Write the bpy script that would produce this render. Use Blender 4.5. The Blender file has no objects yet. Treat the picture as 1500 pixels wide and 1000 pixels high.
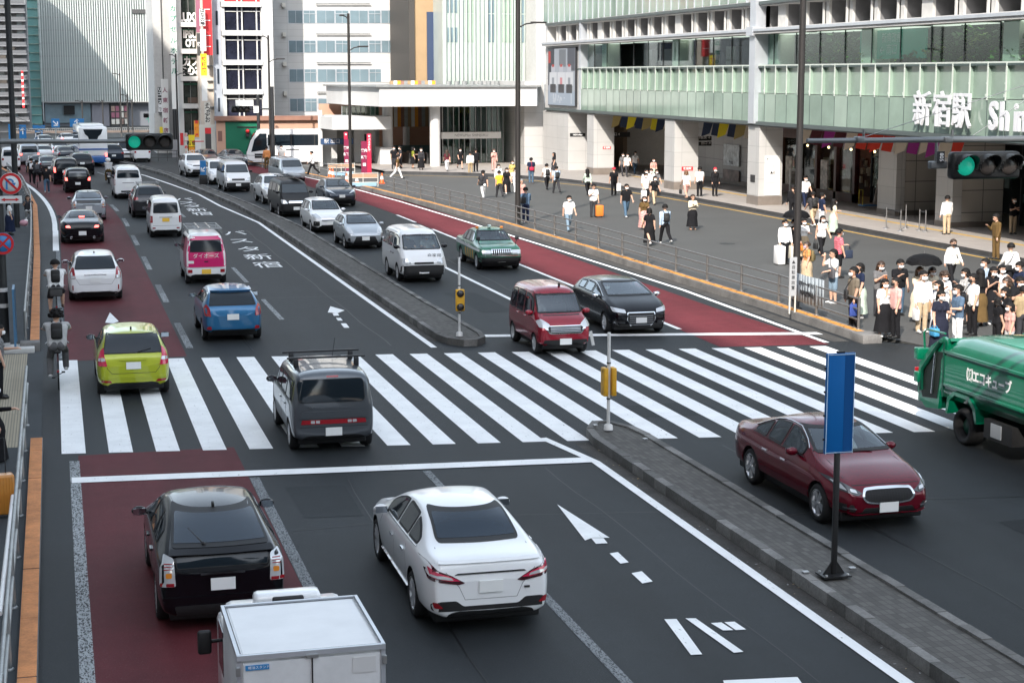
import bpy,bmesh,math,random
from mathutils import Vector,Matrix
from mathutils.bvhtree import BVHTree
random.seed(7)
R=math.radians
scene=bpy.context.scene
COL=scene.collection
FPX,HC=2500.0,7.5
PIT=math.atan((500-110)/FPX)
YAW=math.atan((750-75)/(FPX/math.cos(PIT)))
_fw=Vector((math.sin(YAW)*math.cos(PIT),math.cos(YAW)*math.cos(PIT),-math.sin(PIT)))
_rt=Vector((math.cos(YAW),-math.sin(YAW),0))
_up=_rt.cross(_fw)
def ray(px,py):return _fw*FPX+_rt*(px-750)+_up*(500-py)
def G(px,py,z=.0):
 d=ray(px,py);t=(z-HC)/d.z
 return Vector((0,0,HC))+d*t
def PY(px,py,Y):
 d=ray(px,py);t=Y/d.y
 return Vector((0,0,HC))+d*t
def PXp(px,py,X):
 d=ray(px,py);t=X/d.x
 return Vector((0,0,HC))+d*t
MATS={}
def mat(name,col,rough=.6,metal=.0,spec=.5,coat=.0,nz=None,bump=None,emit=None,flake=0):
 if name in MATS:return MATS[name]
 m=bpy.data.materials.new(name);m.use_nodes=True
 nt=m.node_tree;b=nt.nodes['Principled BSDF']
 b.inputs['Base Color'].default_value=(*col,1)
 b.inputs['Roughness'].default_value=rough
 b.inputs['Metallic'].default_value=metal
 b.inputs['Specular IOR Level'].default_value=spec
 b.inputs['Coat Weight'].default_value=coat
 b.inputs['Coat Roughness'].default_value=.03
 tc=None
 if nz:
  tc=nt.nodes.new('ShaderNodeTexCoord')
  last=None
  for sc,am in nz:
   n=nt.nodes.new('ShaderNodeTexNoise');n.inputs['Scale'].default_value=sc
   n.inputs['Detail'].default_value=4;n.inputs['Roughness'].default_value=.6
   nt.links.new(tc.outputs['Object'],n.inputs['Vector'])
   mr=nt.nodes.new('ShaderNodeMapRange')
   mr.inputs['From Min'].default_value=.3;mr.inputs['From Max'].default_value=.7
   mr.inputs['To Min'].default_value=1-am;mr.inputs['To Max'].default_value=1+am
   nt.links.new(n.outputs['Fac'],mr.inputs['Value'])
   if last is None:last=mr.outputs[0]
   else:
    mm=nt.nodes.new('ShaderNodeMath');mm.operation='MULTIPLY'
    nt.links.new(last,mm.inputs[0]);nt.links.new(mr.outputs[0],mm.inputs[1]);last=mm.outputs[0]
  vm=nt.nodes.new('ShaderNodeVectorMath');vm.operation='SCALE'
  vm.inputs[0].default_value=col
  nt.links.new(last,vm.inputs['Scale']);nt.links.new(vm.outputs[0],b.inputs['Base Color'])
 if bump:
  if tc is None:tc=nt.nodes.new('ShaderNodeTexCoord')
  n=nt.nodes.new('ShaderNodeTexNoise');n.inputs['Scale'].default_value=bump[0];n.inputs['Detail'].default_value=5
  nt.links.new(tc.outputs['Object'],n.inputs['Vector'])
  bp=nt.nodes.new('ShaderNodeBump');bp.inputs['Strength'].default_value=bump[1];bp.inputs['Distance'].default_value=.02
  nt.links.new(n.outputs['Fac'],bp.inputs['Height']);nt.links.new(bp.outputs[0],b.inputs['Normal'])
 if emit:
  b.inputs['Emission Color'].default_value=(*emit[0],1);b.inputs['Emission Strength'].default_value=emit[1]
 MATS[name]=m
 return m
def worn(name,col,cover,scale,rough=.7,sy=1.0):
 if name in MATS:return MATS[name]
 m=mat(name,col,rough,spec=.25,nz=[(1.5,.08)]);nt=m.node_tree
 b=nt.nodes['Principled BSDF'];out=nt.nodes['Material Output']
 tc=nt.nodes.new('ShaderNodeTexCoord');n=nt.nodes.new('ShaderNodeTexNoise')
 mp=nt.nodes.new('ShaderNodeMapping');mp.inputs['Scale'].default_value=(1,sy,1)
 n.inputs['Scale'].default_value=scale;n.inputs['Detail'].default_value=6;n.inputs['Roughness'].default_value=.75
 nt.links.new(tc.outputs['Object'],mp.inputs[0]);nt.links.new(mp.outputs[0],n.inputs['Vector'])
 r=nt.nodes.new('ShaderNodeValToRGB');r.color_ramp.elements[0].position=cover-.03;r.color_ramp.elements[1].position=cover+.03
 nt.links.new(n.outputs['Fac'],r.inputs[0])
 tr=nt.nodes.new('ShaderNodeBsdfTransparent');mx=nt.nodes.new('ShaderNodeMixShader')
 nt.links.new(r.outputs['Color'],mx.inputs[0]);nt.links.new(b.outputs[0],mx.inputs[1]);nt.links.new(tr.outputs[0],mx.inputs[2])
 nt.links.new(mx.outputs[0],out.inputs[0])
 return m
def tiled(name,col,joint,bw,bh,rough=.5,jw=.012,var=.06,axes='xz',coat=0):
 if name in MATS:return MATS[name]
 m=mat(name,col,rough,coat=coat);nt=m.node_tree;b=nt.nodes['Principled BSDF']
 tc=nt.nodes.new('ShaderNodeTexCoord');sp=nt.nodes.new('ShaderNodeSeparateXYZ');cb=nt.nodes.new('ShaderNodeCombineXYZ')
 nt.links.new(tc.outputs['Object'],sp.inputs[0])
 if axes=='auto':
  ad=nt.nodes.new('ShaderNodeMath');ad.operation='ADD'
  nt.links.new(sp.outputs['X'],ad.inputs[0]);nt.links.new(sp.outputs['Y'],ad.inputs[1])
  nt.links.new(ad.outputs[0],cb.inputs[0]);nt.links.new(sp.outputs['Z'],cb.inputs[1])
 else:
  nt.links.new(sp.outputs[axes[0].upper()],cb.inputs[0]);nt.links.new(sp.outputs[axes[1].upper()],cb.inputs[1])
 br=nt.nodes.new('ShaderNodeTexBrick');br.offset=0
 br.inputs['Scale'].default_value=1;br.inputs['Brick Width'].default_value=bw;br.inputs['Row Height'].default_value=bh
 br.inputs['Mortar Size'].default_value=jw;br.inputs['Mortar Smooth'].default_value=.1
 br.inputs['Color1'].default_value=(*[c*(1-var)for c in col],1);br.inputs['Color2'].default_value=(*[min(1,c*(1+var))for c in col],1)
 br.inputs['Mortar'].default_value=(*joint,1)
 nt.links.new(cb.outputs[0],br.inputs['Vector']);
 n=nt.nodes.new('ShaderNodeTexNoise');n.inputs['Scale'].default_value=.7;n.inputs['Detail'].default_value=5
 nt.links.new(tc.outputs['Object'],n.inputs['Vector'])
 mr=nt.nodes.new('ShaderNodeMapRange');mr.inputs['To Min'].default_value=.86;mr.inputs['To Max'].default_value=1.12
 nt.links.new(n.outputs['Fac'],mr.inputs['Value'])
 vm=nt.nodes.new('ShaderNodeVectorMath');vm.operation='SCALE'
 nt.links.new(br.outputs['Color'],vm.inputs[0]);nt.links.new(mr.outputs[0],vm.inputs['Scale'])
 nt.links.new(vm.outputs[0],b.inputs['Base Color'])
 return m
def glass(name,tint,amount,ior=1.5):
 if name in MATS:return MATS[name]
 m=bpy.data.materials.new(name);m.use_nodes=True;nt=m.node_tree
 nt.nodes.remove(nt.nodes['Principled BSDF']);out=nt.nodes['Material Output']
 lw=nt.nodes.new('ShaderNodeLayerWeight');lw.inputs[0].default_value=.5;fr=nt.nodes.new('ShaderNodeMath');fr.operation='POWER';fr.inputs[1].default_value=5;nt.links.new(lw.outputs['Facing'],fr.inputs[0]);amount+=((ior-1)/(ior+1))**2
 ad=nt.nodes.new('ShaderNodeMath');ad.operation='ADD';ad.inputs[1].default_value=amount
 nt.links.new(fr.outputs[0],ad.inputs[0])
 tr=nt.nodes.new('ShaderNodeBsdfTransparent');tr.inputs[0].default_value=(*tint,1)
 gl=nt.nodes.new('ShaderNodeBsdfGlossy');gl.inputs['Roughness'].default_value=.02;gl.inputs[0].default_value=(.9,.95,1,1)
 mx=nt.nodes.new('ShaderNodeMixShader')
 nt.links.new(ad.outputs[0],mx.inputs[0]);nt.links.new(tr.outputs[0],mx.inputs[1]);nt.links.new(gl.outputs[0],mx.inputs[2])
 nt.links.new(mx.outputs[0],out.inputs[0]);MATS[name]=m
 return m
WHITE=mat('white_paint',(.78,.78,.77),.45,nz=[(3,.04)])
BLACKM=mat('black_metal',(.018,.019,.022),.5)
DARK=mat('dark_plastic',(.012,.012,.013),.6)
RUBBER=mat('rubber',(.010,.010,.011),.85)
CHROME=mat('chrome',(.75,.76,.78),.12,1.0)
STEEL=mat('brushed_steel',(.42,.42,.42),.38,.9,nz=[(6,.1)])
GALV=mat('galvanised_steel',(.33,.34,.34),.5,.7,nz=[(4,.15)])
PLATE=mat('plate_white',(.80,.81,.80),.5)
PLATEY=mat('plate_yellow',(.85,.52,.06),.5)
LRED=mat('red_lens',(.30,.010,.018),.15,coat=1)
LREDON=mat('red_lens_lit',(.5,.02,.02),.2,emit=((1,.12,.10),1.6))
LWHITE=mat('clear_lens',(.62,.64,.66),.08,.3,coat=1)
LAMB=mat('amber_lens',(.75,.26,.03),.2,coat=1)
AGLASS=mat('car_glass_dark',(.010,.016,.022),.04,spec=.4)
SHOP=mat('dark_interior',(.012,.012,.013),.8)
LETW=mat('white_lettering',(.8,.8,.8),.5)
LETK=mat('black_lettering',(.02,.02,.022),.6)
class MB:
 def __init__(self):self.v=[];self.f=[];self.m=[];self.mats=[];self.sm=[]
 def mi(self,m):
  if m not in self.mats:self.mats.append(m)
  return self.mats.index(m)
 def add(self,vs,fs,m,smooth=False):
  o=len(self.v);self.v+=[tuple(v)for v in vs];k=self.mi(m)
  for f in fs:self.f.append([i+o for i in f]);self.m.append(k);self.sm.append(smooth)
 def quad(self,a,b,c,d,m):self.add([a,b,c,d],[(0,1,2,3)],m)
 def box(self,x0,x1,y0,y1,z0,z1,m,T=None):
  if x1<x0:x0,x1=x1,x0
  if y1<y0:y0,y1=y1,y0
  if z1<z0:z0,z1=z1,z0
  vs=[Vector((x,y,z))for z in(z0,z1)for y in(y0,y1)for x in(x0,x1)]
  if T:vs=[T@v for v in vs]
  self.add(vs,[(0,2,3,1),(4,5,7,6),(0,1,5,4),(2,6,7,3),(0,4,6,2),(1,3,7,5)],m)
 def cbox(self,x0,x1,y0,y1,z0,z1,m,c=.02,T=None):
  bm=bmesh.new();bmesh.ops.create_cube(bm,size=1)
  for v in bm.verts:v.co=Vector(((x0+x1)/2+v.co.x*(x1-x0),(y0+y1)/2+v.co.y*(y1-y0),(z0+z1)/2+v.co.z*(z1-z0)))
  bmesh.ops.bevel(bm,geom=bm.edges[:],offset=c,segments=2,affect='EDGES',profile=.5)
  self.bm(bm,m,T,True);bm.free()
 def bm(self,bm,m,T=None,smooth=False):
  bm.verts.index_update()
  self.add([(T@v.co)if T else v.co.copy()for v in bm.verts],[[v.index for v in f.verts]for f in bm.faces],m,smooth)
 def prism(self,pts,n,m,smooth=False):
  n=Vector(n);pts=[Vector(p)for p in pts];k=len(pts)
  vs=pts+[p+n for p in pts]
  nrm=Vector((0,0,0))
  for i in range(k):nrm+=(pts[i]-pts[0]).cross(pts[(i+1)%k]-pts[0])
  fs=[tuple(range(k-1,-1,-1)),tuple(range(k,2*k))]+[(i,(i+1)%k,(i+1)%k+k,i+k)for i in range(k)]
  if nrm.dot(n)<0:fs=[f[::-1]for f in fs]
  self.add(vs,fs,m,smooth)
 def tube(self,pts,r,m,n=8,r2=None,cap=True):
  pts=[Vector(p)for p in pts];vs=[];fs=[];k=len(pts)
  for i,p in enumerate(pts):
   d=(pts[min(i+1,k-1)]-pts[max(i-1,0)]).normalized()
   a=Vector((0,0,1))if abs(d.z)<.9 else Vector((1,0,0))
   u=d.cross(a).normalized();w=d.cross(u)
   rr=r if r2 is None else r+(r2-r)*i/(k-1)
   vs+=[p+(u*math.cos(t)+w*math.sin(t))*rr for t in[2*math.pi*j/n for j in range(n)]]
  for i in range(k-1):
   for j in range(n):
    a,b=i*n+j,i*n+(j+1)%n
    fs.append((a,a+n,b+n,b))
  self.add(vs,fs,m,True)
  if cap:
   self.add(vs[:n],[tuple(range(n))],m);self.add(vs[-n:],[tuple(range(n-1,-1,-1))],m)
 def lathe(self,prof,m,T=None,n=20,smooth=True):
  vs=[];fs=[]
  for r,z in prof:
   for j in range(n):
    t=2*math.pi*j/n;v=Vector((r*math.cos(t),r*math.sin(t),z));vs.append(T@v if T else v)
  for i in range(len(prof)-1):
   for j in range(n):
    a,b=i*n+j,i*n+(j+1)%n;fs.append((a,b,b+n,a+n))
  self.add(vs,fs,m,smooth)
 def ball(self,c,r,m,sc=(1,1,1),n=12,T=None):
  prof=[(math.sin(math.pi*i/n)*r+1e-5,-math.cos(math.pi*i/n)*r)for i in range(n+1)]
  S=Matrix.Translation(Vector(c))@Matrix.Diagonal((*sc,1))
  self.lathe(prof,m,(T@S)if T else S,n=n+2)
 def build(self,name,parent=None,loc=None):
  me=bpy.data.meshes.new(name)
  vs=self.v
  o=bpy.data.objects.new(name,me)
  if loc is not None:
   L=Vector(loc);vs=[tuple(Vector(v)-L)for v in vs];o.location=L
  me.from_pydata(vs,[],self.f)
  for m in self.mats:me.materials.append(m)
  me.polygons.foreach_set('material_index',self.m);me.polygons.foreach_set('use_smooth',self.sm)
  me.update();COL.objects.link(o)
  if parent:o.parent=parent
  return o
def one(name,fn,parent=None,loc=None):
 m=MB();fn(m);return m.build(name,parent,loc)
def empty(name,loc=(0,0,0),rz=.0):
 o=bpy.data.objects.new(name,None);o.location=loc;o.rotation_euler=(0,0,rz);o.empty_display_size=.3;COL.objects.link(o);return o
def tag(o,label,cat,group=None):
 o['label']=label;o['category']=cat
 if group:o['group']=group
 return o
def struct(o):o['kind']='structure';return o
def copy_tree(o,parent=None):
 c=o.copy();COL.objects.link(c);c.parent=parent
 for ch in list(o.children):copy_tree(ch,c)
 return c
def text_mesh(mb,s,size,m,T,depth=.0,align='CENTER',sx=1.0,bold=.0):
 cu=bpy.data.curves.new('lettering','FONT');cu.body=s;cu.size=size;cu.align_x=align;cu.align_y='CENTER'
 cu.extrude=depth;cu.offset=bold;cu.resolution_u=3
 ob=bpy.data.objects.new('lettering',cu);COL.objects.link(ob)
 dg=bpy.context.evaluated_depsgraph_get();dg.update()
 me=ob.evaluated_get(dg).to_mesh()
 S=T@Matrix.Diagonal((sx,1,1,1))
 mb.add([S@v.co for v in me.vertices],[list(p.vertices)for p in me.polygons],m)
 ob.evaluated_get(dg).to_mesh_clear();bpy.data.objects.remove(ob);bpy.data.curves.remove(cu)
def frame(o,u,v):
 u=Vector(u).normalized();v=Vector(v).normalized();w=u.cross(v)
 M_=Matrix((u,v,w)).transposed().to_4x4();M_.translation=Vector(o);return M_
def FACE_S(x,y,z):return frame((x,y,z),(1,0,0),(0,0,1))
def FACE_W(x,y,z):return frame((x,y,z),(0,-1,0),(0,0,1))
def asphalt(name,col,streak,rough=.7,spec=.3):
 m=mat(name,col,rough,spec=spec,nz=[(.22,.16),(2.2,.10),(45,.12),(260,.16)],bump=(150,.35));nt=m.node_tree;b=nt.nodes['Principled BSDF']
 l=b.inputs['Base Color'].links[0];src=l.from_socket
 tc=nt.nodes.new('ShaderNodeTexCoord');mp=nt.nodes.new('ShaderNodeMapping');mp.inputs['Scale'].default_value=(.75,.03,1);n=nt.nodes.new('ShaderNodeTexNoise');n.inputs['Scale'].default_value=1;n.inputs['Detail'].default_value=5
 nt.links.new(tc.outputs['Object'],mp.inputs[0]);nt.links.new(mp.outputs[0],n.inputs['Vector'])
 mr=nt.nodes.new('ShaderNodeMapRange');mr.inputs['From Min'].default_value=.3;mr.inputs['From Max'].default_value=.7;mr.inputs['To Min'].default_value=1-streak;mr.inputs['To Max'].default_value=1+streak
 nt.links.new(n.outputs['Fac'],mr.inputs['Value']);vm=nt.nodes.new('ShaderNodeVectorMath');vm.operation='SCALE';nt.links.new(src,vm.inputs[0]);nt.links.new(mr.outputs[0],vm.inputs['Scale'])
 n2=nt.nodes.new('ShaderNodeTexNoise');n2.inputs['Scale'].default_value=42;n2.inputs['Detail'].default_value=3;nt.links.new(tc.outputs['Object'],n2.inputs['Vector'])
 m2=nt.nodes.new('ShaderNodeMapRange');m2.inputs['From Min'].default_value=.62;m2.inputs['From Max'].default_value=.74;m2.inputs['To Max'].default_value=.05;nt.links.new(n2.outputs['Fac'],m2.inputs['Value'])
 va=nt.nodes.new('ShaderNodeVectorMath');nt.links.new(vm.outputs[0],va.inputs[0]);nt.links.new(m2.outputs[0],va.inputs[1]);nt.links.new(va.outputs[0],b.inputs['Base Color']);return m
ASPH=asphalt('asphalt',(.0150,.0180,.0205),.30,.68,.33)
PLAZA=mat('plaza_asphalt',(.070,.070,.068),.75,spec=.4,nz=[(.3,.08),(110,.14)],bump=(150,.2))
REDL=asphalt('red_bus_lane',(.086,.0150,.0195),.28,.74,.24)
MARK=worn('road_white',(.80,.81,.81),.655,22,sy=.3)
KERBC=mat('kerb_concrete',(.16,.155,.15),.85,nz=[(1.2,.3),(25,.15)],bump=(40,.3))
KERBO=mat('kerb_orange',(.50,.20,.07),.8,nz=[(3,.25),(30,.15)])
PAVE=tiled('station_paving',(.33,.30,.275),(.2,.18,.17),.6,.6,.7,.01,.05,'xy')
ISL=tiled('island_blocks',(.088,.084,.078),(.05,.047,.045),.1,.2,.9,.006,.25,'xy')
SIDEW=mat('pavement_grey',(.055,.061,.066),.85,spec=.2,nz=[(.6,.12),(60,.12)])
def sheet(name,polys,m,z,parent=None,st=True):
 b=MB()
 for p in polys:
  p=[Vector((q[0],q[1],z))for q in p]
  n=Vector((0,0,0))
  for i in range(len(p)):n+=(p[i]-p[0]).cross(p[(i+1)%len(p)]-p[0])
  if n.z<0:p=p[::-1]
  b.add(p,[tuple(range(len(p)))],m)
 o=b.build(name,parent)
 return struct(o)if st else o
def strip(line,w,close=False):
 out=[];L=[Vector((p[0],p[1],0))for p in line];n=len(L);off=[]
 for i in range(n):
  d=(L[min(i+1,n-1)]-L[max(i-1,0)]).normalized();off.append(Vector((-d.y,d.x,0))*(w/2))
 for i in range(n-1):out.append([L[i]+off[i],L[i+1]+off[i+1],L[i+1]-off[i+1],L[i]-off[i]])
 return out
road=sheet('road',[[(-400,-60),(500,-60),(500,1500),(-400,1500)]],ASPH,0)
def bend(x,y):
 if y<88:return x
 t=y-88;return x-.0016*t*t+.000004*t**3
def line(x,y0,y1,step=4.0):
 n=max(1,int(abs(y1-y0)/step));return[(bend(x,y0+(y1-y0)*i/n),y0+(y1-y0)*i/n)for i in range(n+1)]
def band(xa,xb,y0,y1):
 a=line(xa,y0,y1);b=line(xb,y0,y1);return[[a[i],b[i],b[i+1],a[i+1]]for i in range(len(a)-1)]
sheet('bus_lane_surface',band(.22,3.30,-20,34.4)+band(.10,3.24,46.2,175),REDL,.004)
REDR=asphalt('red_bus_lane_newer',(.125,.0245,.031),.16,.85,.15)
sheet('bus_lane_surface',band(17.85,20.6,50.5,150)+[[(17.75,44.0),(20.9,43.6),(20.7,50.5),(17.85,50.5)]],REDR,.004)
def ybot(x):return 34.63+(x+.1)*(32.1-34.63)/17.84
def ytop(x):return 46.32+(x-.08)*(43.46-46.32)/19.7
st=[]
for k in range(24):
 x0=-.10+.922*k
 if x0>21:break
 x1=x0+.47
 st.append([(x0,ybot(x0)),(x1,ybot(x1)),(x1,ytop(x1)),(x0,ytop(x0))])
sheet('crossing_stripes',st,MARK,.008)
sheet('stop_line',[[(.07,32.0),(10.0,31.15),(10.0,31.6),(.07,32.45)],[(11.75,47.4),(21.5,45.3),(21.5,45.75),(11.75,47.85)]],MARK,.016)
W1=worn('worn_white_line',(.32,.34,.35),.53,38,sy=.35)
W2=worn('very_worn_white_line',(.20,.215,.225),.54,60,sy=.3)
sheet('edge_line',strip(line(.14,-20,33.9),.19),W1,.008)
sheet('edge_line',strip(line(-.02,46.6,76),.16),W2,.008)
sheet('edge_line',strip(line(-.10,76,86),.26)+strip(line(-.12,86,170),.24),MARK,.008)
sheet('lane_line',strip(line(3.40,-20,31.6),.18),W2,.008)
d3=[];d4=[]
for k in range(14):
 y=47.6+k*10
 d3+=strip(line(3.42,y,y+2.4),.2);d4+=strip(line(3.42,y+2.4,y+5),.2)
sheet('lane_line',d3,W1,.008);sheet('lane_line',d4,W2,.008)
sheet('lane_line',strip(line(6.65,-20,31.3),.15),W2,.008)
d5=[]
for k in range(14):
 y=52.5+k*10;d5+=strip(line(6.62,y,y+5),.16)
sheet('lane_line',d5,W1,.008)
sheet('centre_line',strip([(9.62,33.6)]+line(10.02,31.2,-20),.18),MARK,.012)
sheet('centre_line',strip(line(10.0,45.9,88)+[(9.15,100),(8.75,110),(7.7,121),(6.6,131.3),(5.0,143),(3,156)],.17),MARK,.012)
sheet('lane_line',strip(line(14.72,48,66),.16),MARK,.008)
d6=[]
for k in range(1,8):
 y=66+k*10;d6+=strip(line(14.72,y,y+5),.15)
d6+=strip(line(14.3,20.8,22.2),.16)+strip(line(14.45,18.2,19.4),.16)
sheet('lane_line',d6,MARK,.008)
sheet('lane_line',strip(line(17.82,47.4,82),.16)+strip(line(17.82,86,91),.15),MARK,.012)
sheet('edge_line',strip([(20.95,43.9),(21.25,56.2),(20.95,70),(20.3,90),(19.9,101),(18.9,118),(17.2,134)],.17),MARK,.012)
def arrow(x,y,L,w,stem):
 p=[[(x-w/2,y-L),(x,y),(x+w/2,y-L),(x+w*.12,y-L*.86),(x-w*.12,y-L*.86)]]
 return[[(x,y),(x-w/2,y-L),(x,y-L*.86)],[(x,y),(x,y-L*.86),(x+w/2,y-L)]]+stem
GP=lambda pls:[[tuple(G(*q)[:2])for q in pl]for pl in pls]
sheet('arrow_marking',GP([[(816,739),(868,788),(857,792)],[(816,739),(893,788),(868,788)],[(866,788.5),(884,788.5),(890,796),(873,797)],[(893,811),(905,809),(921,824),(909,826)],[(925,840),(940,837),(956,852),(941,855)]]),MARK,.012)
sheet('arrow_marking',[[tuple(G(*q)[:2])for q in((161,458),(174,471),(166,474),(154,473))]],MARK,.012)
sheet('arrow_marking',[[tuple(G(*q)[:2])for q in pl]for pl in([(484,449),(505,455),(495,459)],[(484,449),(495,459),(480,458)],[(487,459),(494,458.5),(497,462.5),(489,463)],[(492,466),(499,466),(502,470),(495,470)],[(499,474),(507,474),(512,480.5),(504,480.5)])],MARK,.012)
def road_text(s,pts,size,stretch):
 b=MB()
 for ch,q in zip(s,pts):
  g=G(*q);T=Matrix.Translation((g.x,g.y,.012))@Matrix.Diagonal((1,stretch,1,1));text_mesh(b,ch,size,MARK,T,bold=.004)
 struct(b.build('road_lettering'))
road_text('バスタ新宿',[(344,342),(353,353.5),(366,365.5),(379,377),(393,388.5)],1.22,1.9)
road_text('バスタ新宿',[(269,292.5),(274.5,297.5),(282,302.5),(289,308),(297,313.5)],1.22,2.0)
BA=GP([[(973,907.4),(991,907),(1028.7,958.8),(1012,959.7)],[(1004,906),(1019,906),(1089,955),(1075,956.5)],[(1041,913),(1056.7,912),(1074.4,923.3),(1059,923.8)],[(1061,911.6),(1076,911),(1093,922.4),(1077.7,923.3)],[(1059,997),(1168,992),(1176,1003),(1062,1005)],[(1140,1003),(1176,1003),(1130,1060),(1100,1060)]])
sheet('road_lettering',BA,MARK,.012)
def island(name,left,right,z=.17):
 ring=[Vector((p[0],p[1],0))for p in left]+[Vector((p[0],p[1],0))for p in right[::-1]];n=len(ring);k=.16;pts=[]
 for i in range(n):
  a,c=ring[i],ring[(i+1)%n];L=(c-a).length;q=max(1,int(L/.6));pts+=[a.lerp(c,j/q)for j in range(q)]
 n=len(pts);ar=sum(pts[i].x*pts[(i+1)%n].y-pts[(i+1)%n].x*pts[i].y for i in range(n));sg=1 if ar>0 else-1;inn=[]
 for i in range(n):
  d=(pts[(i+1)%n]-pts[i-1]).normalized();inn.append(pts[i]+Vector((-d.y,d.x,0))*k*sg)
 b=MB();tones=[mat('kerb_block_'+w,tuple(c*f for c in(.165,.162,.156)),.9,spec=.25,nz=[(1.5,.25),(25,.18)],bump=(40,.3))for w,f in(('dark',.72),('mid',.95),('pale',1.2))]
 for i in range(n):
  j=(i+1)%n;e=random.uniform(-.008,.008);g=.006/max(.02,(pts[j]-pts[i]).length)
  q=[pts[i].lerp(pts[j],g),pts[j].lerp(pts[i],g),inn[j].lerp(inn[i],g),inn[i].lerp(inn[j],g)]
  b.prism([p+Vector((0,0,-.02))for p in q],(0,0,z+.04+e),random.choice(tones))
 h=n//2;Lh=len(left)
 b.add([p+Vector((0,0,z-.02))for p in pts],[tuple(range(n))if sg>0 else tuple(range(n-1,-1,-1))],ISL)
 jn=[pts[i].lerp(inn[i],.12)for i in range(n)];b.add([p+Vector((0,0,z-.03))for p in jn]+[p+Vector((0,0,-.02))for p in jn],[(i,(i+1)%n,(i+1)%n+n,i+n)for i in range(n)],mat('joint_dark',(.03,.03,.03),.9))
 return struct(b.build(name))
near_L=[(10.44,-20)]+[(10.42,y)for y in(0,12,24,32.6)]+[(10.55,33.5),(10.9,34.2)]
near_R=[(11.66,-20)]+[(11.66,y)for y in(0,12,24,32.6)]+[(11.58,33.5),(11.3,34.2)]
island('traffic_island',near_L,near_R)
far_L=[(10.85,45.9),(10.5,46.4),(10.35,47.3)]+[(10.35,y)for y in(55,65,75,84)]+[(10.15,92),(9.95,99),(9.05,113),(7.9,131),(6.4,143),(4.6,156)]
far_R=[(11.25,45.9),(11.6,46.4),(11.72,47.3)]+[(11.62,y)for y in(55,65,75,84)]+[(11.2,92),(10.9,99),(9.9,113),(8.6,131),(7.0,143),(5.2,156)]
island('traffic_island',far_L,far_R)
GUT=mat('dirty_gutter',(.05,.047,.043),.95,nz=[(2,.35),(30,.3)])
sheet('gutter',strip([(10.27,-20),(10.27,33)],.28)+strip([(10.22,47),(10.22,84),(9.85,99),(8.95,113),(7.8,131)],.24)+strip([(21.45,44),(21.75,56),(21.5,70),(20.85,90),(20.45,101),(19.5,118)],.5),GUT,.004)
ZP=.16
edge=[(22.35,44.2),(22.45,51),(22.3,60),(22.2,69),(21.85,82),(21.2,95),(20.4,107),(19.2,121),(17.6,136),(15.4,152)]
pz=[[edge[i],edge[i+1],(37.2,edge[i+1][1]),(37.2,edge[i][1])]for i in range(len(edge)-1)]
pz.append([(25.5,-20),(37.6,-20),(37.6,44.2),(23.9,44.2)])
pz.append([edge[-1],(70,152),(70,170),(13,170)])
sheet('plaza',pz[:9]+pz[10:],PLAZA,ZP)
rp_=MB();rp_.add([(22.35,44.2,ZP),(23.4,42.6,.006),(22.35,44.2,-.02)],[(0,1,2),(2,1,0)],PLAZA);rp_.add([(22.35,44.2,ZP),(37.2,44.2,ZP),(37.2,39.5,.006),(23.4,42.6,.006)],[(0,3,2,1)],PLAZA);rp_.add([(23.4,42.6,.006),(37.2,39.5,.006),(37.2,-20,.006),(27,-20,.006)],[(0,3,2,1)],PLAZA);struct(rp_.build('plaza'))
def kerb(pts,w,z0,z1,m,mtop,split=.6,topw=None,name='kerb'):
 b=MB()
 for i in range(len(pts)-1):
  a,c=Vector((*pts[i],0)),Vector((*pts[i+1],0));d=(c-a).normalized();nn=Vector((d.y,-d.x,0))*w
  L=(c-a).length;n=max(1,int(L/split))
  for s in range(n):
   p0=a+d*(L*s/n);p1=a+d*(L*(s+1)/n-.012)
   j=random.uniform(-.006,.006)
   q=[p0,p1,p1+nn,p0+nn]
   b.prism([v+Vector((0,0,z0))for v in q],(0,0,z1-z0+j),m)
   if mtop:
    q2=[p0+nn*.06,p1+nn*.06,p1+nn*.8,p0+nn*.8]if topw is None else[p0+nn*topw[0],p1+nn*topw[0],p1+nn*topw[1],p0+nn*topw[1]]
    b.prism([v+Vector((0,0,z1+j))for v in q2],(0,0,.006),mtop)
 return struct(b.build(name))
KO2=worn('worn_orange_line',(.60,.27,.06),.56,5)
kerb([(x-.45,y)for x,y in edge],.45,-.02,.24,KERBC,KO2,topw=(.25,.8))
one('kerb',lambda b:b.cbox(21.85,22.45,43.45,44.2,-.02,.25,KERBC,.02))['kind']='structure'
TACT=tiled('tactile_yellow',(.50,.33,.09),(.35,.22,.06),.3,.3,.8,.01,.12,'xy')
sheet('tactile_paving',[[(23.6,42.3),(26.4,41.2),(26.4,40.6),(23.6,41.6)]],TACT,.06)
YEL=worn('yellow_line',(.55,.34,.08),.60,6)
sheet('yellow_line',strip([(36.45,40),(36.3,74),(36.0,88),(35.6,98),(34.7,108),(32.6,115.5),(29.6,121),(26,124),(21,126.5)],.17),YEL,ZP+.004)
step=[(36.9,-20),(36.8,70),(36.6,88),(36.4,98),(35.6,108),(34.2,115),(32.0,120),(29,124),(24,127)]
sp=[[step[i],step[i+1],(60,step[i+1][1]),(60,step[i][1])]for i in range(len(step)-1)]
sp.append([(24,127),(60,127),(60,152),(22,152)])
ZS=.36
sheet('station_pavement',sp,PAVE,ZS)
STEPD=mat('step_stone',(.045,.045,.047),.5,nz=[(2,.3)])
kerb([(x-.06,y)for x,y in step],.06,.1,ZS+.004,STEPD,None,split=2.0)
TL=tiled('tactile_line',(.52,.34,.10),(.35,.22,.06),.3,.3,.8,.012,.1,'xy')
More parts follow.
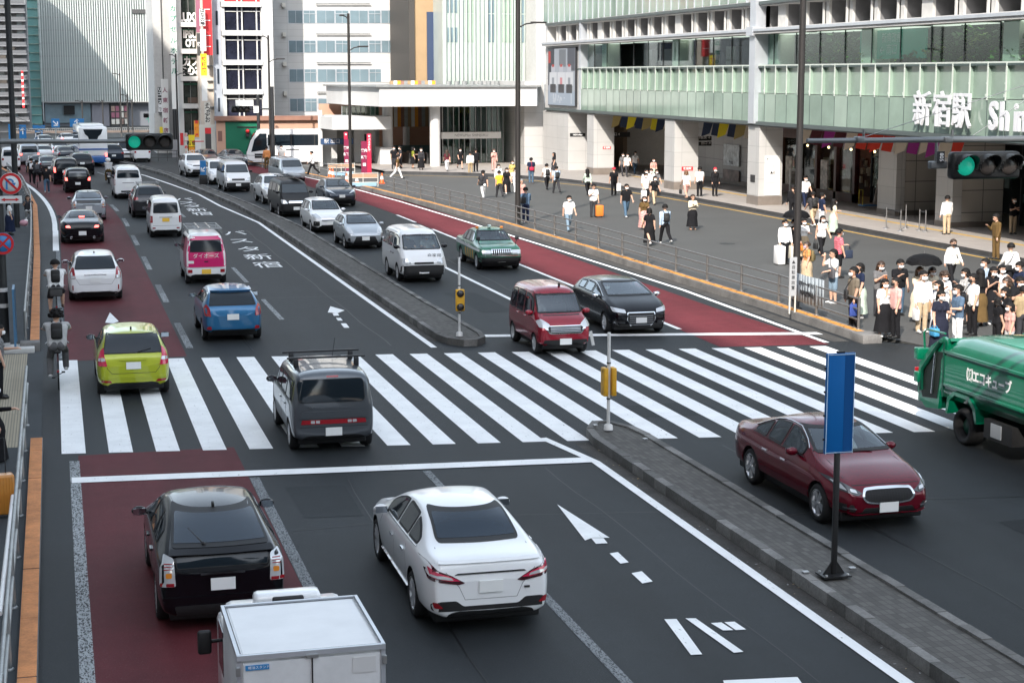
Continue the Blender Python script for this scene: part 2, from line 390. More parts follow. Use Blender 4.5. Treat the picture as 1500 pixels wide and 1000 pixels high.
sheet('tactile_line',strip([(39.6,20),(39.6,85.5)],.32)+strip([(39.9,90),(39.9,116)],.32),TL,ZS+.004)
kl=[(-.46,-20),(-.46,35.3)]
kerb(kl,-.24,-.02,.22,KERBC,KERBO,split=1.2,topw=(.03,.98))
kfar=[(-.60,48.6),(-.66,60),(-.72,72),(-.85,84),(-1.05,100),(-1.75,116),(-3.2,135),(-5,150)]
kerb(kfar,-.26,-.02,.24,KERBC,KERBO,split=1.2,topw=(.03,.98))
one('kerb',lambda b:b.cbox(-1.12,-.6,48.1,48.6,-.02,.25,KERBC,.02))['kind']='structure'
lp=[[(-.70,-20),(-.70,34.8),(-14,34.8),(-14,-20)]]
pb=MB()
for pl in(lp[0],[(-.86,48.4)]+[(x-.26,y)for x,y in kfar[1:]]+[(-40,150),(-40,48.4)]):pb.prism([(x,y,-.03)for x,y in pl],(0,0,.18),SIDEW)
struct(pb.build('pavement'))
sheet('pavement',[[(-.5,35.2),(-.5,48),(-14,48),(-14,35.2)]],SIDEW,.02)
TG=tiled('tactile_grey',(.33,.29,.215),(.20,.18,.14),.06,3.0,.9,.012,.1,'xy')
sheet('tactile_paving',[[(-1.75,35.4),(-.92,35.4),(-.92,47.6),(-1.75,47.6)]],TG,.028)
SEAM=mat('tar_seam',(.007,.0075,.008),.5,spec=.4,nz=[(3,.3)])
def wob(x,y0,y1,a=.05):return[(x+a*math.sin(y*.9+x)+random.uniform(-a,a)*.4,y)for y in[y0+(y1-y0)*i/40 for i in range(41)]]
sheet('tar_seam',strip(wob(5.02,-10,31),.022)+strip(wob(8.95,-10,31,.04),.018)+strip(wob(13.05,-10,32),.025)+strip(wob(15.4,47.9,90),.03)+strip(wob(5.1,46.8,85),.03)+strip(wob(8.9,46.6,84,.03),.025)+strip([(3.6,27.6),(6.2,27.9),(10.1,27.2)],.02)+strip([(11.8,26.4),(14.5,26.9),(19,26.2)],.022)+strip([(3.5,58),(10.1,57.6)],.03),SEAM,.0045)
PATCH=asphalt('asphalt_patch',(.0115,.0135,.0155),.15,.75,.25);PATCH2=asphalt('asphalt_patch_pale',(.022,.0255,.028),.2,.75,.25)
sheet('asphalt_patch',[[(15.2,22.5),(16.3,22.6),(16.25,25.2),(15.25,25.1)],[(5.3,70.5),(6.3,70.4),(6.3,75.2),(5.25,75)]],PATCH,.004)
sheet('asphalt_patch',[[(3.9,28.4),(4.9,28.3),(4.95,30.6),(3.85,30.7)],[(12.3,35.1),(14.4,35.0),(14.3,36.6),(12.2,36.5)],[(13.0,52.4),(14.1,52.3),(14.0,57.5),(12.9,57.6)]],PATCH2,.004)
IRON=mat('cast_iron',(.045,.044,.043),.5,.5,nz=[(30,.5)])
for x,y in((28.5,70.0),(31.0,58.0)):
 z=.006 if x<22 else ZP+.004
 mh=one('manhole_cover',lambda b:(b.lathe([(.001,z+.004),(.29,z+.004),(.30,z)],IRON,None,26,False),b.lathe([(.305,z+.002),(.335,z+.002),(.34,z-.002)],SEAM,None,26,False)));mh.location=(x,y,0);struct(mh)
STONE=tiled('white_stone',(.44,.435,.425),(.30,.30,.30),1.5,.9,.5,.012,.03,'auto')
STONEG=tiled('grey_stone',(.30,.30,.30),(.08,.08,.08),1.6,.95,.45,.012,.05,'auto')
BEIGE=tiled('beige_stone',(.42,.39,.35),(.10,.10,.10),2.4,1.05,.5,.02,.04,'auto')
BASE=mat('base_stone',(.17,.145,.125),.5,nz=[(2,.15)])
GBAND=mat('green_frosted_glass',(.245,.325,.27),.10,spec=.7,nz=[(.5,.16),(.08,.16)])
GBAND2=mat('green_glass_light',(.31,.395,.335),.16,spec=.6,nz=[(.3,.10)])
FINW=mat('fin_white',(.52,.57,.52),.35,nz=[(2,.05)])
GJOINT_SHADE=mat('glass_joint_and_shade',(.05,.075,.07),.4)
SILVER=mat('silver_panel',(.50,.53,.57),.35,.4,nz=[(1.5,.06)])
CONCW=mat('white_concrete',(.50,.495,.48),.6,nz=[(.5,.08),(4,.05)])
WING=glass('shop_glass',(.72,.80,.78),.0,1.35)
WGREEN=glass('green_tinted_glass',(.42,.60,.52),.05)
OPQG=mat('opaque_window',(.03,.04,.055),.05,spec=.8,nz=[(.5,.5)])
TEALW=mat('teal_window',(.16,.225,.26),.12,spec=.7,nz=[(.4,.2)])
XF=37.6
LEAFS=[mat('leaf_'+n,tuple(1.6*q for q in c),.6,nz=[(2,.3)])for n,c in(('dark_green',(.018,.07,.012)),('mid_green',(.05,.15,.018)),('yellow_green',(.14,.21,.02)))]
st_=empty('station_building',(XF,90,0))
tag(st_,'long station building with pale green glass bands, white stone columns and a covered pavement','building')
def spart(name,fn,parent=None):
 m=MB();fn(m);o=m.build(name);
 par=parent or st_
 o.parent=par
 o.matrix_parent_inverse=Matrix.Translation(par.location).inverted()if par is st_ else Matrix.Identity(4)
 return o
Y0_,Y1_,YC=38.0,130.5,88.7
def _walls(b):
 b.box(XF-.35,XF+3.4,Y0_,Y1_,9.70,10.02,CONCW)
 b.box(XF-.42,XF-.35,Y0_,Y1_,9.84,9.98,SILVER)
 b.box(XF+3.4,XF+4,Y0_,Y1_,4.95,22,CONCW)
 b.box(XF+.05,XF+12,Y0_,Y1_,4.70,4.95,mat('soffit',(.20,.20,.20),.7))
 b.box(XF+.0,XF+3.4,Y0_,Y1_,11.22,11.45,CONCW)
 b.box(XF,XF+2,121.6,Y1_,4.9,9.70,STONE)
 b.box(XF+4,XF+30,Y0_,Y1_,4.95,20,CONCW)
 b.box(XF+.1,XF+30,Y1_,Y1_+.6,0,22,CONCW)
spart('wall',_walls)
spart('lower_trim',lambda b:b.box(XF-.12,XF+.03,Y0_,Y1_,4.78,4.96,mat('trim_dark',(.07,.09,.09),.4)))
n0=0
y=41.0;panel_ys=[]
while y<121.4:
 y2=y+1.45
 if y<YC-.4<y2:y2=YC-.4
 elif y<121.6<y2+.3:y2=121.55
 panel_ys.append((y,y2))
 y=y2+(.8 if abs(y2-(YC-.4))<1e-6 else 0)
pm=None
for a,c in panel_ys:
 k=random.random()
 spart('glass_panel',lambda b:(b.box(XF+.0,XF+.05,a+.012,c-.012,4.97,6.53,GBAND if k<.8 else GBAND2),b.box(XF+.14,XF+.2,a+.01,c-.01,6.53,7.98,GBAND if k>.2 else GBAND2),b.box(XF+.0,XF+.2,a+.01,c-.01,6.50,6.53,FINW),b.box(XF-.01,XF+.06,a-.022,a+.022,4.97,6.5,GJOINT_SHADE),b.box(XF-.02,XF+.28,a,c,7.98,8.05,FINW)))
 spart('fin',lambda b:(b.box(XF-.02,XF+.14,a-.025,a+.025,6.48,7.93,GBAND),b.box(XF-.045,XF-.02,a-.045,a+.045,6.46,7.98,FINW),b.box(XF+.03,XF+.14,a+.1,a+.26,6.6,6.72,FINW),b.box(XF+.03,XF+.14,a+.1,a+.2,7.12,7.2,FINW),b.box(XF-.045,XF+.14,a+.03,a+1.38,7.88,7.98,GJOINT_SHADE)))  # last box: dark strip paints the shade along the panel top
for a,c in panel_ys[::2]:
 spart('window',lambda b:(b.box(XF+.50,XF+.53,a,a+2.88,8.05,9.70,WING),b.box(XF+.46,XF+.50,a-.02,a+.02,8.05,9.7,BLACKM)))
y=41.0
while y<Y1_:
 w_=1.45 if y<YC or y>121 else 1.35
 if not(YC-1.6<y<YC+.3):
  spart('upper_glass_panel',lambda b:(b.box(XF+.02,XF+.07,y+.012,y+w_-.012,11.5,16.5,GBAND if random.random()<.7 else GBAND2),b.box(XF-.05,XF+.1,y-.02,y+.02,11.45,16.5,SILVER)))
 y+=w_
spart('upper_trim',lambda b:(b.box(XF-.1,XF+.0,Y0_,Y1_,11.3,11.46,mat('trim_dark',(.07,.09,.09),.4))))
def _rec(b):
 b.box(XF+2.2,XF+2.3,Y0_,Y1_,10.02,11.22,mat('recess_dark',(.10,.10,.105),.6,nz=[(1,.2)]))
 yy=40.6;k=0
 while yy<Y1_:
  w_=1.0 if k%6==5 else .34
  b.box(XF+.5,XF+2.2,yy,yy+w_,10.02,11.22,mat('recess_shade_grey',(.17,.17,.175),.7,nz=[(1,.2)]));b.box(XF+.35,XF+.5,yy,yy+w_,10.02,11.22,CONCW)  # deep piers greyed: the overhang's shade is put into their colour
  if k%6!=5:b.box(XF+.25,XF+.35,yy+.45,yy+.55,10.02,11.22,CONCW)
  yy+=2.65;k+=1
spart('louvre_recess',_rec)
spart('pilaster',lambda b:(b.box(XF-.25,XF+.6,YC-.4,YC+.4,4.85,17,SILVER),b.box(XF-.45,XF+.2,YC-.45,YC+.45,9.62,10.1,SILVER)))
spart('pilaster',lambda b:(b.box(XF-.04,XF+.6,121.3,121.7,4.95,17,SILVER)))
def _room(b):
 b.box(XF+3.30,XF+3.38,Y0_,Y1_,8.0,9.7,SHOP)
 for yy in(48,63,76,87.2,102.5,117):
  b.box(XF+.62,XF+1.6,yy,yy+1.2,8.05,9.7,mat('room_column',(.70,.76,.62),.5))
 for yy in(93,97,108,112):b.box(XF+2.2,XF+2.6,yy,yy+1.6,8.05,9.2,mat('room_shelf',(.16,.15,.14),.6))
spart('room',_room)
for yy in range(42,121,6):spart('added_fill_panel',lambda b:b.box(XF+.7,XF+1.5,yy,yy+4.5,9.66,9.69,mat('added_fill_glow',(.9,.9,.85),.5,emit=((1,.95,.85),.42))))  # glowing panels added to brighten the plants and the room
def _plants(b):
 CC=[(random.uniform(55,84),8.05+random.random()**1.2*1.25,random.uniform(.8,1.35),random.choice((0,0,0,1,1,2)))for q in range(75)]
 for i in range(3800):
  cy,cz,cx,ci=CC[i%75];yy=random.gauss(cy,.38);zz=max(8.05,min(9.6,random.gauss(cz,.2)));xx=XF+max(.66,random.gauss(cx,.16))
  if 71<yy<78 and zz>8.6:continue
  a=random.random()*6.28;s=random.uniform(.08,.26);t=random.uniform(-.8,.8)
  u=Vector((math.cos(a),math.sin(a),t)).normalized()*s;v=Vector((-math.sin(a),math.cos(a),random.uniform(-1,1))).normalized()*s*.5
  c=Vector((xx,yy,zz));b.add([c-u,c-v,c+u,c+v],[(0,1,2,3)],LEAFS[ci])
o=one('indoor_plants',_plants);tag(o,'bank of leafy green plants behind the upper station windows','plants');o['kind']='stuff'
GSIGN=mat('green_sign',(.0,.16,.11),.5,emit=((0,.16,.10),.16))
gs=empty('direction_sign',(XF+.9,74.5,9));tag(gs,'green direction sign with white arrow behind the upper station window','sign')
b=MB();b.box(-.05,.05,-3.3,3.3,-.75,.6,GSIGN);b.build('board',gs)
b=MB();text_mesh(b,'← 南口',.55,LETW,FACE_W(-.06,.3,-.35));b.build('lettering',gs);b=MB();text_mesh(b,'新南改札',.5,LETW,FACE_W(-.06,0,.2));b.build('lettering',gs)
nm=empty('station_name_sign',(XF-.2,68,5.3));tag(nm,'raised white station name letters on the green glass band','sign')
NM=mat('raised_white_letter',(.62,.63,.66),.4)
for ch,(y0,z0),sz in zip('新宿駅',((72.2*.959,5.93),(70.35*.959,5.93),(68.6*.959,5.93)),(1.62,)*3):
 b=MB();text_mesh(b,ch,sz,NM,FACE_W(XF-.28-nm.location.x,y0-68,z0-5.3-.02),.05,bold=.012);b.build('letter',nm)
yy=65.9*.959
for ch in 'Shinjuku Sta.':
 if ch!=' ':
  b=MB();text_mesh(b,ch,1.62,NM,FACE_W(XF-.28-nm.location.x,yy-68,5.78-5.3),.05,bold=.03,sx=.92);b.build('letter',nm)
 yy-={'i':.42,'j':.42,' ':.5,'t':.6}.get(ch,.86)
sc_=empty('video_screen',(XF-.1,125.8,5.2));tag(sc_,'large bright advertising screen on the white corner wall of the station','screen')
b=MB();b.box(-.06,.1,-3.65,3.65,-.05,4.35,BLACKM);b.build('frame',sc_)
def _pic(b):
 E=lambda n,c:mat('screen_'+n,tuple(q*.22 for q in c),.5,emit=(c,.13))
 x=-.07
 P=lambda y0,y1,z0,z1,m,k=0:b.box(x-.002*(k+1),x,y0,y1,z0,z1,m)
 P(-3.55,3.55,.02,1.1,E('floor',(.42,.50,.60)));P(-3.55,3.55,1.1,4.28,E('sky',(.48,.52,.58)))
 P(1.9,3.5,1.5,4.28,E('dark',(.05,.06,.08)),1);P(-3.5,-1.6,2.6,4.28,E('dark2',(.10,.11,.14)),1);P(-1.2,.6,2.9,4.2,E('mid',(.22,.24,.27)),1)
 P(2.9,3.5,3.2,4.1,E('red',(.6,.06,.05)),2)
 for i,yy in enumerate((2.2,.0,-2.1)):
  P(yy-1.0,yy+1.0,1.5+.1*(i%2),2.5,E('white',(.8,.82,.86)),2);P(yy-.75,yy+.75,.95,1.6,E('black',(.03,.03,.04)),3)
  P(yy-.5,yy+.5,2.5,3.0,E('pale',(.6,.62,.68)),3);P(yy-.3,yy+.3,2.9,3.1,E('red',(.6,.06,.05)),4);P(yy-.3,yy+.3,1.6,2.1,E('pink',(.75,.3,.33))if i==1 else E('grey',(.35,.38,.42)),4)
 for i in range(14):
  yy=random.uniform(-3.3,3.2);P(yy,yy+.3,.1+random.random()*.7,.3+random.random()*.8,E('streak',(.62,.68,.76)),1)
b=MB();_pic(b);b.build('picture',sc_)
def column(x0,x1,y0,y1):
 spart('column',lambda b:(b.box(x0,x1,y0,y1,ZS+.5,4.72,STONE),b.box(x0-.02,x1+.02,y0-.02,y1+.02,ZS,ZS+.5,BASE)))
column(XF,XF+1.55,118.1,119.7);column(XF,XF+1.6,101.4,103.2);column(XF,XF+1.4,88.0,89.6)
for x0,x1,y0,y1 in((41.6,44.9,79.6,81.6),(40.9,43.6,72.6,74.2),(41.0,44.0,63.0,65.0),(41,44,52,54)):
 spart('column',lambda b:(b.box(x0,x0+.5,y0,y1,ZS+.25,4.72,STONE),b.box(x0+.5,x1,y0+.06,y1,ZS+.25,4.72,BEIGE),b.box(x0-.02,x1,y0-.02,y1+.02,ZS,ZS+.25,BASE)))
def _gf(b):
 b.box(XF+.02,39.15,124.5,131.4,0,4.7,STONE)
 b.box(39.1,43.4,131.4,131.8,ZS,4.7,tiled('brown_wall',(.30,.21,.14),(.12,.08,.05),1.1,1.1,.6,.02,.06,'auto'));b.box(43.2,43.5,128,131.4,ZS,4.7,mat('brown_wall_plain',(.22,.16,.11),.6))
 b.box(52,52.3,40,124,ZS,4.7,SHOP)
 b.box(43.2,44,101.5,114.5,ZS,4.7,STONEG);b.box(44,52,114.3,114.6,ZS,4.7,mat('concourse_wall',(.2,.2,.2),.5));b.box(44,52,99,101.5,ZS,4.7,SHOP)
 b.box(43.14,43.2,101.6,114.4,ZS,ZS+.3,BASE)
 b.box(46,46.8,121,121.8,ZS,4.7,STONE);[b.box(50.5,51.5,y,y+1.2,ZS+.3,3.2,m)for y,m in((118,mat('lit_shop',(.3,.28,.25),.5,emit=((1,.85,.7),.35))),(123,SHOPL),(126.5,MATS['lit_shop']if 'lit_shop' in MATS else SHOPL))]
SHOPL=mat('shop_lilac',(.3,.05,.12),.5)
spart('ground_floor_wall',_gf)
def PYZ(x0,x1,y0,y1,X_):
 a,b=PXp(x1,y1,X_),PXp(x0,y0,X_);return a.y,b.y,PXp((x0+x1)/2,y1,X_).z,PXp((x0+x1)/2,y0,X_).z
def PXZ(x0,x1,y0,y1,Y_):return PY(x0,0,Y_).x,PY(x1,0,Y_).x,PY(x0,y1,Y_).z,PY(x0,y0,Y_).z
SIGNK=mat('sign_black',(.015,.016,.018),.5)
def panel_sign(name,label,x,y0,y1,z0,z1,m,texts=(),cat='sign',t=.06,group=None):
 e=empty(name,(x,(y0+y1)/2,z0));tag(e,label,cat,group)
 h=(y1-y0)/2
 b=MB();b.box(0,t,-h,h,0,z1-z0,m);b.build('board',e)
 if texts:
  b=MB()
  for s,sz,yy,zz,lm in texts:text_mesh(b,s,sz,lm,FACE_W(-.006,yy,zz),bold=.004)
  b.build('lettering',e)
 return e
def panel_s(name,label,y,x0,x1,z0,z1,m,texts=(),cat='sign',t=.06,group=None):
 e=empty(name,((x0+x1)/2,y,z0));tag(e,label,cat,group);h=(x1-x0)/2
 b=MB();b.box(-h,h,0,t,0,z1-z0,m);b.build('board',e)
 if texts:
  b=MB()
  for s,sz,xx,zz,lm in texts:text_mesh(b,s,sz,lm,FACE_S(xx,-.006,zz),bold=.004)
  b.build('lettering',e)
 return e
SRED=mat('sign_red',(.62,.025,.03),.5);SWHITE=mat('sign_white',(.72,.72,.70),.5);SCREAM=mat('sign_cream',(.62,.60,.54),.5)
panel_s('column_notice','red notice strip on the farthest white column by the concourse',118.08,38.3,38.9,2.2,2.4,SRED,[('新宿駅',.16,0,.1,LETW)],t=.02)
panel_s('column_notice','red notice strip on the white column left of the tiled wall',101.38,38.1,38.85,1.55,1.8,SRED,[('新宿駅',.18,0,.12,LETW)],t=.02)
panel_s('floor_plan_board','white floor plan notice on the nearest white stone column',87.96,37.95,38.85,.9,3.1,SWHITE,[('▲E',.2,0,1.25,LETK),('◆▪',.16,.1,1.6,mat('map_grey',(.45,.5,.5),.6)),('新宿',.1,-.25,2.0,LETK),('━━━━',.2,0,.7,mat('map_grey2',(.25,.25,.25),.6))],t=.03)
panel_sign('dark_notice','small dark notice on the road side of the nearest white column',XF-.03,88.5,89.1,1.6,2.0,SIGNK,t=.03)
panel_sign('wall_map','framed station map on the grey tiled wall',43.08,*PYZ(1060,1082,212,243,43.08),mat('map_paper',(.50,.54,.56),.5,nz=[(3,.4)]),[('案内図',.25,0,.2,LETK)])
panel_sign('poster','dark red and grey poster under the station map',43.08,*PYZ(1059,1082,249,265,43.08),mat('poster_dark',(.16,.12,.11),.5,nz=[(2,.7)]))
panel_s('hanging_sign','black hanging direction sign with white lettering beside the tiled wall',104,*PXZ(1012,1046,200,206.5,104),SIGNK,[('1番線 →',.22,.3,.2,LETW)])
panel_s('hanging_sign','lower black hanging exit sign with white lettering',103.9,*PXZ(1012,1046,208,214,103.9),SIGNK,[('出口 ↗',.22,.4,.17,LETW)])
panel_s('hanging_sign','black hanging sign in the dark concourse entrance',120,*PXZ(900,925,194,201,120),SIGNK,[('南口 4',.26,-.5,.2,LETW)])
panel_s('wall_plaque','small black plaque on the white corner wall',124.46,37.75,38.95,2.9,3.15,SIGNK,[('NEWoMan',.16,0,.12,LETW)],t=.03)
panel_s('exit_sign','green and black overhead sign behind the right traffic signal',71,41.3,44.6,2.75,3.15,SIGNK,[('JR 新宿駅',.2,0,.2,mat('sign_green_letter',(.05,.5,.25),.5))])
SHOPRED=mat('shop_red_wood',(.055,.012,.010),.4,nz=[(2,.3)])
def _shop(b):
 x=43.5
 b.box(x,x+.3,88.2,101.5,3.7,4.7,SHOPRED)
 for yy in(88.2,90.6,93.2,95.8,98.4,101.2):b.box(x,x+.3,yy,yy+.28,ZS,3.7,SHOPRED)
 b.box(x,x+.2,88.2,101.5,ZS,ZS+.5,SHOPRED)
 b.box(x+.2,x+.23,88.2,101.5,ZS+.5,3.7,WING)
 b.box(46.5,46.6,88,103,ZS,4.7,mat('shop_back',(.09,.03,.022),.6,nz=[(1.2,.6)]))
 for i in range(30):
  yy=random.uniform(88.5,101);zz=random.uniform(.9,3.3);b.box(46.3,46.45,yy,yy+random.uniform(.2,.7),zz,zz+random.uniform(.25,.8),random.choice([SCREAM,mat('shop_pic',(.42,.38,.33),.5,nz=[(3,.5)]),SHOPRED]))
 for i in range(8):b.ball((45,88.8+i*1.5,3.2+.2*(i%2)),.07,mat('shop_lamp',(1,.5,.2),.5,emit=((1,.55,.25),5)),n=6)
 for yy in(91.5,96.5):b.box(43.38,43.46,yy,yy+.9,.9,2.6,mat('shop_poster',(.50,.45,.40),.6,nz=[(4,.5)]))
sh=one('shop',_shop,None,(43.5,94.8,ZS));tag(sh,'dark red wooden shop front with lit interior under the station canopy','shop')
def _shop2(b):
 for(ya,yb)in((81.6,88.2),(74.3,79.6),(65,72.6)):
  b.box(44.6,44.64,ya,yb,ZS,4.7,WING)
  for k in range(7):
   yy=ya+(yb-ya)*k/6;b.box(44.5,44.62,yy-.04,yy+.04,ZS,4.7,BLACKM)
  b.box(44.5,44.62,ya,yb,2.9,3.0,BLACKM)
  for i in range(8):
   yy=random.uniform(ya,yb-.6);zz=random.uniform(.6,3);b.box(47.5,47.6,yy,yy+random.uniform(.2,.7),zz,zz+random.uniform(.2,.8),mat('shop_pic2',(.25,.25,.25),.5,nz=[(2,.6)]))
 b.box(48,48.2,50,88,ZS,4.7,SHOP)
sh=one('shop',_shop2,None,(44.6,72,ZS));tag(sh,'dark glazed shop front with black mullions between the set back columns','shop')
def banner(y,label,cols,x=XF+1.1,w=1.9,h=.95):
 e=empty('banner',(x,y,4.7));tag(e,label,'banner','cloth banners under the station canopy')
 n=len(cols);b=MB()
 for i,c in enumerate(cols):
  x0=i*w/n;x1=(i+1)*w/n
  b.prism([(x0,0,0),(x1,0,0),(x1-.25,.05,-h*(.8+.2*(i%2))),(x0-.15,.05,-h*(.9+.1*((i+1)%2)))],(0,.02,0),c)
 b.build('cloth',e)
 one('rail',lambda b:b.tube([(-.1,.01,.02),(w+.1,.01,.02)],.025,BLACKM),e)
CL=lambda n,c:mat('cloth_'+n,c,.9)
NAVY,YELL,GOLD,CREAM,PURP,REDC,MAR=CL('navy',(.03,.045,.09)),CL('yellow',(.72,.60,.03)),CL('gold',(.38,.30,.12)),CL('cream',(.62,.55,.46)),CL('purple',(.30,.03,.24)),CL('red',(.62,.05,.03)),CL('maroon',(.09,.02,.03))
for i,(yy,cs,nmn)in enumerate(((116.9,(GOLD,NAVY,NAVY),'gold and navy'),(113.6,(YELL,NAVY,GOLD),'yellow, navy and gold'),(110.4,(GOLD,YELL,CREAM),'gold, yellow and cream'),(107.6,(NAVY,GOLD,CREAM),'navy, gold and cream'),(105.0,(CREAM,YELL,NAVY),'cream, yellow and navy'),(99.2,(NAVY,NAVY,CREAM),'navy with a cream tip'),(96.6,(YELL,NAVY,GOLD),'yellow and gold on navy'),(94.0,(GOLD,CREAM,MAR),'gold, cream and maroon'),(91.3,(YELL,CREAM,PURP),'yellow, cream and purple'),(84.9,(CREAM,MAR,MAR),'cream and dark maroon'),(82.0,(PURP,MAR,PURP),'purple and maroon'),(79.4,(CREAM,REDC,REDC),'cream and red'),(76.6,(REDC,REDC,CREAM),'red with a cream end'),(74.0,(CREAM,PURP,CREAM),'cream and purple'),(71.0,(PURP,CREAM,REDC),'purple, cream and red'))):
 banner(yy,nmn+' cloth banner hanging under the station canopy',cs)
def bldg(name,label,x,y):
 e=empty(name,(x,y,0));tag(e,label,'building');return e
def bp(e,name,fn):
 m=MB();fn(m);return m.build(name,e,None)if False else _loc(m,name,e)
def _loc(m,name,e):
 L=e.location;m.v=[(v[0]-L.x,v[1]-L.y,v[2]-L.z)for v in m.v];o=m.build(name);o.parent=e;return o
def X(px,Y):return PY(px,300,Y).x
def Z(py,px,Y):return PY(px,py,Y).z
e=bldg('glass_tower','pale glass tower with vertical fins rising behind the white canopy',36,152);Y=152
bp(e,'wall',lambda b:(b.box(X(650,Y),X(802,Y),Y,Y+12,4,40,mat('tower_pale',(.40,.46,.44),.3,nz=[(.4,.1)]))))
for px in range(653,800,6):
 bp(e,'fin',lambda b:b.box(X(px,Y),X(px+.8,Y),Y-.35,Y,5,40,FINW if px%12 else SILVER))
for k,(a,c,m)in enumerate(((657,671,TEALW),(682,696,GBAND2),(716,724,TEALW),(736,752,GBAND),(764,783,TEALW))):
 for z0 in(10.4,13.0,15.6,18.2):
  bp(e,'window',lambda b:b.box(X(a,Y),X(c,Y),Y-.06,Y,z0,z0+(1.3 if k==0 else 2.5),m))
bp(e,'corner_column',lambda b:b.box(X(785,148),X(804,148),148,151.5,0,40,CONCW))
e=bldg('ochre_building','narrow ochre building with a tall navy panel',28,156);Y=156
OCH=mat('ochre_wall',(.33,.225,.125),.7,nz=[(.5,.1)])
bp(e,'wall',lambda b:(b.box(X(607,Y),X(652,Y),Y,Y+10,0,19,OCH)))
bp(e,'dark_edge',lambda b:b.box(X(601,Y),X(609,Y),Y-.2,Y+9,0,40,mat('dark_edge',(.05,.045,.04),.6)))
bp(e,'navy_panel',lambda b:b.box(X(627,Y),X(649,Y),Y-.15,Y,5,Z(18,640,Y),mat('navy_panel',(.035,.055,.11),.4)))
bp(e,'roof_frame',lambda b:[b.tube([(X(p,Y),Y+1,17),(X(p,Y),Y+1,22)],.08,GALV)for p in(612,622,632,642,650)]+[b.tube([(X(607,Y),Y+1,z),(X(652,Y),Y+1,z)],.07,GALV)for z in(19.6,20.8)])
e=bldg('office_block','white tiled office block with bands of blue green windows',22,166);Y=166
WT=tiled('white_tile',(.52,.52,.51),(.42,.42,.41),3.0,.62,.5,.02,.02,'auto')
def _ob(b):
 x0,x1=X(404,Y),X(594,Y)
 b.box(x0,x1,Y,Y+14,0,44,WT)
 for k in range(6):
  a0=math.pi/2*k/6;a1=math.pi/2*(k+1)/6;r=1.3
  b.prism([(x1,Y+r,0),(x1+r*math.sin(a0),Y+r-r*math.cos(a0),0),(x1+r*math.sin(a1),Y+r-r*math.cos(a1),0)],(0,0,44),WT)
bp(e,'wall',_ob)
for r_,(ya,yb)in enumerate(((-29,-9),(15,35),(59,78),(101,121),(144,164))):
 for k,(a,c)in enumerate(((427,449),(449,467),(468,495),(495,515),(516,543),(543,561),(561,582))):
  if r_==3 and k==6:
   bp(e,'window',lambda b:b.box(X(a,Y),X(c,Y),Y-.05,Y,Z(yb,a,Y),Z(ya,a,Y),mat('blind_white',(.62,.62,.60),.5)));continue
  bp(e,'window',lambda b:(b.box(X(a+1,Y),X(c-1,Y),Y-.04,Y,Z(yb-1,a,Y),Z(ya+1,a,Y),TEALW),b.box(X(a,Y),X(c,Y),Y-.02,Y,Z(yb,a,Y),Z(ya,a,Y),SILVER),b.box(X((a+c)/2,Y),X((a+c)/2+.5,Y),Y-.06,Y,Z(yb,a,Y),Z(ya,a,Y),SILVER),b.box(X(a,Y),X(c,Y),Y-.07,Y,Z(ya+6,a,Y),Z(ya+5.2,a,Y),SILVER)if k%2 else None))
 for px in(418,):bp(e,'vent_box',lambda b:b.box(X(px,Y),X(px+5,Y),Y-.5,Y,Z(yb-24,px,Y),Z(yb-30,px,Y),SCREAM))
 bp(e,'sign_rail',lambda b:b.tube([(X(467,Y),Y-.25,Z(ya-9,467,Y)),(X(545,Y),Y-.25,Z(ya-9,545,Y))],.06,GALV))
e=bldg('white_building','white building with tall dark windows in white frames',13,160);Y=160
WB=mat('white_facade',(.54,.54,.53),.55,nz=[(.4,.07)])
bp(e,'wall',lambda b:(b.box(X(331,Y),X(336,Y),Y,Y+12,0,40,WB),b.box(X(388.5,Y),X(405,Y),Y-.1,Y+12,0,40,WB),b.box(X(331,Y),X(405,Y),Y+.9,Y+12,0,40,mat('room_dark',(.02,.021,.03),.4)),b.box(X(320,Y),X(331.5,Y),Y+.6,Y+12,0,40,mat('grey_blue_wall',(.34,.37,.42),.6,nz=[(.5,.1)]))))
for(ya,yb)in((-35,3),(10,45),(52,88),(95,131),(138,172)):
 bp(e,'spandrel',lambda b:b.box(X(331,Y),X(389,Y),Y-.25,Y+.5,Z(yb+7.5,360,Y),Z(yb,360,Y),WB))
 for a,c in((336,354.5),(355.5,361),(363.5,382),(383,388.5)):
  wn=bp(e,'window',lambda b:(b.box(X(a+.6,Y),X(c-.6,Y),Y+.32,Y+.36,Z(yb,a,Y),Z(ya,a,Y),mat('window_navy',(.018,.02,.034),.06,spec=.7,nz=[(.6,.5)])if ya>0 else SRED),b.box(X(c-.7,Y),X(c+1.2,Y),Y+.2,Y+.4,Z(yb,a,Y),Z(ya,a,Y),WB),b.box(X(a,Y),X(c,Y),Y+.2,Y+.4,Z(ya+7.5,a,Y),Z(ya+6.3,a,Y),WB)))
 bp(e,'side_window',lambda b:b.box(X(324,Y),X(327,Y),Y+.55,Y+.6,Z(yb-8,325,Y),Z(ya+6,325,Y),OPQG))
e=bldg('boundary_wall','salmon pink boundary wall with a brown coping',17,150.5);e['category']='wall';Y=150.5
PINK=mat('pink_wall',(.52,.32,.23),.8,nz=[(.5,.08)]);BROWN=mat('brown_coping',(.27,.14,.10),.7,nz=[(.8,.15)])
bp(e,'wall',lambda b:(b.box(X(320,Y),X(333,Y),Y,Y+.4,0,Z(176,320,Y),PINK),b.box(X(380,Y),X(475,Y),Y,Y+.4,0,Z(176,320,Y),PINK),b.box(X(333,Y),X(380,Y),Y+.1,Y+.4,Z(179,350,Y),Z(176,320,Y),PINK),b.box(X(470,Y),X(640,Y),Y,Y+.4,0,5.0,PINK)))
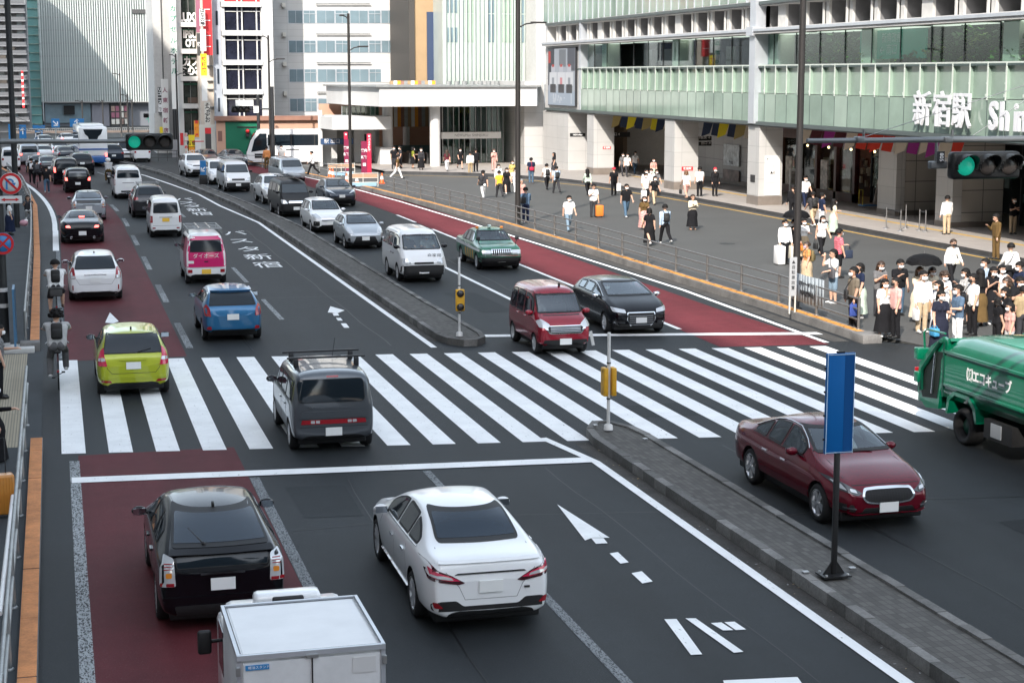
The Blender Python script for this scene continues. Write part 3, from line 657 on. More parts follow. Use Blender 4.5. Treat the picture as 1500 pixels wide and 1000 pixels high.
bp(e,'coping',lambda b:b.box(X(318,Y),X(640,Y),Y-.35,Y+.7,Z(177,320,Y),Z(170.5,320,Y),BROWN))
bp(e,'vent_grille',lambda b:b.box(X(322,Y),X(328,Y),Y-.03,Y,Z(207,325,Y),Z(192,325,Y),mat('grille_brown',(.20,.10,.08),.6)))
g_=one('sliding_gate',lambda b:(b.box(X(333,Y),X(380,Y),Y-.02,Y+.08,.5,Z(178.5,350,Y),mat('gate_green',(.0,.135,.07),.55,nz=[(.4,.12)])),b.box(X(350,Y),X(378,Y),Y-.1,Y-.03,Z(187,350,Y),Z(185.5,350,Y),BLACKM)),None,(X(356,Y),Y,0))
tag(g_,'tall green sliding gate in the pink wall','gate')
g_=one('signal_lamp',lambda b:(b.box(X(362,Y),X(367,Y),Y-.35,Y-.1,Z(200,365,Y),Z(189,365,Y),BLACKM),b.ball((X(364.5,Y),Y-.4,Z(192,365,Y)),.17,SRED,n=8)),None,(X(364,Y),Y,5));tag(g_,'small red lamp in a black case on the green gate','lamp')
e=bldg('signboard_building','narrow beige building covered with vertical shop signs',9.5,162);Y=162
BEI=mat('beige_wall',(.56,.49,.42),.7,nz=[(.5,.08)])
bp(e,'wall',lambda b:b.box(X(298,Y),X(319,Y),Y,Y+10,0,40,BEI))
bp(e,'drain_pipe',lambda b:b.tube([(X(319,Y),Y-.2,0),(X(319,Y),Y-.2,40)],.14,mat('pipe_ochre',(.55,.42,.22),.6)))
for yy in(10,22,37,53,65,96,118,130,156,186):bp(e,'ledge',lambda b:b.box(X(308,Y),X(318,Y),Y-.3,Y,Z(yy+1,310,Y),Z(yy,310,Y),GALV))
SYEL=mat('sign_yellow',(.80,.62,.02),.5);SORG=mat('sign_orange',(.80,.32,.02),.5);SGRY=mat('sign_dark_grey',(.06,.06,.06),.5);SGRN=mat('letter_green',(.0,.22,.13),.5);SPUR=mat('sign_mauve',(.30,.11,.16),.5)
def vsign(name,label,px0,px1,py0,py1,Y,m,txt=(),t=.25):
 x0,x1=X(px0,Y),X(px1,Y);z0,z1=Z(py1,px0,Y),Z(py0,px0,Y)
 e=empty(name,((x0+x1)/2,Y,z0));tag(e,label,'sign','vertical shop signs across the crossing')
 h=(x1-x0)/2;b=MB();b.box(-h,h,0,t,0,z1-z0,m);b.build('board',e)
 if txt:
  b=MB()
  for s,sz,fx,fy,lm in txt:text_mesh(b,s,sz,lm,FACE_S(h*fx,-.012,(z1-z0)*fy),bold=.012)
  b.build('lettering',e)
 return e
col=lambda s,sz,m,top=.9,bot=.1,fx=0:[(c,sz,fx,top+(bot-top)*i/max(1,len(s)-1),m)for i,c in enumerate(s)]
vsign('shop_sign','tall red sign with small white bars on the beige building',305,317.5,-20,81,159.6,SRED,[('━━',.35,-.3,f,LETW)for f in(.12,.28,.5,.66)])
vsign('shop_sign','white sign with black characters beside the tall red sign',300,308,13.5,38.5,159,SWHITE,col('はなの舞',.42,LETK))
vsign('shop_sign','mauve banner beside the tall red sign',295,301,-20,48,159.8,SPUR)
vsign('shop_sign','dark grey banner under the mauve one',295.4,301,49,82,159.7,SGRY,[('図',.4,.2,.5,LETW)])
vsign('shop_sign','blank white vertical sign above the yellow one',300.3,308.3,43,75,159,SWHITE)
vsign('shop_sign','yellow vertical sign with red characters',300,308.5,79,111,159,SYEL,col('鉄板焼',.42,SRED,.75,.25))
vsign('shop_sign','blank white vertical sign under the yellow one',300.4,308.2,116,148,159,SWHITE)
vsign('shop_sign','cream sign with slim black characters',303.6,311.5,150,183,158.6,SCREAM,col('そつぷとお',.5,LETK,.85,.2))
vsign('shop_sign','sign with a red top over a dark grey panel',303.5,312,187.5,196,156,SRED)
vsign('shop_sign','dark grey sign panel below a red top',303.6,312,196,219,156,SGRY)
vsign('shop_sign','orange vertical sign on the corner',287.8,294.6,177,201,157,SORG,col('居酒屋',.3,SRED))
vsign('shop_sign','yellow street sign board with black characters',279,288,198,215,156.5,SYEL,[('新宿',.45,0,.3,LETK)])
vsign('shop_sign','orange street sign board with white lettering',279,287.5,216,229,156.3,SORG,[('HOT',.4,0,.5,LETW)])
vsign('shop_sign','red street banner sign left of the yellow board',267,271.5,195,213,156.5,SRED)
vsign('shop_sign','cream street banner with dark characters',273,277.5,195,228,156.5,SCREAM,col('らーめん',.32,SRED))
vsign('shop_sign','white menu board edged with red',288.5,297,204,230,156.2,SWHITE,[('━━',.5,0,.85,SRED),('━━',.5,0,.15,SRED)])
vsign('shop_sign','green lettered white board by the gate',300,318,222,234,156.1,SWHITE,[('営業中',.35,-.4,.5,SGRN)])
vsign('shop_sign','white shop gable board under the cream sign',295,319,183,236,161,SCREAM)
e=bldg('hotel_building','white hotel with lettered dark windows between ledges',6,165);Y=165
bp(e,'wall',lambda b:(b.box(X(266,Y),X(273,Y),Y-.4,Y+10,0,40,WB),b.box(X(262,Y),X(300,Y),Y+1.2,Y+10,0,40,SHOP)))
for(ya,yb,tx)in((-8,33,'LUXU'),(41,72,'IPSU|OT'),(80,112,'カプ|安心お'),(120,152,''),(161,200,'')):
 bp(e,'ledge',lambda b:b.box(X(270,Y),X(300,Y),Y-.6,Y+.8,Z(yb+7,280,Y),Z(yb,280,Y),WB))
 bp(e,'window',lambda b:(b.box(X(275,Y),X(298,Y),Y+.4,Y+.44,Z(yb,280,Y),Z(ya,280,Y),mat('hotel_glass',(.025,.035,.03),.08,spec=.6,nz=[(1,.6)])),b.box(X(275,Y),X(298,Y),Y+.3,Y+.4,Z(ya+5,280,Y),Z(ya+2,280,Y),mat('green_blind',(.03,.16,.10),.5)),b.box(X(284,Y),X(284.5,Y),Y+.3,Y+.42,Z(yb,280,Y),Z(ya,280,Y),GALV),b.box(X(280,Y),X(295,Y),Y+.33,Y+.4,Z(yb-1,280,Y),Z(yb-9,280,Y),mat('brown_counter',(.09,.06,.045),.6))if not tx else None))
 if tx:
  def _t(b):
   rows=tx.split('|')
   for i,s in enumerate(rows):text_mesh(b,s,.95 if len(rows)>1 else 1.1,LETW,FACE_S(X(286,Y),Y+.25,Z(yb-(7 if len(rows)==1 else 21-13*i),286,Y)),bold=.05,sx=.72)
  bp(e,'lettering',_t)
e2=vsign('hotel_sign','tall white hotel sign with green vertical characters',257,266,-30,160,163.6,SWHITE)
b=MB()
for ch,py in zip('カプセルホテル',(13.5,28.5,43.5,60,75,91,105)):text_mesh(b,ch,.62,SGRN,FACE_S(0,-.02,Z(py,261,163.6)-e2.location.z),bold=.01)
b.build('lettering',e2)
e=bldg('pale_building','plain pale building left of the hotel sign',4,170);Y=170
bp(e,'wall',lambda b:(b.box(X(232,Y),X(258,Y),Y,Y+12,0,44,CONCW),b.box(X(244,Y),X(245.4,Y),Y-.1,Y,5,44,SGRY),b.box(X(258,Y),X(268,Y),Y+1,Y+12,0,44,SGRY)))
vsign('shop_sign','narrow black sign with white characters on the pale building',236.5,241.5,128,166,168.5,SGRY,col('リユース買取',.4,LETW))
vsign('shop_sign','white banner sign with thin characters beside the black sign',241.8,251.5,116,200,168.3,SWHITE,col('人東宿新店',.5,SPUR,.8,.1))
vsign('shop_sign','grey lettered sign low on the pale building',255,265,205,236,160.5,mat('sign_grey',(.25,.25,.26),.5))
vsign('shop_sign','white lower board behind the left signal',230,247,166,200,168.9,CONCW)
vsign('shop_sign','small yellow board over the far pavement',237.5,242,186,195,168,SYEL)
e=bldg('glass_building','huge pale building of vertical glass fins closing the street',4,262);Y=262
GL2=mat('pale_glass_front',(.40,.47,.46),.25,spec=.5,nz=[(.12,.08)])
bp(e,'wall',lambda b:(b.box(X(67,Y),X(233,Y),Y,Y+30,Z(150,100,Y),60,GL2),b.box(X(70,Y),X(233,Y),Y-.5,Y+.5,Z(150.5,100,Y),Z(148.5,100,Y),CONCW),b.box(X(70,Y),X(200,Y),Y+1,Y+30,0,Z(150,100,Y),mat('grey_base',(.13,.14,.16),.6)),b.box(X(200,Y),X(233,Y),Y+1,Y+30,0,Z(150,100,Y),mat('grey_base',(.13,.14,.16),.6))))
for k in range(48):
 px=69+k*3.45;bp(e,'fin',lambda b:b.box(X(px,Y),X(px+1.3,Y),Y-.8,Y,Z(149,px,Y),60,mat('pale_fin',(.60,.64,.62),.5)))
for k in range(10):
 py=140-k*19;bp(e,'joint',lambda b:b.box(X(67,Y),X(233,Y),Y-.15,Y-.02,Z(py,100,Y),Z(py-.7,100,Y),GALV))
bp(e,'louvre',lambda b:[b.box(X(a,Y),X(c,Y),Y-1.0,Y-.7,Z(20.5,210,Y),Z(14.5,210,Y),SGRY)for a,c in((203,212),(212.6,222),(222.6,232))])
bp(e,'shop_window',lambda b:(b.box(X(72,Y),X(138,Y),Y+.7,Y+1,.5,Z(152,100,Y),TEALW),b.box(X(99,Y),X(115,Y),Y+.3,Y+.7,Z(168,100,Y),Z(155,100,Y),SHOP),b.box(X(140,Y),X(165,Y),Y+.5,Y+.9,0,Z(152,100,Y),mat('grey_panel',(.20,.20,.23),.5))))
bp(e,'shop_window',lambda b:(b.box(X(167,Y),X(193,Y),Y+.4,Y+.9,Z(186,180,Y),Z(154,100,Y),SGRY),[b.box(X(168+6.4*(i%4),Y),X(173+6.4*(i%4),Y),Y+.2,Y+.4,Z(163+9.5*(i//4),180,Y),Z(155.5+9.5*(i//4),180,Y),random.choice([SCREAM,SPUR,mat('shop_pic3',(.3,.2,.17),.5,nz=[(1,.6)])]))for i in range(12)]))
bp(e,'teal_side',lambda b:(b.box(X(50,Y),X(67.3,Y),Y+1,Y+30,0,60,mat('teal_glass',(.16,.33,.32),.15,nz=[(.1,.1)])),[b.box(X(50,Y),X(67,Y),Y+.8,Y+1,Z(py,60,Y),Z(py-1,60,Y),GBAND2)for py in range(0,190,13)]))
e=bldg('apartment_tower','grey apartment tower with rows of balconies at the left edge',-5,236);Y=236
APT=mat('grey_apartment',(.15,.158,.17),.6,nz=[(.3,.12)])
bp(e,'wall',lambda b:b.prism([(X(-60,Y)-14,Y+1.2,0),(X(50,Y),Y+1.2,0),(X(50,Y),Y+1.2,24),(-17,Y+1.2,36),(X(-60,Y)-14,Y+1.2,36)],(0,14,0),APT))
for k in range(15):
 py=176-k*12.2
 bp(e,'balcony',lambda b:(b.box(X(-60,Y),X(49,Y),Y-.4,Y+1.2,Z(py+2.2,20,Y),Z(py,20,Y),APT),b.box(X(-60,Y),X(48,Y),Y-.42,Y-.36,Z(py,20,Y),Z(py-4.5,20,Y),mat('balcony_rail',(.095,.10,.11),.5))))
 for a in(-30,-8,8,22,36):bp(e,'window',lambda b:b.box(X(a,Y),X(a+random.choice((7,10)),Y),Y+1.1,Y+1.2,Z(py-1,20,Y),Z(py-9.5,20,Y),random.choice((OPQG,APT,TEALW,APT))))
vsign('shop_sign','narrow red and white banner on the grey apartment tower',39.3,42.3,104,158,234.5,SRED,col('▪▪▪▪▪▪',.8,LETW))
e=bldg('footbridge','brown steel footbridge crossing far down the street',0,232);e['category']='bridge';Y=232
bp(e,'girder',lambda b:b.box(X(28,Y),X(228,Y),Y,Y+3,Z(197,100,Y),Z(192,100,Y),mat('girder_brown',(.13,.10,.085),.6,nz=[(.5,.2)])))
bp(e,'railing',lambda b:(b.box(X(28,Y),X(228,Y),Y,Y+.1,Z(188.6,100,Y),Z(187.8,100,Y),GALV),[b.box(X(p,Y),X(p+.5,Y),Y,Y+.1,Z(192,100,Y),Z(188,100,Y),GALV)for p in range(30,228,3)]))
for p in(60,110,160,212):bp(e,'pier',lambda b:b.box(X(p,Y),X(p+4,Y),Y+.5,Y+2,0,Z(197,100,Y),CONCW))
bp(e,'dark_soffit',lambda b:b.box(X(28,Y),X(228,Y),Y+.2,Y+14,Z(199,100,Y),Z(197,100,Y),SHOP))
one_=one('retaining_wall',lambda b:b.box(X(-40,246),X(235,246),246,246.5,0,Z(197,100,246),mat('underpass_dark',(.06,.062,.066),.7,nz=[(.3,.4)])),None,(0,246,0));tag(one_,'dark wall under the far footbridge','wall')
e=bldg('pavilion','white pavilion with two stacked canopies and round columns',28,134)
PW=mat('pavilion_white',(.56,.56,.555),.5,nz=[(.4,.05)])
def _can(b):
 Yf=131.0;za,zb=Z(156,650,Yf),Z(128,650,Yf)
 A=(X(558,Yf),Yf);B=(X(786,Yf),Yf);C_=(X(505,141),141);D_=(X(800,150),150)
 b.prism([(A[0],A[1],za),(B[0],B[1],za),(D_[0],D_[1],za),(C_[0],C_[1]+9,za),(C_[0],C_[1],za)],(0,0,zb-za),PW)
 b.prism([(A[0]-.3,A[1]-.2,zb),(B[0]+.2,B[1]-.2,zb),(D_[0],D_[1],zb),(C_[0]-.3,C_[1]+9,zb),(C_[0]-.3,C_[1],zb)],(0,0,.12),GALV)
bp(e,'upper_canopy',_can)
def _can2(b):
 Yf=134.5;za,zb=Z(190,530,Yf),Z(171.5,530,Yf)
 b.prism([(X(489,Yf),Yf,za),(X(574,Yf),Yf,za),(X(574,139),139,za),(X(468,143),143,za),(X(468,139),139,za)],(0,0,zb-za),PW)
 b.prism([(X(468,138.4),138.4,0),(X(474,138.4),138.4,0),(X(474,143),143,0),(X(468,143),143,0)],(0,0,Z(163,470,139)),PW)
bp(e,'lower_canopy',_can2)
def cyl(name,px,Yc,r,z1):bp(e,name,lambda b:b.lathe([(r,0),(r,z1)],PW,Matrix.Translation((X(px,Yc),Yc,0)),24))
cyl('column',638,132.6,.42,Z(156,640,131));cyl('column',744,140,.42,7);cyl('column',569,138,.42,6);cyl('column',596,150,.3,6);cyl('column',550,147,.4,6)
bp(e,'wall',lambda b:b.box(X(474,140),X(495,140),140,144,0,Z(190,480,140),PW))
bp(e,'wall',lambda b:b.box(X(520,140),X(535,140),140,144,0,Z(190,480,140),PW))
bp(e,'wall',lambda b:b.box(X(495,141),X(520,141),141.5,144,0,4,mat('lift_grey',(.30,.29,.27),.5)))
bp(e,'wall',lambda b:b.box(X(768,133),X(797,133),133,150,0,7,STONE))
bp(e,'wall',lambda b:b.box(X(556,137),X(574,137),136.5,139,0,1.7,PW))
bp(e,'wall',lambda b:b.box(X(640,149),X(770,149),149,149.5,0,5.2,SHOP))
bp(e,'clerestory',lambda b:(b.box(X(508,139),X(563,139),141,141.1,Z(172,520,139),Z(156,520,139),WGREEN),[b.box(X(p,139),X(p+1,139),140.9,141,Z(172,520,139),Z(156,520,139),GALV)for p in range(508,564,7)]))
def _ent(b):
 Yf=137
 b.box(X(648,Yf),X(736,Yf),Yf,Yf+.06,0,Z(157,700,Yf),WGREEN)
 for p in range(648,740,8):b.box(X(p,Yf),X(p+.9,Yf),Yf-.15,Yf,0,Z(157,700,Yf),GALV)
 for p in(658,670,681,692,704,716,728):b.lathe([(.22,0),(.22,7)],mat('grey_column',(.22,.23,.23),.5),Matrix.Translation((X(p,140.5),140.5,0)),10)
bp(e,'glass_entrance',_ent)
sgn=bp(e,'entrance_sign',lambda b:b.box(X(647,136.4),X(733,136.4),136.2,136.6,Z(203,690,136.4),Z(193.5,690,136.4),SWHITE))
def _el(b):text_mesh(b,'NEWoMan SHINJUKU',.3,mat('grey_letter',(.25,.25,.25),.5),FACE_S(X(690,136.4),136.18,Z(198.2,690,136.4)))
bp(e,'lettering',_el)
bp(e,'blue_sign',lambda b:(b.box(X(471,138),X(518,138),137.7,138,Z(211.5,490,138),Z(203,490,138),mat('sign_navy',(.03,.07,.16),.5)),text_mesh(b,'駅 出口',.4,LETW,FACE_S(X(487,138),137.68,Z(207,490,138)))))
bp(e,'teal_hoarding',lambda b:b.box(X(574,146),X(632,146),146,146.2,0,Z(213,600,146),mat('hoarding_teal',(.11,.17,.17),.6)))
def _stripes(b):
 for i,p in enumerate(range(572,634,5)):b.box(X(p,149),X(p+5,149),148.5,148.8,3,7,(OCH,SWHITE,SORG,BROWN,GALV)[i%5])
bp(e,'striped_screen',_stripes)
bp(e,'escalator',lambda b:[b.prism([(X(p,136),136,.1),(X(p,136)+.12,136,.1),(X(p,136)+.12,141,.1),(X(p,136),141,.1)],(0,0,1.15),SGRY)for p in(584,600,614,626)])
for i,(xa,xb_,ya,h_,c_)in enumerate(((-62,-20,-170,125,(.09,.085,.08)),(-12,22,-140,110,(.06,.065,.075)),(26,60,-135,95,(.10,.09,.085)),(64,120,-130,85,(.10,.11,.12)))):
 e=bldg('added_unseen_block',('first','second','third','fourth')[i]+' from the left of the unseen blocks added behind the viewpoint to dim reflections',xa,ya)  # unseen blocks, added tall and dark to dim reflections and low sky
 bp(e,'wall',lambda b:b.box(xa,xb_,ya-20,ya,0,h_,tiled('block_%d'%i,c_,(.03,.035,.04),3.0,3.4,.5,.7,.1,'auto')))
e=bldg('bus_terminal_tower','tall building along the left side of the street',-30,0)
bp(e,'wall',lambda b:(b.box(-60,-18,-130,150,14,51,tiled('tower_panels',(.20,.21,.22),(.05,.06,.07),3.2,1.9,.4,.5,.05,'auto')),b.box(-60,-18.5,-130,150,0,14,CONCW)))
def paint(name,col,metal=.0,rough=.32):
 return mat('paint_'+name,col,rough,metal,.4,.8)
PBLACK=mat('paint_black',(.003,.003,.005),.2,0,.2,.38);PWHITE=paint('white',(.80,.81,.82));PSILV=paint('silver',(.42,.45,.48),.55,.35)
PGREY=paint('grey',(.085,.095,.108),.4,.3);PLIME=paint('lime',(.40,.45,.02),.15);PBLUE=paint('blue',(.018,.135,.29),.3)
PRED=mat('paint_deep_red',(.115,.0015,.011),.18,.2,.3,.5);PRED2=paint('wine_red',(.27,.004,.018),.2,.25);PPINK=paint('magenta',(.60,.012,.14));PGREEN=paint('green',(.0,.135,.062))
PNAVY=paint('dark_blue',(.012,.02,.035),.2);PMATT=mat('matt_black',(.013,.013,.014),.45);PDGREY=paint('dark_grey',(.03,.03,.034),.4)
CGLASS=glass('car_glass_clear',(.62,.72,.72),.10)
SEAT=mat('seat_fabric',(.10,.105,.11),.8);SEATL=mat('seat_light',(.34,.35,.36),.8);CABIN=mat('cabin_dark',(.015,.015,.016),.8)
def lerp(a,b,t):return a+(b-a)*t
def prof(pts,s):
 if s<=pts[0][0]:return pts[0][1]
 for(a,za),(b,zb)in zip(pts,pts[1:]):
  if s<=b:return lerp(za,zb,(s-a)/(b-a))
 return pts[-1][1]
def inside(p,poly):
 x,y=p;r=False;n=len(poly);j=n-1
 for i in range(n):
  xi,yi=poly[i];xj,yj=poly[j]
  if(yi>y)!=(yj>y)and x<(xj-xi)*(y-yi)/(yj-yi)+xi:r=not r
  j=i
 return r
def rounded(pts,r,n=4):
 out=[];k=len(pts)
 for i in range(k):
  p=Vector((*pts[i],0));a=Vector((*pts[i-1],0));b=Vector((*pts[(i+1)%k],0))
  rr=min(r,(a-p).length*.45,(b-p).length*.45)
  p0=p+(a-p).normalized()*rr;p1=p+(b-p).normalized()*rr
  for j in range(n+1):
   t=j/n;q=p0*(1-t)**2+p*2*t*(1-t)+p1*t*t;out.append((q.x,q.y))
 return out
def inset(pts,d):
 k=len(pts);out=[];ar=sum(pts[i][0]*pts[(i+1)%k][1]-pts[(i+1)%k][0]*pts[i][1]for i in range(k));sg=1 if ar>0 else-1
 for i in range(k):
  a,p,b=(Vector((*q,0))for q in(pts[i-1],pts[i],pts[(i+1)%k]))
  if(p-a).length<1e-6 or(b-p).length<1e-6:out.append(pts[i]);continue
  n1=Vector((-(p-a).y,(p-a).x,0)).normalized()*sg;n2=Vector((-(b-p).y,(b-p).x,0)).normalized()*sg
  m=(n1+n2);m=m/max(.4,m.length_squared/2)/1*d if m.length>1e-6 else n1*d
  out.append((p.x+m.x,p.y+m.y))
 return out
class Car:
 def __init__(self,name,label,cat,L,W,H,top,belt,roofw,zb=.27,fo=.85,ro=.8,wr=.32,body=None,rr=.35,rf=.5,ra=.14,fa=.22,see=False,lvl=2,tuck=.0,group=None,hoodw=.84,shoulder=.965):
  self.L,self.W,self.H,self.top,self.belt,self.see=L,W,H,top,belt,see
  self.root=empty(name);tag(self.root,label,cat,group);self.body_mat=body;self.cut=[];self.wr=wr
  self.ws=(ro,L-fo);self.parts={}
  W2=W/2
  def plan(s):
   f=1.0
   if s<rr:f-=ra*(1-s/rr)**2
   if L-s<rf:f-=fa*(1-(L-s)/rf)**2
   return f
  ss=sorted(set([0,.05,L-.05,L]+[p[0]for p in top]+[ro,L-fo,L*.5]))
  s2=[ss[0]]
  for s in ss[1:]:
   if s-s2[-1]<.035 and s not in(L,):continue
   while s-s2[-1]>.62:s2.append(s2[-1]+.45)
   s2.append(s)
  rings=[]
  for s in s2:
   zt=prof(top,s);zs=min(prof(belt,s),zt-.05);f=plan(s);w=W2*f
   c=max(0,min(1,(zt-zs-.06)/(H-zs-.06)))
   z0=zb+(.10 if s in(0,L)else .0)
   if s==0:zt-=.03
   if s==L:zt-=.04
   wt=lerp(w*hoodw,roofw/2*(1-(1-f)*.6),c);sh=w*shoulder
   hz=zs-z0
   pts=[(0,z0),(w*.80,z0),(w*(.955-tuck),z0+.06),(w*(.985-tuck),z0+.16),(w,z0+hz*.52),(w*.992,z0+hz*.78),(sh,zs),(lerp(sh,wt,.55),lerp(zs,zt,.50)),(lerp(sh,wt,.92),lerp(zs,zt,.86)),(wt*.80,zt-.012-.02*c),(wt*.42,zt-.002),(0,zt+.004)]
   rings.append([(x,s-L/2,z)for x,z in pts])
  bm=bmesh.new();K=len(rings[0]);V=[]
  for r in rings:
   row=[bm.verts.new(p)for p in r]+[bm.verts.new((-p[0],p[1],p[2]))for p in r[K-2:0:-1]]
   V.append(row)
  n=len(V[0])
  for i in range(len(V)-1):
   for j in range(n):
    f=bm.faces.new((V[i][j],V[i][(j+1)%n],V[i+1][(j+1)%n],V[i+1][j]));f.smooth=True
    if j in(0,n-1):f.material_index=1
  for row,flip in((V[0],False),(V[-1],True)):
   for j in range(K-1):
    a,b=row[j],row[j+1];c_,d_=row[(n-j-1)%n],row[(n-j)%n]
    vs_=[a,b,c_,d_]if j not in(0,K-2)else([a,b,c_]if j==0 else[a,b,d_])
    f=bm.faces.new(vs_ if not flip else vs_[::-1]);f.smooth=True
  bmesh.ops.recalc_face_normals(bm,faces=bm.faces[:])
  cl=bm.edges.layers.float.new('crease_edge')
  for i in range(len(V)-1):
   for j,cv in((6,.35),(n-6,.35),(2,.4),(n-2,.4),(1,.5),(n-1,.5)):
    e=bm.edges.get((V[i][j],V[i+1][j]))
    if e:e[cl]=cv
  for row in(V[0],V[-1]):
   for j in range(n):
    e=bm.edges.get((row[j],row[(j+1)%n]))
    if e:e[cl]=.25
  me=bpy.data.meshes.new('body');bm.to_mesh(me);bm.free()
  me.materials.append(body);me.materials.append(DARK)
  ob=bpy.data.objects.new('body',me);COL.objects.link(ob)
  sb=ob.modifiers.new('s','SUBSURF');sb.levels=sb.render_levels=3 if see else lvl
  cu=MB()
  for s in self.ws:
   for sx in(-1,1):
    T=Matrix.Translation((sx*(W2-.02),s-L/2,wr))@Matrix.Rotation(math.pi/2,4,'Y')
    cu.lathe([(.001,-.24),(wr*1.13,-.24),(wr*1.15,.24),(.001,.24)],DARK,T,28,False)
  co=cu.build('cut');bmc=bmesh.new();bmc.from_mesh(co.data);bmesh.ops.remove_doubles(bmc,verts=bmc.verts[:],dist=.002);bmesh.ops.recalc_face_normals(bmc,faces=bmc.faces[:]);bmc.to_mesh(co.data);bmc.free()
  bo=ob.modifiers.new('b','BOOLEAN');bo.object=co;bo.operation='DIFFERENCE';bo.solver='EXACT';bo.material_mode='TRANSFER'
  dg=bpy.context.evaluated_depsgraph_get()
  nm=bpy.data.meshes.new_from_object(ob.evaluated_get(dg))
  ob.modifiers.clear();ob.data=nm;bpy.data.objects.remove(co)
  self.ob=ob;ob.parent=self.root
  b2=bmesh.new();b2.from_mesh(nm);self.bvh=BVHTree.FromBMesh(b2);b2.free()
  self.holes=[]
  u=MB();u.cbox(-W2+.16,W2-.16,-L/2+.22,L/2-.25,.15,zb+.12,DARK,.03);u.build('underbody_light_block',self.root)  # dark box added to block light and darken the gap under the car
  self._wheels()
 def up(self):return self.root
 def hit(self,side,u,v):
  L2=self.L/2
  if side=='F':o,d=Vector((u,L2+3,v)),Vector((0,-1,0))
  elif side=='R':o,d=Vector((u,-L2-3,v)),Vector((0,1,0))
  elif side=='L':o,d=Vector((-5,u-L2,v)),Vector((1,0,0))
  elif side=='X':o,d=Vector((5,u-L2,v)),Vector((-1,0,0))
  else:o,d=Vector((u,v-L2,6)),Vector((0,0,-1))
  h=self.bvh.ray_cast(o,d)
  if h[0]is None:
   q=o+d*(3 if side in 'FR' else 4);h=self.bvh.find_nearest(q);
  nrm=h[1]if h[1].dot(d)<0 else-h[1]
  return h[0],(nrm-d*.6).normalized(),d
 def conform(self,mb,poly,side,m,off=.004,grid=.09,hole=None,th=.03):
  bm=bmesh.new()
  def loop(pl):
   vs_=[bm.verts.new((p[0],p[1],0))for p in pl];return[bm.edges.new((vs_[i],vs_[(i+1)%len(vs_)]))for i in range(len(vs_))],vs_
  if hole:
   e1,_=loop(poly);e2,_=loop(hole);bmesh.ops.triangle_fill(bm,edges=e1+e2,use_beauty=True)
  else:
   vs_=[bm.verts.new((p[0],p[1],0))for p in poly];bm.faces.new(vs_)
  for ax in(0,1):
   lo=min(p[ax]for p in poly);hi=max(p[ax]for p in poly);n=int((hi-lo)/grid)
   for i in range(1,n+1):
    c=lo+(hi-lo)*i/(n+1);nn=Vector((1,0,0))if ax==0 else Vector((0,1,0))
    bmesh.ops.bisect_plane(bm,geom=bm.verts[:]+bm.edges[:]+bm.faces[:],plane_co=nn*c,plane_no=nn)
  bm.verts.index_update();bm.verts.ensure_lookup_table()
  P=[];Q=[]
  for v in bm.verts:
   p,nr,d=self.hit(side,v.co.x,v.co.y);P.append(p+nr*off);Q.append(p-nr*th)
  mir=side in('R','X');k=len(P);want=-d
  fs=[]
  for f in bm.faces:
   ids=[v.index for v in f.verts]
   nr=(P[ids[1]]-P[ids[0]]).cross(P[ids[-1]]-P[ids[0]])
   if nr.dot(want)<0:ids=ids[::-1]
   fs.append(ids)
  cnt={}
  for f in fs:
   for i in range(len(f)):
    e=(f[i],f[(i+1)%len(f)]);cnt[e]=1
  sk=[(b,a,a+k,b+k)for(a,b)in cnt if(b,a)not in cnt]
  mb.add(P+Q,fs,m,True);mb.add([*P,*Q],sk,m,False)
  bm.free()
 def feat(self,name,poly,side,m,off=.004,grid=.09,th=.03,parent=None,label=None):
  b=MB();self.conform(b,poly,side,m,off,grid,None,th);o=b.build(name,parent or self.root)
  if label:o['label']=label
  return o
 def both(self,name,poly,side,m,**k):
  r=self.feat(name,poly,side,m,**k);l=self.feat(name,[(-x,z)for x,z in poly][::-1],side,m,**k);return l,r
 def sides(self,name,poly,m,**k):
  return self.feat(name,poly,'L',m,**k),self.feat(name,poly[::-1],'X',m,**k)
 def line(self,pts,side,w=.012,m=None,off=.002):
  b=MB()
  for(a,c)in zip(pts,pts[1:]):
   d=Vector((c[0]-a[0],c[1]-a[1]));n=Vector((-d.y,d.x)).normalized()*w/2
   self.conform(b,[(a[0]+n.x,a[1]+n.y),(c[0]+n.x,c[1]+n.y),(c[0]-n.x,c[1]-n.y),(a[0]-n.x,a[1]-n.y)],side,m or DARK,off,.12,None,.004)
  return b.build('panel_gap',self.root)
 def window(self,name,poly,side,see=None,frame=.035,gm=None,fm=None):
  see=self.see if see is None else see
  inn=inset(poly,frame)
  b=MB()
  if see:
   self.conform(b,poly,side,fm or DARK,.008,.045,inn,.03);self.holes.append((inset(poly,frame*.5),side))
   g=MB();self.conform(g,inset(poly,frame*.8),side,CGLASS,.004,.05,None,.0)
  else:
   self.conform(b,poly,side,fm or DARK,.008,.045);g=MB();self.conform(g,inn,side,gm or AGLASS,.012,.045,None,.004)
  o=b.build(name,self.root);g.build('pane',o);return o
 def side_windows(self,spans,low=.045,high=.115,see=None,gm=None,fm=None):
  for s0,s1 in spans:
   n=6;up=[];lo=[]
   for i in range(n+1):
    s=s0+(s1-s0)*i/n;zl=prof(self.belt,s)+low;zh=max(zl+.03,min(prof(self.top,s),self.H-.0)-high)
    up.append((s,zh));lo.append((s,zl))
   poly=rounded(lo+up[::-1],.05,2)
   for sd in 'LX':self.window('side_window',poly if sd=='L' else poly[::-1],sd,see,.028,gm,fm)
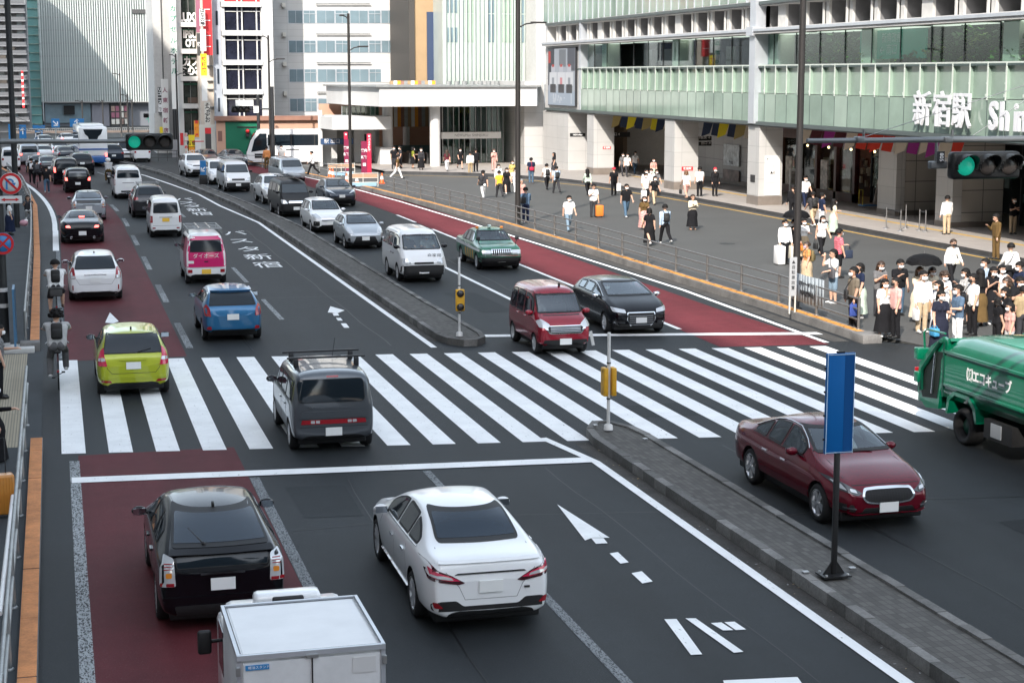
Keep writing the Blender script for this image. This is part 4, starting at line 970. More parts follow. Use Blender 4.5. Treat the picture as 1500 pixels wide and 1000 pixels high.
 def finish(self,interior=True):
  if self.holes:
   me=self.ob.data;bm=bmesh.new();bm.from_mesh(me);L2=self.L/2;dele=[]
   for f in bm.faces:
    for poly,side in self.holes:
     nr=f.normal
     ok={'F':nr.y>.05 and abs(nr.x)<.75,'R':nr.y<-.05 and abs(nr.x)<.75,'L':nr.x<-.45,'X':nr.x>.45}[side]
     if not ok:continue
     hit_=False
     for v in f.verts:
      c=v.co;q=(c.x,c.z)if side in 'FR' else(c.y+L2,c.z)
      if inside(q,poly):hit_=True;break
     if hit_:dele.append(f);break
   bmesh.ops.delete(bm,geom=dele,context='FACES');bm.to_mesh(me);bm.free()
  return self
 def _wheels(self):
  r=self.wr;key=('wheel',round(r,3))
  if key not in Car.__dict__.get('cache',{}):
   b=MB();t=.1
   b.lathe([(r*.60,-t),(r*.88,-t-.005),(r*.975,-t*.75),(r,-t*.4),(r,t*.4),(r*.975,t*.75),(r*.88,t+.005),(r*.66,t),(r*.64,t*.6),(r*.60,-t)],RUBBER,None,32)
   tm=b.build('tmp').data
   b=MB();rim=mat('alloy_rim',(.72,.73,.75),.28,.7);dk=mat('brake_dark',(.03,.03,.032),.5,.5)
   b.lathe([(r*.66,t*.98),(r*.70,t*1.02),(r*.64,t*.9),(r*.60,t*.3)],rim,None,32)
   b.lathe([(.001,t*.25),(r*.62,t*.25)],dk,None,24,False)
   b.lathe([(.001,t*.95),(r*.10,t*.95),(r*.15,t*.8),(r*.15,t*.3)],rim,None,14)
   for k in range(5):
    for dl in(-.17,.17):
     a=2*math.pi*k/5+dl;T=Matrix.Rotation(a,4,'Z')
     b.prism([T@Vector(p)for p in((r*.1,-.016,t*.55),(r*.1,.016,t*.55),(r*.66,.022,t*.62),(r*.66,-.022,t*.62))],(0,0,.035),rim)
   rm=b.build('tmp').data
   for o in list(COL.objects):
    if o.name.startswith('tmp'):bpy.data.objects.remove(o)
   Car.cache[key]=(tm,rm)
  tm,rm=Car.cache[key]
  for s in self.ws:
   for sx in(-1,1):
    w_=bpy.data.objects.new('wheel',tm);COL.objects.link(w_);w_.parent=self.root
    w_.location=(sx*(self.W/2-.115),s-self.L/2,r);w_.rotation_euler=(random.random()*0,math.pi/2*sx,0)
    q=bpy.data.objects.new('rim',rm);COL.objects.link(q);q.parent=w_
 def plate(self,side,z,m=PLATE,x=0,w=.33,h=.165):
  p,nr,d=self.hit(side,x,z)
  sg=1 if side=='F' else-1
  b=MB();y=p.y+sg*.012;b.box(x-w/2,x+w/2,y-.008,y+.012,z-h/2,z+h/2,m);return b.build('number_plate',self.root)
 def mirrors(self,s,z,m=None,dx=.0):
  for sx in(-1,1):
   p,_,_=self.hit('L' if sx<0 else 'X',s,z)
   b=MB();c=Vector((p.x+sx*(.13+dx),p.y,z+.03))
   b.ball(c,.1,m or self.body_mat,(1.15,.62,.72),8);b.tube([p,c],.025,DARK,6);b.box(c.x-.09,c.x+.09,c.y-.066,c.y-.058,c.z-.05,c.z+.05,mat('mirror_glass',(.45,.5,.55),.05,1.0));b.build('side_mirror',self.root)
 def handles(self,pts,m=None):
  for s,z in pts:
   for sd in 'LX':self.feat('door_handle',rounded([(s,z-.014),(s+.2,z-.01),(s+.2,z+.018),(s,z+.016)][::1 if sd=='L' else-1],.012,2),sd,m or self.body_mat,off=.025,th=.03)
 def seats(self,s_f,zseat=.5,light=False,rear=None):
  m=SEATL if light else SEAT;L2=self.L/2
  b=MB()
  b.box(-self.W/2+.12,self.W/2-.12,s_f-L2-1.6,s_f-L2+1.0,.35,.42,CABIN)
  b.box(-self.W/2+.1,self.W/2-.1,s_f-L2+.75,s_f-L2+1.1,.42,prof(self.belt,s_f+.9)-.03,CABIN)
  b.build('dashboard',self.root)
  for x in((-.36,.36)):
   b=MB();b.cbox(x-.23,x+.23,s_f-L2-.05,s_f-L2+.45,zseat-.12,zseat,m,.04);b.cbox(x-.22,x+.22,s_f-L2-.14,s_f-L2-.02,zseat-.05,zseat+.58,m,.05);b.cbox(x-.13,x+.13,s_f-L2-.15,s_f-L2-.05,zseat+.6,zseat+.78,m,.04);b.build('seat',self.root)
  if rear:
   b=MB();b.cbox(-.58,.58,rear-L2-.14,rear-L2,zseat-.1,zseat+.6,m,.05);b.build('rear_bench',self.root)
  o=MB();o.lathe([(.17,-.012),(.185,0),(.17,.012),(.155,0),(.17,-.012)],DARK,Matrix.Translation((.36,s_f-L2+.52,zseat+.30))@Matrix.Rotation(R(65),4,'X'),18);o.build('steering_wheel',self.root)
 def lettering(self,s,size,side,u,v,m,sx=1.0,bold=.0):
  p,nr,d=self.hit(side,u,v);off=.014
  T=frame((u,p.y+off+.01,v),(-1,0,0),(0,0,1))if side=='F' else frame((u,p.y-off-.022,v),(1,0,0),(0,0,1))if side=='R' else frame((p.x-off,u-self.L/2,v),(0,-1,0),(0,0,1))
  b=MB();text_mesh(b,s,size,m,T,.001,sx=sx,bold=bold);b.build('lettering',self.root)
 def put(self,x,y,head=.0):self.root.location=(x,y,0);self.root.rotation_euler=(0,0,R(head));return self
Car.cache={}
def R4(x0,x1,z0,z1,r=.04):return rounded([(x0,z0),(x1,z0),(x1,z1),(x0,z1)],r,3)
def prius(name,label,pm,**k):
 c=Car(name,label,'car',4.48,1.745,1.49,[(0,.88),(.04,1.06),(.12,1.12),(.5,1.235),(1.2,1.43),(1.7,1.49),(2.2,1.495),(2.65,1.45),(3.55,1.02),(4.05,.90),(4.36,.76),(4.48,.64)],[(0,1.03),(1.0,1.02),(3.5,.93),(4.48,.66)],1.2,fo=.90,ro=.88,wr=.315,body=pm,ra=.10,rr=.3,shoulder=.98,**k)
 c.window('rear_window',rounded([(-.67,1.15),(.67,1.15),(.57,1.44),(-.57,1.44)],.06),'R',gm=mat('rear_glass_blue',(.010,.022,.038),.05,spec=.4))
 c.window('lower_rear_window',rounded([(-.61,.93),(.61,.93),(.63,1.075),(-.63,1.075)],.03),'R',frame=.012)
 c.feat('spoiler',rounded([(-.70,1.085),(.70,1.085),(.68,1.135),(-.68,1.135)],.02),'R',pm,off=.04)
 for sg in(-1,1):
  P_=rounded([(sg*.63,.70),(sg*.83,.70),(sg*.82,.96),(sg*.76,1.10),(sg*.65,1.07)],.03)
  t=c.feat('tail_light',P_,'R',LWHITE,off=.018)
  c.feat('red_lens',rounded([(sg*.65,.705),(sg*.82,.705),(sg*.82,.75),(sg*.65,.75)],.01),'R',LRED,off=.026,parent=t)
  c.feat('bulb',rounded([(sg*.68,.82),(sg*.76,.82),(sg*.76,.89),(sg*.68,.89)],.02),'R',LAMB,off=.024,parent=t)
  for q in range(3):c.feat('bulb',R4(min(sg*.67,sg*.78),max(sg*.67,sg*.78),.93+q*.035,.942+q*.035,.005),'R',LRED,off=.022,parent=t)
 c.plate('R',.70);c.feat('plate_recess',rounded([(-.28,.58),(.28,.58),(.30,.83),(-.30,.83)],.03),'R',pm,off=-.004)
 c.feat('garnish',R4(-.30,.30,.835,.865,.012),'R',CHROME if pm is not PBLACK else mat('dark_chrome',(.15,.15,.16),.15,1),off=.02)
 c.feat('bumper_step',rounded([(-.80,.50),(.80,.50),(.80,.545),(-.80,.545)],.02),'R',pm,off=.02)
 c.feat('lower_bumper',rounded([(-.62,.28),(.62,.28),(.66,.42),(-.66,.42)],.04),'R',DARK,off=.01)
 c.side_windows(((.95,1.55),(1.6,2.25),(2.33,3.1)),high=.13)
 b=MB();p,_,_=c.hit('R',-.22,1.18);q,_,_=c.hit('R',.1,1.15);e_,_,_=c.hit('R',-.40,1.30)
 b.tube([p+Vector((0,-.03,0)),e_+Vector((0,-.03,0))],.014,DARK,6,.008);b.ball(p+Vector((0,-.02,0)),.035,DARK,n=6);b.build('wiper',c.root)
 b=MB();p,_,_=c.hit('T',0,1.35);b.cbox(-.018,.018,p.y-.07,p.y+.05,p.z-.01,p.z+.06,DARK,.012);b.build('antenna',c.root)
 c.mirrors(3.05,.98);c.handles(((1.5,.82),(2.35,.81)))
 c.line([(1.57,.32),(1.5,.6),(1.57,.97)],'L');c.line([(2.3,.3),(2.3,.95)],'L');c.line([(.45,.25),(.5,.6),(.55,.85)],'L')
 return c.finish()
pc=prius('hatchback_car','black hatchback with clear tail lamps waiting behind the stop line',PBLACK);pc.put(1.98,24.85)
c2=prius('hatchback_car','silver hatchback with open looking tailgate ahead of the black coupe',paint('pale_silver',(.36,.40,.44),.4));c2.put(1.62,93.4)
c=Car('sedan_car','white sedan with slim red tail lamps at the stop line','car',4.91,1.80,1.455,[(0,.80),(.04,.98),(.10,1.045),(.30,1.075),(.72,1.10),(1.30,1.33),(1.72,1.435),(2.25,1.455),(2.7,1.435),(3.08,1.34),(3.75,1.02),(4.3,.93),(4.78,.78),(4.91,.62)],[(0,.95),(1.0,.99),(3.6,.94),(4.91,.68)],1.13,fo=.93,ro=1.06,wr=.335,body=PWHITE,ra=.17,rr=.45,lvl=3,shoulder=.945)
c.window('rear_window',rounded([(-.60,1.115),(.60,1.115),(.54,1.395),(-.54,1.395)],.07),'R',gm=mat('rear_glass_blue',(.010,.022,.038),.05,spec=.4))
c.side_windows(((1.05,1.62),(1.67,2.38),(2.45,3.3)),high=.11)
for sd in 'LX':
 b=MB();pts=[(1.0,1.03)]+[(1.0+2.45*i/8,prof(c.belt,1.0+2.45*i/8)+.03)for i in range(9)]
 for a,d_ in zip(pts,pts[1:]):
  pa,na,_=c.hit(sd,*a);pd,nd,_=c.hit(sd,*d_);b.tube([pa+na*.008,pd+nd*.008],.008,CHROME,5)
 b.build('chrome_strip',c.root)
for sg in(-1,1):
 t=c.feat('tail_light',rounded([(sg*.36,.755),(sg*.44,.735),(sg*.83,.80),(sg*.86,.98),(sg*.80,1.0),(sg*.72,.93),(sg*.56,.87)],.02),'R',mat('lens_smoked',(.05,.005,.01),.1,coat=1),off=.012)
 c.feat('red_lens',rounded([(sg*.42,.785),(sg*.55,.79),(sg*.80,.84),(sg*.82,.95),(sg*.72,.905),(sg*.56,.85)],.015),'R',mat('red_lens_bright',(.55,.02,.07),.12,coat=1),off=.02,parent=t)
 c.feat('white_lens',rounded([(sg*.52,.80),(sg*.68,.825),(sg*.80,.85),(sg*.80,.875),(sg*.66,.865),(sg*.55,.835)],.01),'R',LWHITE,off=.026,parent=t)
 c.feat('reflector',rounded([(sg*.66,.42),(sg*.77,.42),(sg*.79,.50),(sg*.74,.50)],.02),'R',LRED,off=.016)
c.feat('lower_bumper',rounded([(-.80,.37),(.80,.37),(.81,.47),(.70,.51),(.48,.51),(.38,.43),(-.38,.43),(-.48,.51),(-.70,.51),(-.81,.47)],.03),'R',DARK,off=.006)
c.feat('plate_recess',rounded([(-.36,.56),(.36,.56),(.45,.86),(-.45,.86)],.05),'R',mat('paint_white_recess',(.66,.67,.68),.35,coat=1),off=-.006)
c.feat('garnish',rounded([(-.50,.865),(.50,.865),(.46,.885),(-.46,.885)],.008),'R',mat('dark_chrome',(.15,.15,.16),.15,1),off=.014)
c.plate('R',.69);c.feat('boot_lip',rounded([(-.70,1.0),(.70,1.0),(.69,1.03),(-.69,1.03)],.01),'R',PWHITE,off=.03)
c.feat('badge',R4(.46,.54,.635,.66,.005),'R',mat('badge_dark',(.1,.1,.1),.3,.8),off=.012)
c.line([(-.70,1.0),(-.44,.70),(-.36,.52),(.36,.52),(.44,.70),(.70,1.0)],'R',.008,mat('seam_grey',(.25,.25,.26),.6));c.line([(-.64,1.09),(-.74,1.0)],'R',.008,mat('seam_grey',(.25,.25,.26),.6));c.line([(.64,1.09),(.74,1.0)],'R',.008,mat('seam_grey',(.25,.25,.26),.6))
SG=MATS['seam_grey']
c.line([(1.62,.32),(1.5,.62),(1.62,.99)],'L',.009,SG);c.line([(2.42,.28),(2.42,.96)],'L',.009,SG);c.line([(3.55,.30),(3.6,.7),(3.4,.95)],'L',.009,SG)
c.feat('sill',rounded([(1.45,.24),(3.6,.22),(3.6,.30),(1.45,.32)],.02),'L',PWHITE,off=.03)
c.mirrors(3.2,.99);c.handles(((1.66,.80),(2.5,.79)),CHROME);c.finish();c.put(5.50,24.05,-.7)
c=Car('box_car','grey box shaped car with black roof bars driving over the crossing','car',3.89,1.695,1.65,[(0,.95),(.02,1.35),(.06,1.58),(.16,1.64),(.6,1.66),(1.6,1.66),(2.35,1.62),(2.6,1.55),(3.0,1.10),(3.5,1.0),(3.8,.86),(3.89,.7)],[(0,1.0),(3.0,.98),(3.89,.76)],1.46,fo=.76,ro=.62,wr=.305,body=PGREY,ra=.09,rr=.24,shoulder=.985,lvl=3)
c.window('rear_window',rounded([(-.70,1.03),(.64,1.03),(.62,1.50),(-.66,1.50),(-.72,1.42)],.10,5),'R',frame=.012)
c.side_windows(((.25,.98),(1.04,1.75),(1.84,2.6)),high=.20)
t=c.feat('tail_light',rounded([(-.66,.60),(.66,.60),(.64,.69),(-.64,.69)],.02),'R',LRED,off=.012)
for sg in(-1,1):
 for q in range(2):c.feat('white_lens',R4(min(sg*(.28+.1*q),sg*(.36+.1*q)),max(sg*(.28+.1*q),sg*(.36+.1*q)),.62,.675,.012),'R',LWHITE,off=.02,parent=t)
c.feat('brake_light',R4(-.12,.12,1.525,1.56,.012),'R',LRED,off=.012);c.plate('R',.44)
c.feat('bumper_step',rounded([(-.70,.72),(.70,.72),(.64,.86),(-.64,.86)],.05),'R',PGREY,off=.03);c.feat('keyhole_badge',R4(-.50,-.40,.93,.96,.01),'R',CHROME,off=.014)
c.line([(-.78,.54),(.78,.54)],'R',.01);c.line([(1.78,.35),(1.78,1.0)],'L');c.line([(1.0,.6),(1.0,1.0)],'L');c.handles(((1.08,.86),(1.85,.86)))
b=MB()
for s in(.95,1.75):
 z=1.78;b.box(-.80,.80,s-1.945-.025,s-1.945+.025,z,z+.035,BLACKM)
 for x in(-.62,.62):b.cbox(x-.05,x+.05,s-1.945-.05,s-1.945+.05,1.60,z,BLACKM,.015)
b.build('roof_bars',c.root)
b=MB();b.tube([(.25,-.1,1.64),(.28,-.38,2.1)],.005,DARK,5);b.build('antenna',c.root);c.mirrors(2.62,1.08,PBLACK)
c.finish();c.put(5.22,35.3,-.6)
def hatch(name,label,pm,L=4.1,W=1.695,H=1.52,lamps=None,**k):
 t=H-1.52
 c=Car(name,label,'car',L,W,H,[(0,.78),(.05,.96),(.10,1.02),(.30,1.24+t*.5),(.52,1.40+t),(.75,1.475+t),(1.5,1.52+t),(2.1,1.50+t),(2.45,1.42+t),(L-.85,1.02),(L-.4,.90),(L-.1,.76),(L,.64)],[(0,.95),(.6,1.02),(L-.9,.95),(L,.7)],W*.70,fo=.80,ro=.68,wr=.305,body=pm,ra=.15,rr=.4,**k)
 return c
c=hatch('hatchback_car','lime green hatchback with red tail lamps on the crossing',PLIME,lvl=3)
c.window('rear_window',rounded([(-.69,1.03),(.69,1.03),(.59,1.43),(-.59,1.43)],.05),'R',frame=.02,gm=mat('rear_glass_grey',(.022,.027,.033),.06,spec=.45))
for sg in(-1,1):
 t=c.feat('tail_light',rounded([(sg*.60,.76),(sg*.80,.76),(sg*.80,.90),(sg*.74,1.08),(sg*.66,1.17),(sg*.66,1.0)],.02),'R',mat('red_lens_bright',(.55,.02,.07),.12),off=.016)
 c.feat('white_lens',rounded([(sg*.64,.88),(sg*.79,.87),(sg*.78,.94),(sg*.66,.95)],.015),'R',LWHITE,off=.024,parent=t)
 c.feat('reflector',rounded([(sg*.50,.36),(sg*.74,.38),(sg*.74,.43),(sg*.54,.42)],.02),'R',LRED,off=.014)
c.plate('R',.76,w=.34);c.feat('garnish',rounded([(-.32,.88),(.32,.88),(.30,.93),(-.30,.93)],.02),'R',PLIME,off=.035);c.feat('plate_recess',rounded([(-.34,.66),(.34,.66),(.36,.87),(-.36,.87)],.03),'R',mat('paint_lime_recess',(.33,.38,.04),.4,coat=1),off=-.008)
c.line([(-.66,1.0),(-.60,.70),(-.50,.58),(.50,.58),(.60,.70),(.66,1.0)],'R',.01);c.feat('lower_bumper',rounded([(-.70,.24),(.70,.24),(.62,.30),(-.62,.30)],.02),'R',DARK,off=.012)
c.feat('bumper_ridge',rounded([(-.74,.46),(.74,.46),(.72,.52),(-.72,.52)],.02),'R',PLIME,off=.02)
c.side_windows(((.75,1.3),(1.36,2.0),(2.08,2.85)),high=.13);c.mirrors(2.85,1.02,PBLACK)
b=MB();p,_,_=c.hit('R',.1,1.06);e_,_,_=c.hit('R',.42,1.13);b.tube([p+Vector((0,-.03,0)),e_+Vector((0,-.03,0))],.014,DARK,6,.008);b.build('wiper',c.root)
b=MB();p,_,_=c.hit('T',0,.95);b.cbox(-.02,.02,p.y-.05,p.y+.05,p.z-.01,p.z+.06,DARK,.012);b.build('antenna',c.root)
c.finish();c.put(1.60,42.55,0)
c=hatch('hatchback_car','blue hatchback ahead of the grey box shaped car',PBLUE,L=4.0,H=1.47,lvl=2)
c.window('rear_window',rounded([(-.67,1.03),(.67,1.03),(.58,1.35),(-.58,1.35)],.05),'R',frame=.02)
for sg in(-1,1):
 c.feat('tail_light',rounded([(sg*.62,.74),(sg*.78,.76),(sg*.80,.98),(sg*.72,1.08),(sg*.64,.95)],.03),'R',LRED,off=.016)
 c.feat('reflector',rounded([(sg*.60,.36),(sg*.74,.38),(sg*.72,.46),(sg*.62,.46)],.02),'R',LRED,off=.014)
c.plate('R',.72);c.feat('spoiler',rounded([(-.58,1.36),(.58,1.36),(.56,1.40),(-.56,1.40)],.02),'R',PBLUE,off=.08);c.side_windows(((.75,1.3),(1.36,2.0),(2.08,2.75)),high=.13);c.mirrors(2.8,1.0,PBLACK)
c.feat('lower_bumper',rounded([(-.66,.24),(.66,.24),(.60,.36),(-.60,.36)],.03),'R',DARK,off=.012);c.finish();c.put(4.72,50.4,0)
c=Car('estate_car','white estate car in the red bus lane behind the black coupe','car',4.62,1.775,1.575,[(0,.82),(.05,1.0),(.12,1.08),(.42,1.36),(.62,1.49),(.95,1.55),(1.8,1.575),(2.4,1.55),(2.8,1.45),(3.6,1.04),(4.15,.92),(4.5,.78),(4.62,.65)],[(0,.98),(3.6,.96),(4.62,.7)],1.2,fo=.9,ro=.92,wr=.32,body=PWHITE,ra=.15,rr=.4)
c.window('rear_window',rounded([(-.68,1.09),(.68,1.09),(.57,1.48),(-.57,1.48)],.06),'R',frame=.02)
for sg in(-1,1):
 t=c.feat('tail_light',rounded([(sg*.64,.80),(sg*.82,.80),(sg*.82,.98),(sg*.74,1.16),(sg*.68,1.14),(sg*.66,.98)],.03),'R',LRED,off=.016)
 c.feat('white_lens',rounded([(sg*.66,.81),(sg*.80,.81),(sg*.80,.90),(sg*.66,.90)],.015),'R',LWHITE,off=.022,parent=t)
 c.feat('reflector',R4(min(sg*.72,sg*.755),max(sg*.72,sg*.755),.42,.58,.01),'R',LRED,off=.014)
c.feat('garnish',R4(-.36,.36,.905,.935,.012),'R',CHROME,off=.016);c.plate('R',.75);c.feat('plate_recess',rounded([(-.34,.62),(.34,.62),(.38,.88),(-.38,.88)],.04),'R',MATS['paint_white_recess'],off=-.006)
c.line([(-.64,.80),(-.52,.60),(.52,.60),(.64,.80)],'R',.01,SG);c.feat('lower_bumper',rounded([(-.74,.26),(.74,.26),(.70,.34),(-.70,.34)],.03),'R',DARK,off=.012)
b=MB();p,_,_=c.hit('T',0,1.05);b.cbox(-.02,.02,p.y-.05,p.y+.05,p.z-.01,p.z+.06,DARK,.012);b.build('antenna',c.root)
c.side_windows(((.55,1.3),(1.36,2.1),(2.18,3.05)),high=.13);c.mirrors(3.1,1.03);c.finish();c.put(1.16,60.55,0)
def van(name,label,pm,L,W,H,kind='kei',cat='van',see=False,**k):
 if kind=='kei':top=[(0,.95),(.035,1.38),(.10,H-.16),(.25,H-.05),(.6,H-.01),(1.5,H),(L-1.0,H-.01),(L-.72,H-.09),(L-.26,1.14),(L-.1,.98),(L,.78)]
 elif kind=='hi':top=[(0,1.05),(.04,1.45),(.12,H-.16),(.30,H-.05),(.7,H-.01),(2,H),(L-1.35,H-.02),(L-.98,H-.10),(L-.34,1.22),(L-.12,1.02),(L,.78)]
 else:top=[(0,.95),(.035,1.35),(.10,H-.18),(.25,H-.06),(.6,H-.015),(1.3,H),(L-1.3,H-.03),(L-.98,H-.12),(L-.58,1.12),(L-.28,1.02),(L-.07,.88),(L,.7)]
 bl={'kei':1.08,'hi':1.18,'mini':.98}[kind]
 return Car(name,label,cat,L,W,H,top,[(0,bl),(L-.5,bl-.04),(L,.74)],W*.80,fo={'kei':.62,'hi':.98,'mini':.62}[kind],ro={'kei':.5,'hi':1.05,'mini':.52}[kind],wr={'kei':.27,'hi':.325,'mini':.275}[kind],body=pm,ra=.07,rr=.2,rf=.3,fa=.12,see=see,shoulder=.985,**k)
c=van('delivery_van','magenta and white delivery van with a ladder rack and white lettering',PWHITE,3.395,1.475,1.86)
PK=c.feat('tailgate',rounded([(-.70,.62),(.70,.62),(.70,1.3),(.64,1.73),(-.64,1.73),(-.70,1.3)],.07),'R',PPINK,off=.008)
c.window('rear_window',rounded([(-.58,1.16),(.58,1.16),(.54,1.60),(-.54,1.60)],.05),'R',frame=.02,gm=mat('rear_glass_grey',(.022,.027,.033),.06,spec=.45))
for sd in 'LX':c.feat('side_panel',rounded([(.08,.62),(1.0,.62),(1.4,1.2),(1.2,1.66),(.15,1.66)][::1 if sd=='L' else-1],.05),sd,PPINK,off=.004)
for sg in(-1,1):c.feat('tail_light',R4(min(sg*.50,sg*.66),max(sg*.50,sg*.66),.42,.54,.02),'R',LRED,off=.016)
c.lettering('ダイオーズ',.19,'R',0,1.02,LETW);c.plate('R',.46,PLATEY);c.feat('latch',R4(-.07,.07,.80,.84,.01),'R',DARK,off=.016);c.feat('notice',R4(-.66,-.44,.76,.86,.01),'R',PLATE,off=.014)
c.line([(-.71,.60),(.71,.60)],'R',.012,SG)
b=MB()
for x in(-.60,.60):b.tube([(x,-1.5,1.99),(x,.9,1.99)],.02,GALV,6)
for y in(-1.5,-1.1,-.5,.1,.9):b.tube([(-.62,y,1.99),(.62,y,1.99)],.018,GALV,6);[b.tube([(x,y,1.82),(x,y,1.99)],.016,GALV,6)for x in(-.60,.60)]
for x in(-.2,.2):b.tube([(x,-1.6,2.02),(x,.8,2.02)],.022,CHROME,6)
b.build('ladder_rack',c.root);c.side_windows(((1.2,1.9),(2.0,2.7)),high=.2);c.mirrors(2.85,1.15,PBLACK);c.finish();c.put(5.16,64.05,0)
def rear_kei(label,pm,x,y,yellow=True,**k):
 c=van('van',label,pm,3.395,1.475,1.86)
 c.window('rear_window',rounded([(-.58,1.14),(.58,1.14),(.54,1.62),(-.54,1.62)],.06),'R',frame=.025,gm=MATS['rear_glass_grey'])
 for sg in(-1,1):c.feat('tail_light',R4(min(sg*.60,sg*.71),max(sg*.60,sg*.71),.70,1.02,.02),'R',LRED,off=.016);c.feat('reflector',R4(min(sg*.48,sg*.62),max(sg*.48,sg*.62),.42,.48,.02),'R',LRED,off=.016)
 c.plate('R',.83,PLATEY if yellow else PLATE);c.feat('garnish',R4(-.3,.3,.94,.97,.01),'R',SG,off=.014);c.line([(-.70,.56),(.70,.56)],'R',.014,SG)
 b=MB();p,_,_=c.hit('R',0,1.16);e_,_,_=c.hit('R',-.25,1.24);b.tube([p+Vector((0,-.03,0)),e_+Vector((0,-.03,0))],.014,DARK,6);b.build('wiper',c.root)
 c.side_windows(((.25,1.1),(1.2,1.9),(2.0,2.7)),high=.2);c.mirrors(2.85,1.15,PBLACK);c.finish();c.put(x,y,k.get('head',0));return c
rear_kei('white van with a yellow plate ahead of the magenta delivery van',PWHITE,4.9,82.7)
c=van('van','tall white van with tinted rear glass in the middle lane',PWHITE,4.695,1.695,1.98,'hi')
c.window('rear_window',rounded([(-.68,1.28),(.68,1.28),(.62,1.76),(-.62,1.76)],.08),'R',frame=.02)
for sg in(-1,1):c.feat('tail_light',R4(min(sg*.76,sg*.83),max(sg*.76,sg*.83),.85,1.2,.02),'R',LRED,off=.016)
c.feat('step_bumper',rounded([(-.45,.42),(.70,.42),(.70,.52),(-.45,.52)],.02),'R',DARK,off=.03);c.plate('R',.8,w=.36);c.feat('garnish',R4(-.35,.35,.98,1.02,.01),'R',SG,off=.014);c.side_windows(((.3,1.4),(1.55,2.7),(2.85,3.6)),high=.22);c.mirrors(3.9,1.25,PBLACK);c.finish();c.put(4.25,109.4,1)
c=Car('coupe_car','black coupe with lit brake lamps in the red bus lane','car',4.8,1.92,1.40,[(0,.72),(.05,.88),(.15,.98),(.45,1.03),(.95,1.10),(1.6,1.31),(2.1,1.395),(2.6,1.39),(3.0,1.31),(3.6,1.0),(4.3,.9),(4.7,.76),(4.8,.6)],[(0,.84),(1.0,.97),(3.6,.92),(4.8,.66)],1.12,fo=.9,ro=1.05,wr=.345,body=PBLACK,ra=.24,rr=.6,shoulder=.96)
c.window('rear_window',rounded([(-.58,1.12),(.58,1.12),(.48,1.34),(-.48,1.34)],.05),'R',frame=.02)
for sg in(-1,1):c.feat('tail_light',rounded([(sg*.50,.74),(sg*.72,.75),(sg*.72,.84),(sg*.56,.85)],.04),'R',LREDON,off=.016)
c.feat('brake_light',R4(-.12,.12,1.125,1.165,.015),'R',LREDON,off=.03);c.plate('R',.50,h=.18);c.side_windows(((1.1,1.75),(1.82,3.1)),high=.11);c.mirrors(3.05,.98)
c.feat('lower_bumper',rounded([(-.7,.26),(.7,.26),(.66,.36),(-.66,.36)],.03),'R',DARK,off=.012)
for x in(-.5,.5):one('exhaust',lambda b:b.lathe([(.05,-.06),(.055,.08),(.04,.08),(.04,-.06)],CHROME,Matrix.Translation((x,-2.38,.31))@Matrix.Rotation(math.pi/2,4,'X'),12),c.root)
c.finish();c.put(1.08,81.1,0)
def suv(name,label,pm,L=4.6,W=1.84,H=1.68,cat='car',**k):
 return Car(name,label,cat,L,W,H,[(0,.90),(.05,1.08),(.14,1.18),(.42,1.48),(.65,H-.06),(1.1,H-.01),(2.0,H),(2.5,H-.06),(3.3,1.16),(3.9,1.07),(L-.15,.92),(L,.74)],[(0,1.04),(3.3,1.06),(L,.82)],W*.68,zb=.32,fo=.92,ro=.95,wr=.36,body=pm,ra=.12,rr=.35,**k)
c=suv('off_road_car','grey off road car with a roof rack ahead of the white van',PDGREY,H=1.72);
c.window('rear_window',rounded([(-.62,1.22),(.62,1.22),(.52,1.58),(-.52,1.58)],.05),'R',frame=.02)
for sg in(-1,1):c.feat('tail_light',rounded([(sg*.60,.98),(sg*.86,.98),(sg*.86,1.12),(sg*.62,1.12)],.03),'R',LRED,off=.016)
c.plate('R',.85);c.side_windows(((.6,1.3),(1.36,2.1),(2.18,2.95)),high=.14);c.mirrors(3.0,1.12)
b=MB()
for x in(-.52,.52):b.tube([(x,-1.5,1.78),(x,.3,1.78)],.025,GALV,6);[b.tube([(x,y,1.66),(x,y,1.78)],.02,GALV,6)for y in(-1.4,-.5,.2)]
for y in(-1.1,-.2):b.tube([(-.6,y,1.80),(.6,y,1.80)],.02,GALV,6)
b.build('roof_rack',c.root);c.finish();c.put(4.75,94.6,1)
c=van('compact_car','small black car with red tail lamps behind the far traffic',PBLACK,3.6,1.66,1.6,'mini','car')
c.window('rear_window',rounded([(-.60,1.04),(.60,1.04),(.54,1.42),(-.54,1.42)],.06),'R',frame=.02,gm=mat('rear_glass_pale',(.10,.11,.12),.06,spec=.8))
for sg in(-1,1):c.feat('tail_light',rounded([(sg*.62,.80),(sg*.78,.80),(sg*.78,1.02),(sg*.66,1.0)],.03),'R',LREDON,off=.016)
c.plate('R',.62);c.finish();c.put(1.32,115.1,2)
c=van('minivan','black minivan with chrome number plate strip in the far bus lane',PBLACK,4.7,1.76,1.85,'mini')
c.window('rear_window',rounded([(-.66,1.12),(.66,1.12),(.58,1.66),(-.58,1.66)],.06),'R',frame=.02,gm=MATS['rear_glass_grey'])
for sg in(-1,1):c.feat('tail_light',R4(min(sg*.70,sg*.82),max(sg*.70,sg*.82),.86,1.2,.02),'R',LREDON,off=.016)
c.plate('R',.92,w=.5);c.finish();c.put(.62,124.6,3)
c=suv('off_road_car','black off road car beside the blue and white bus',PBLACK,W=1.88)
c.window('rear_window',rounded([(-.64,1.22),(.64,1.22),(.54,1.54),(-.54,1.54)],.05),'R',frame=.02);c.plate('R',.92);c.side_windows(((.6,1.3),(1.36,2.1),(2.18,2.95)),high=.14)
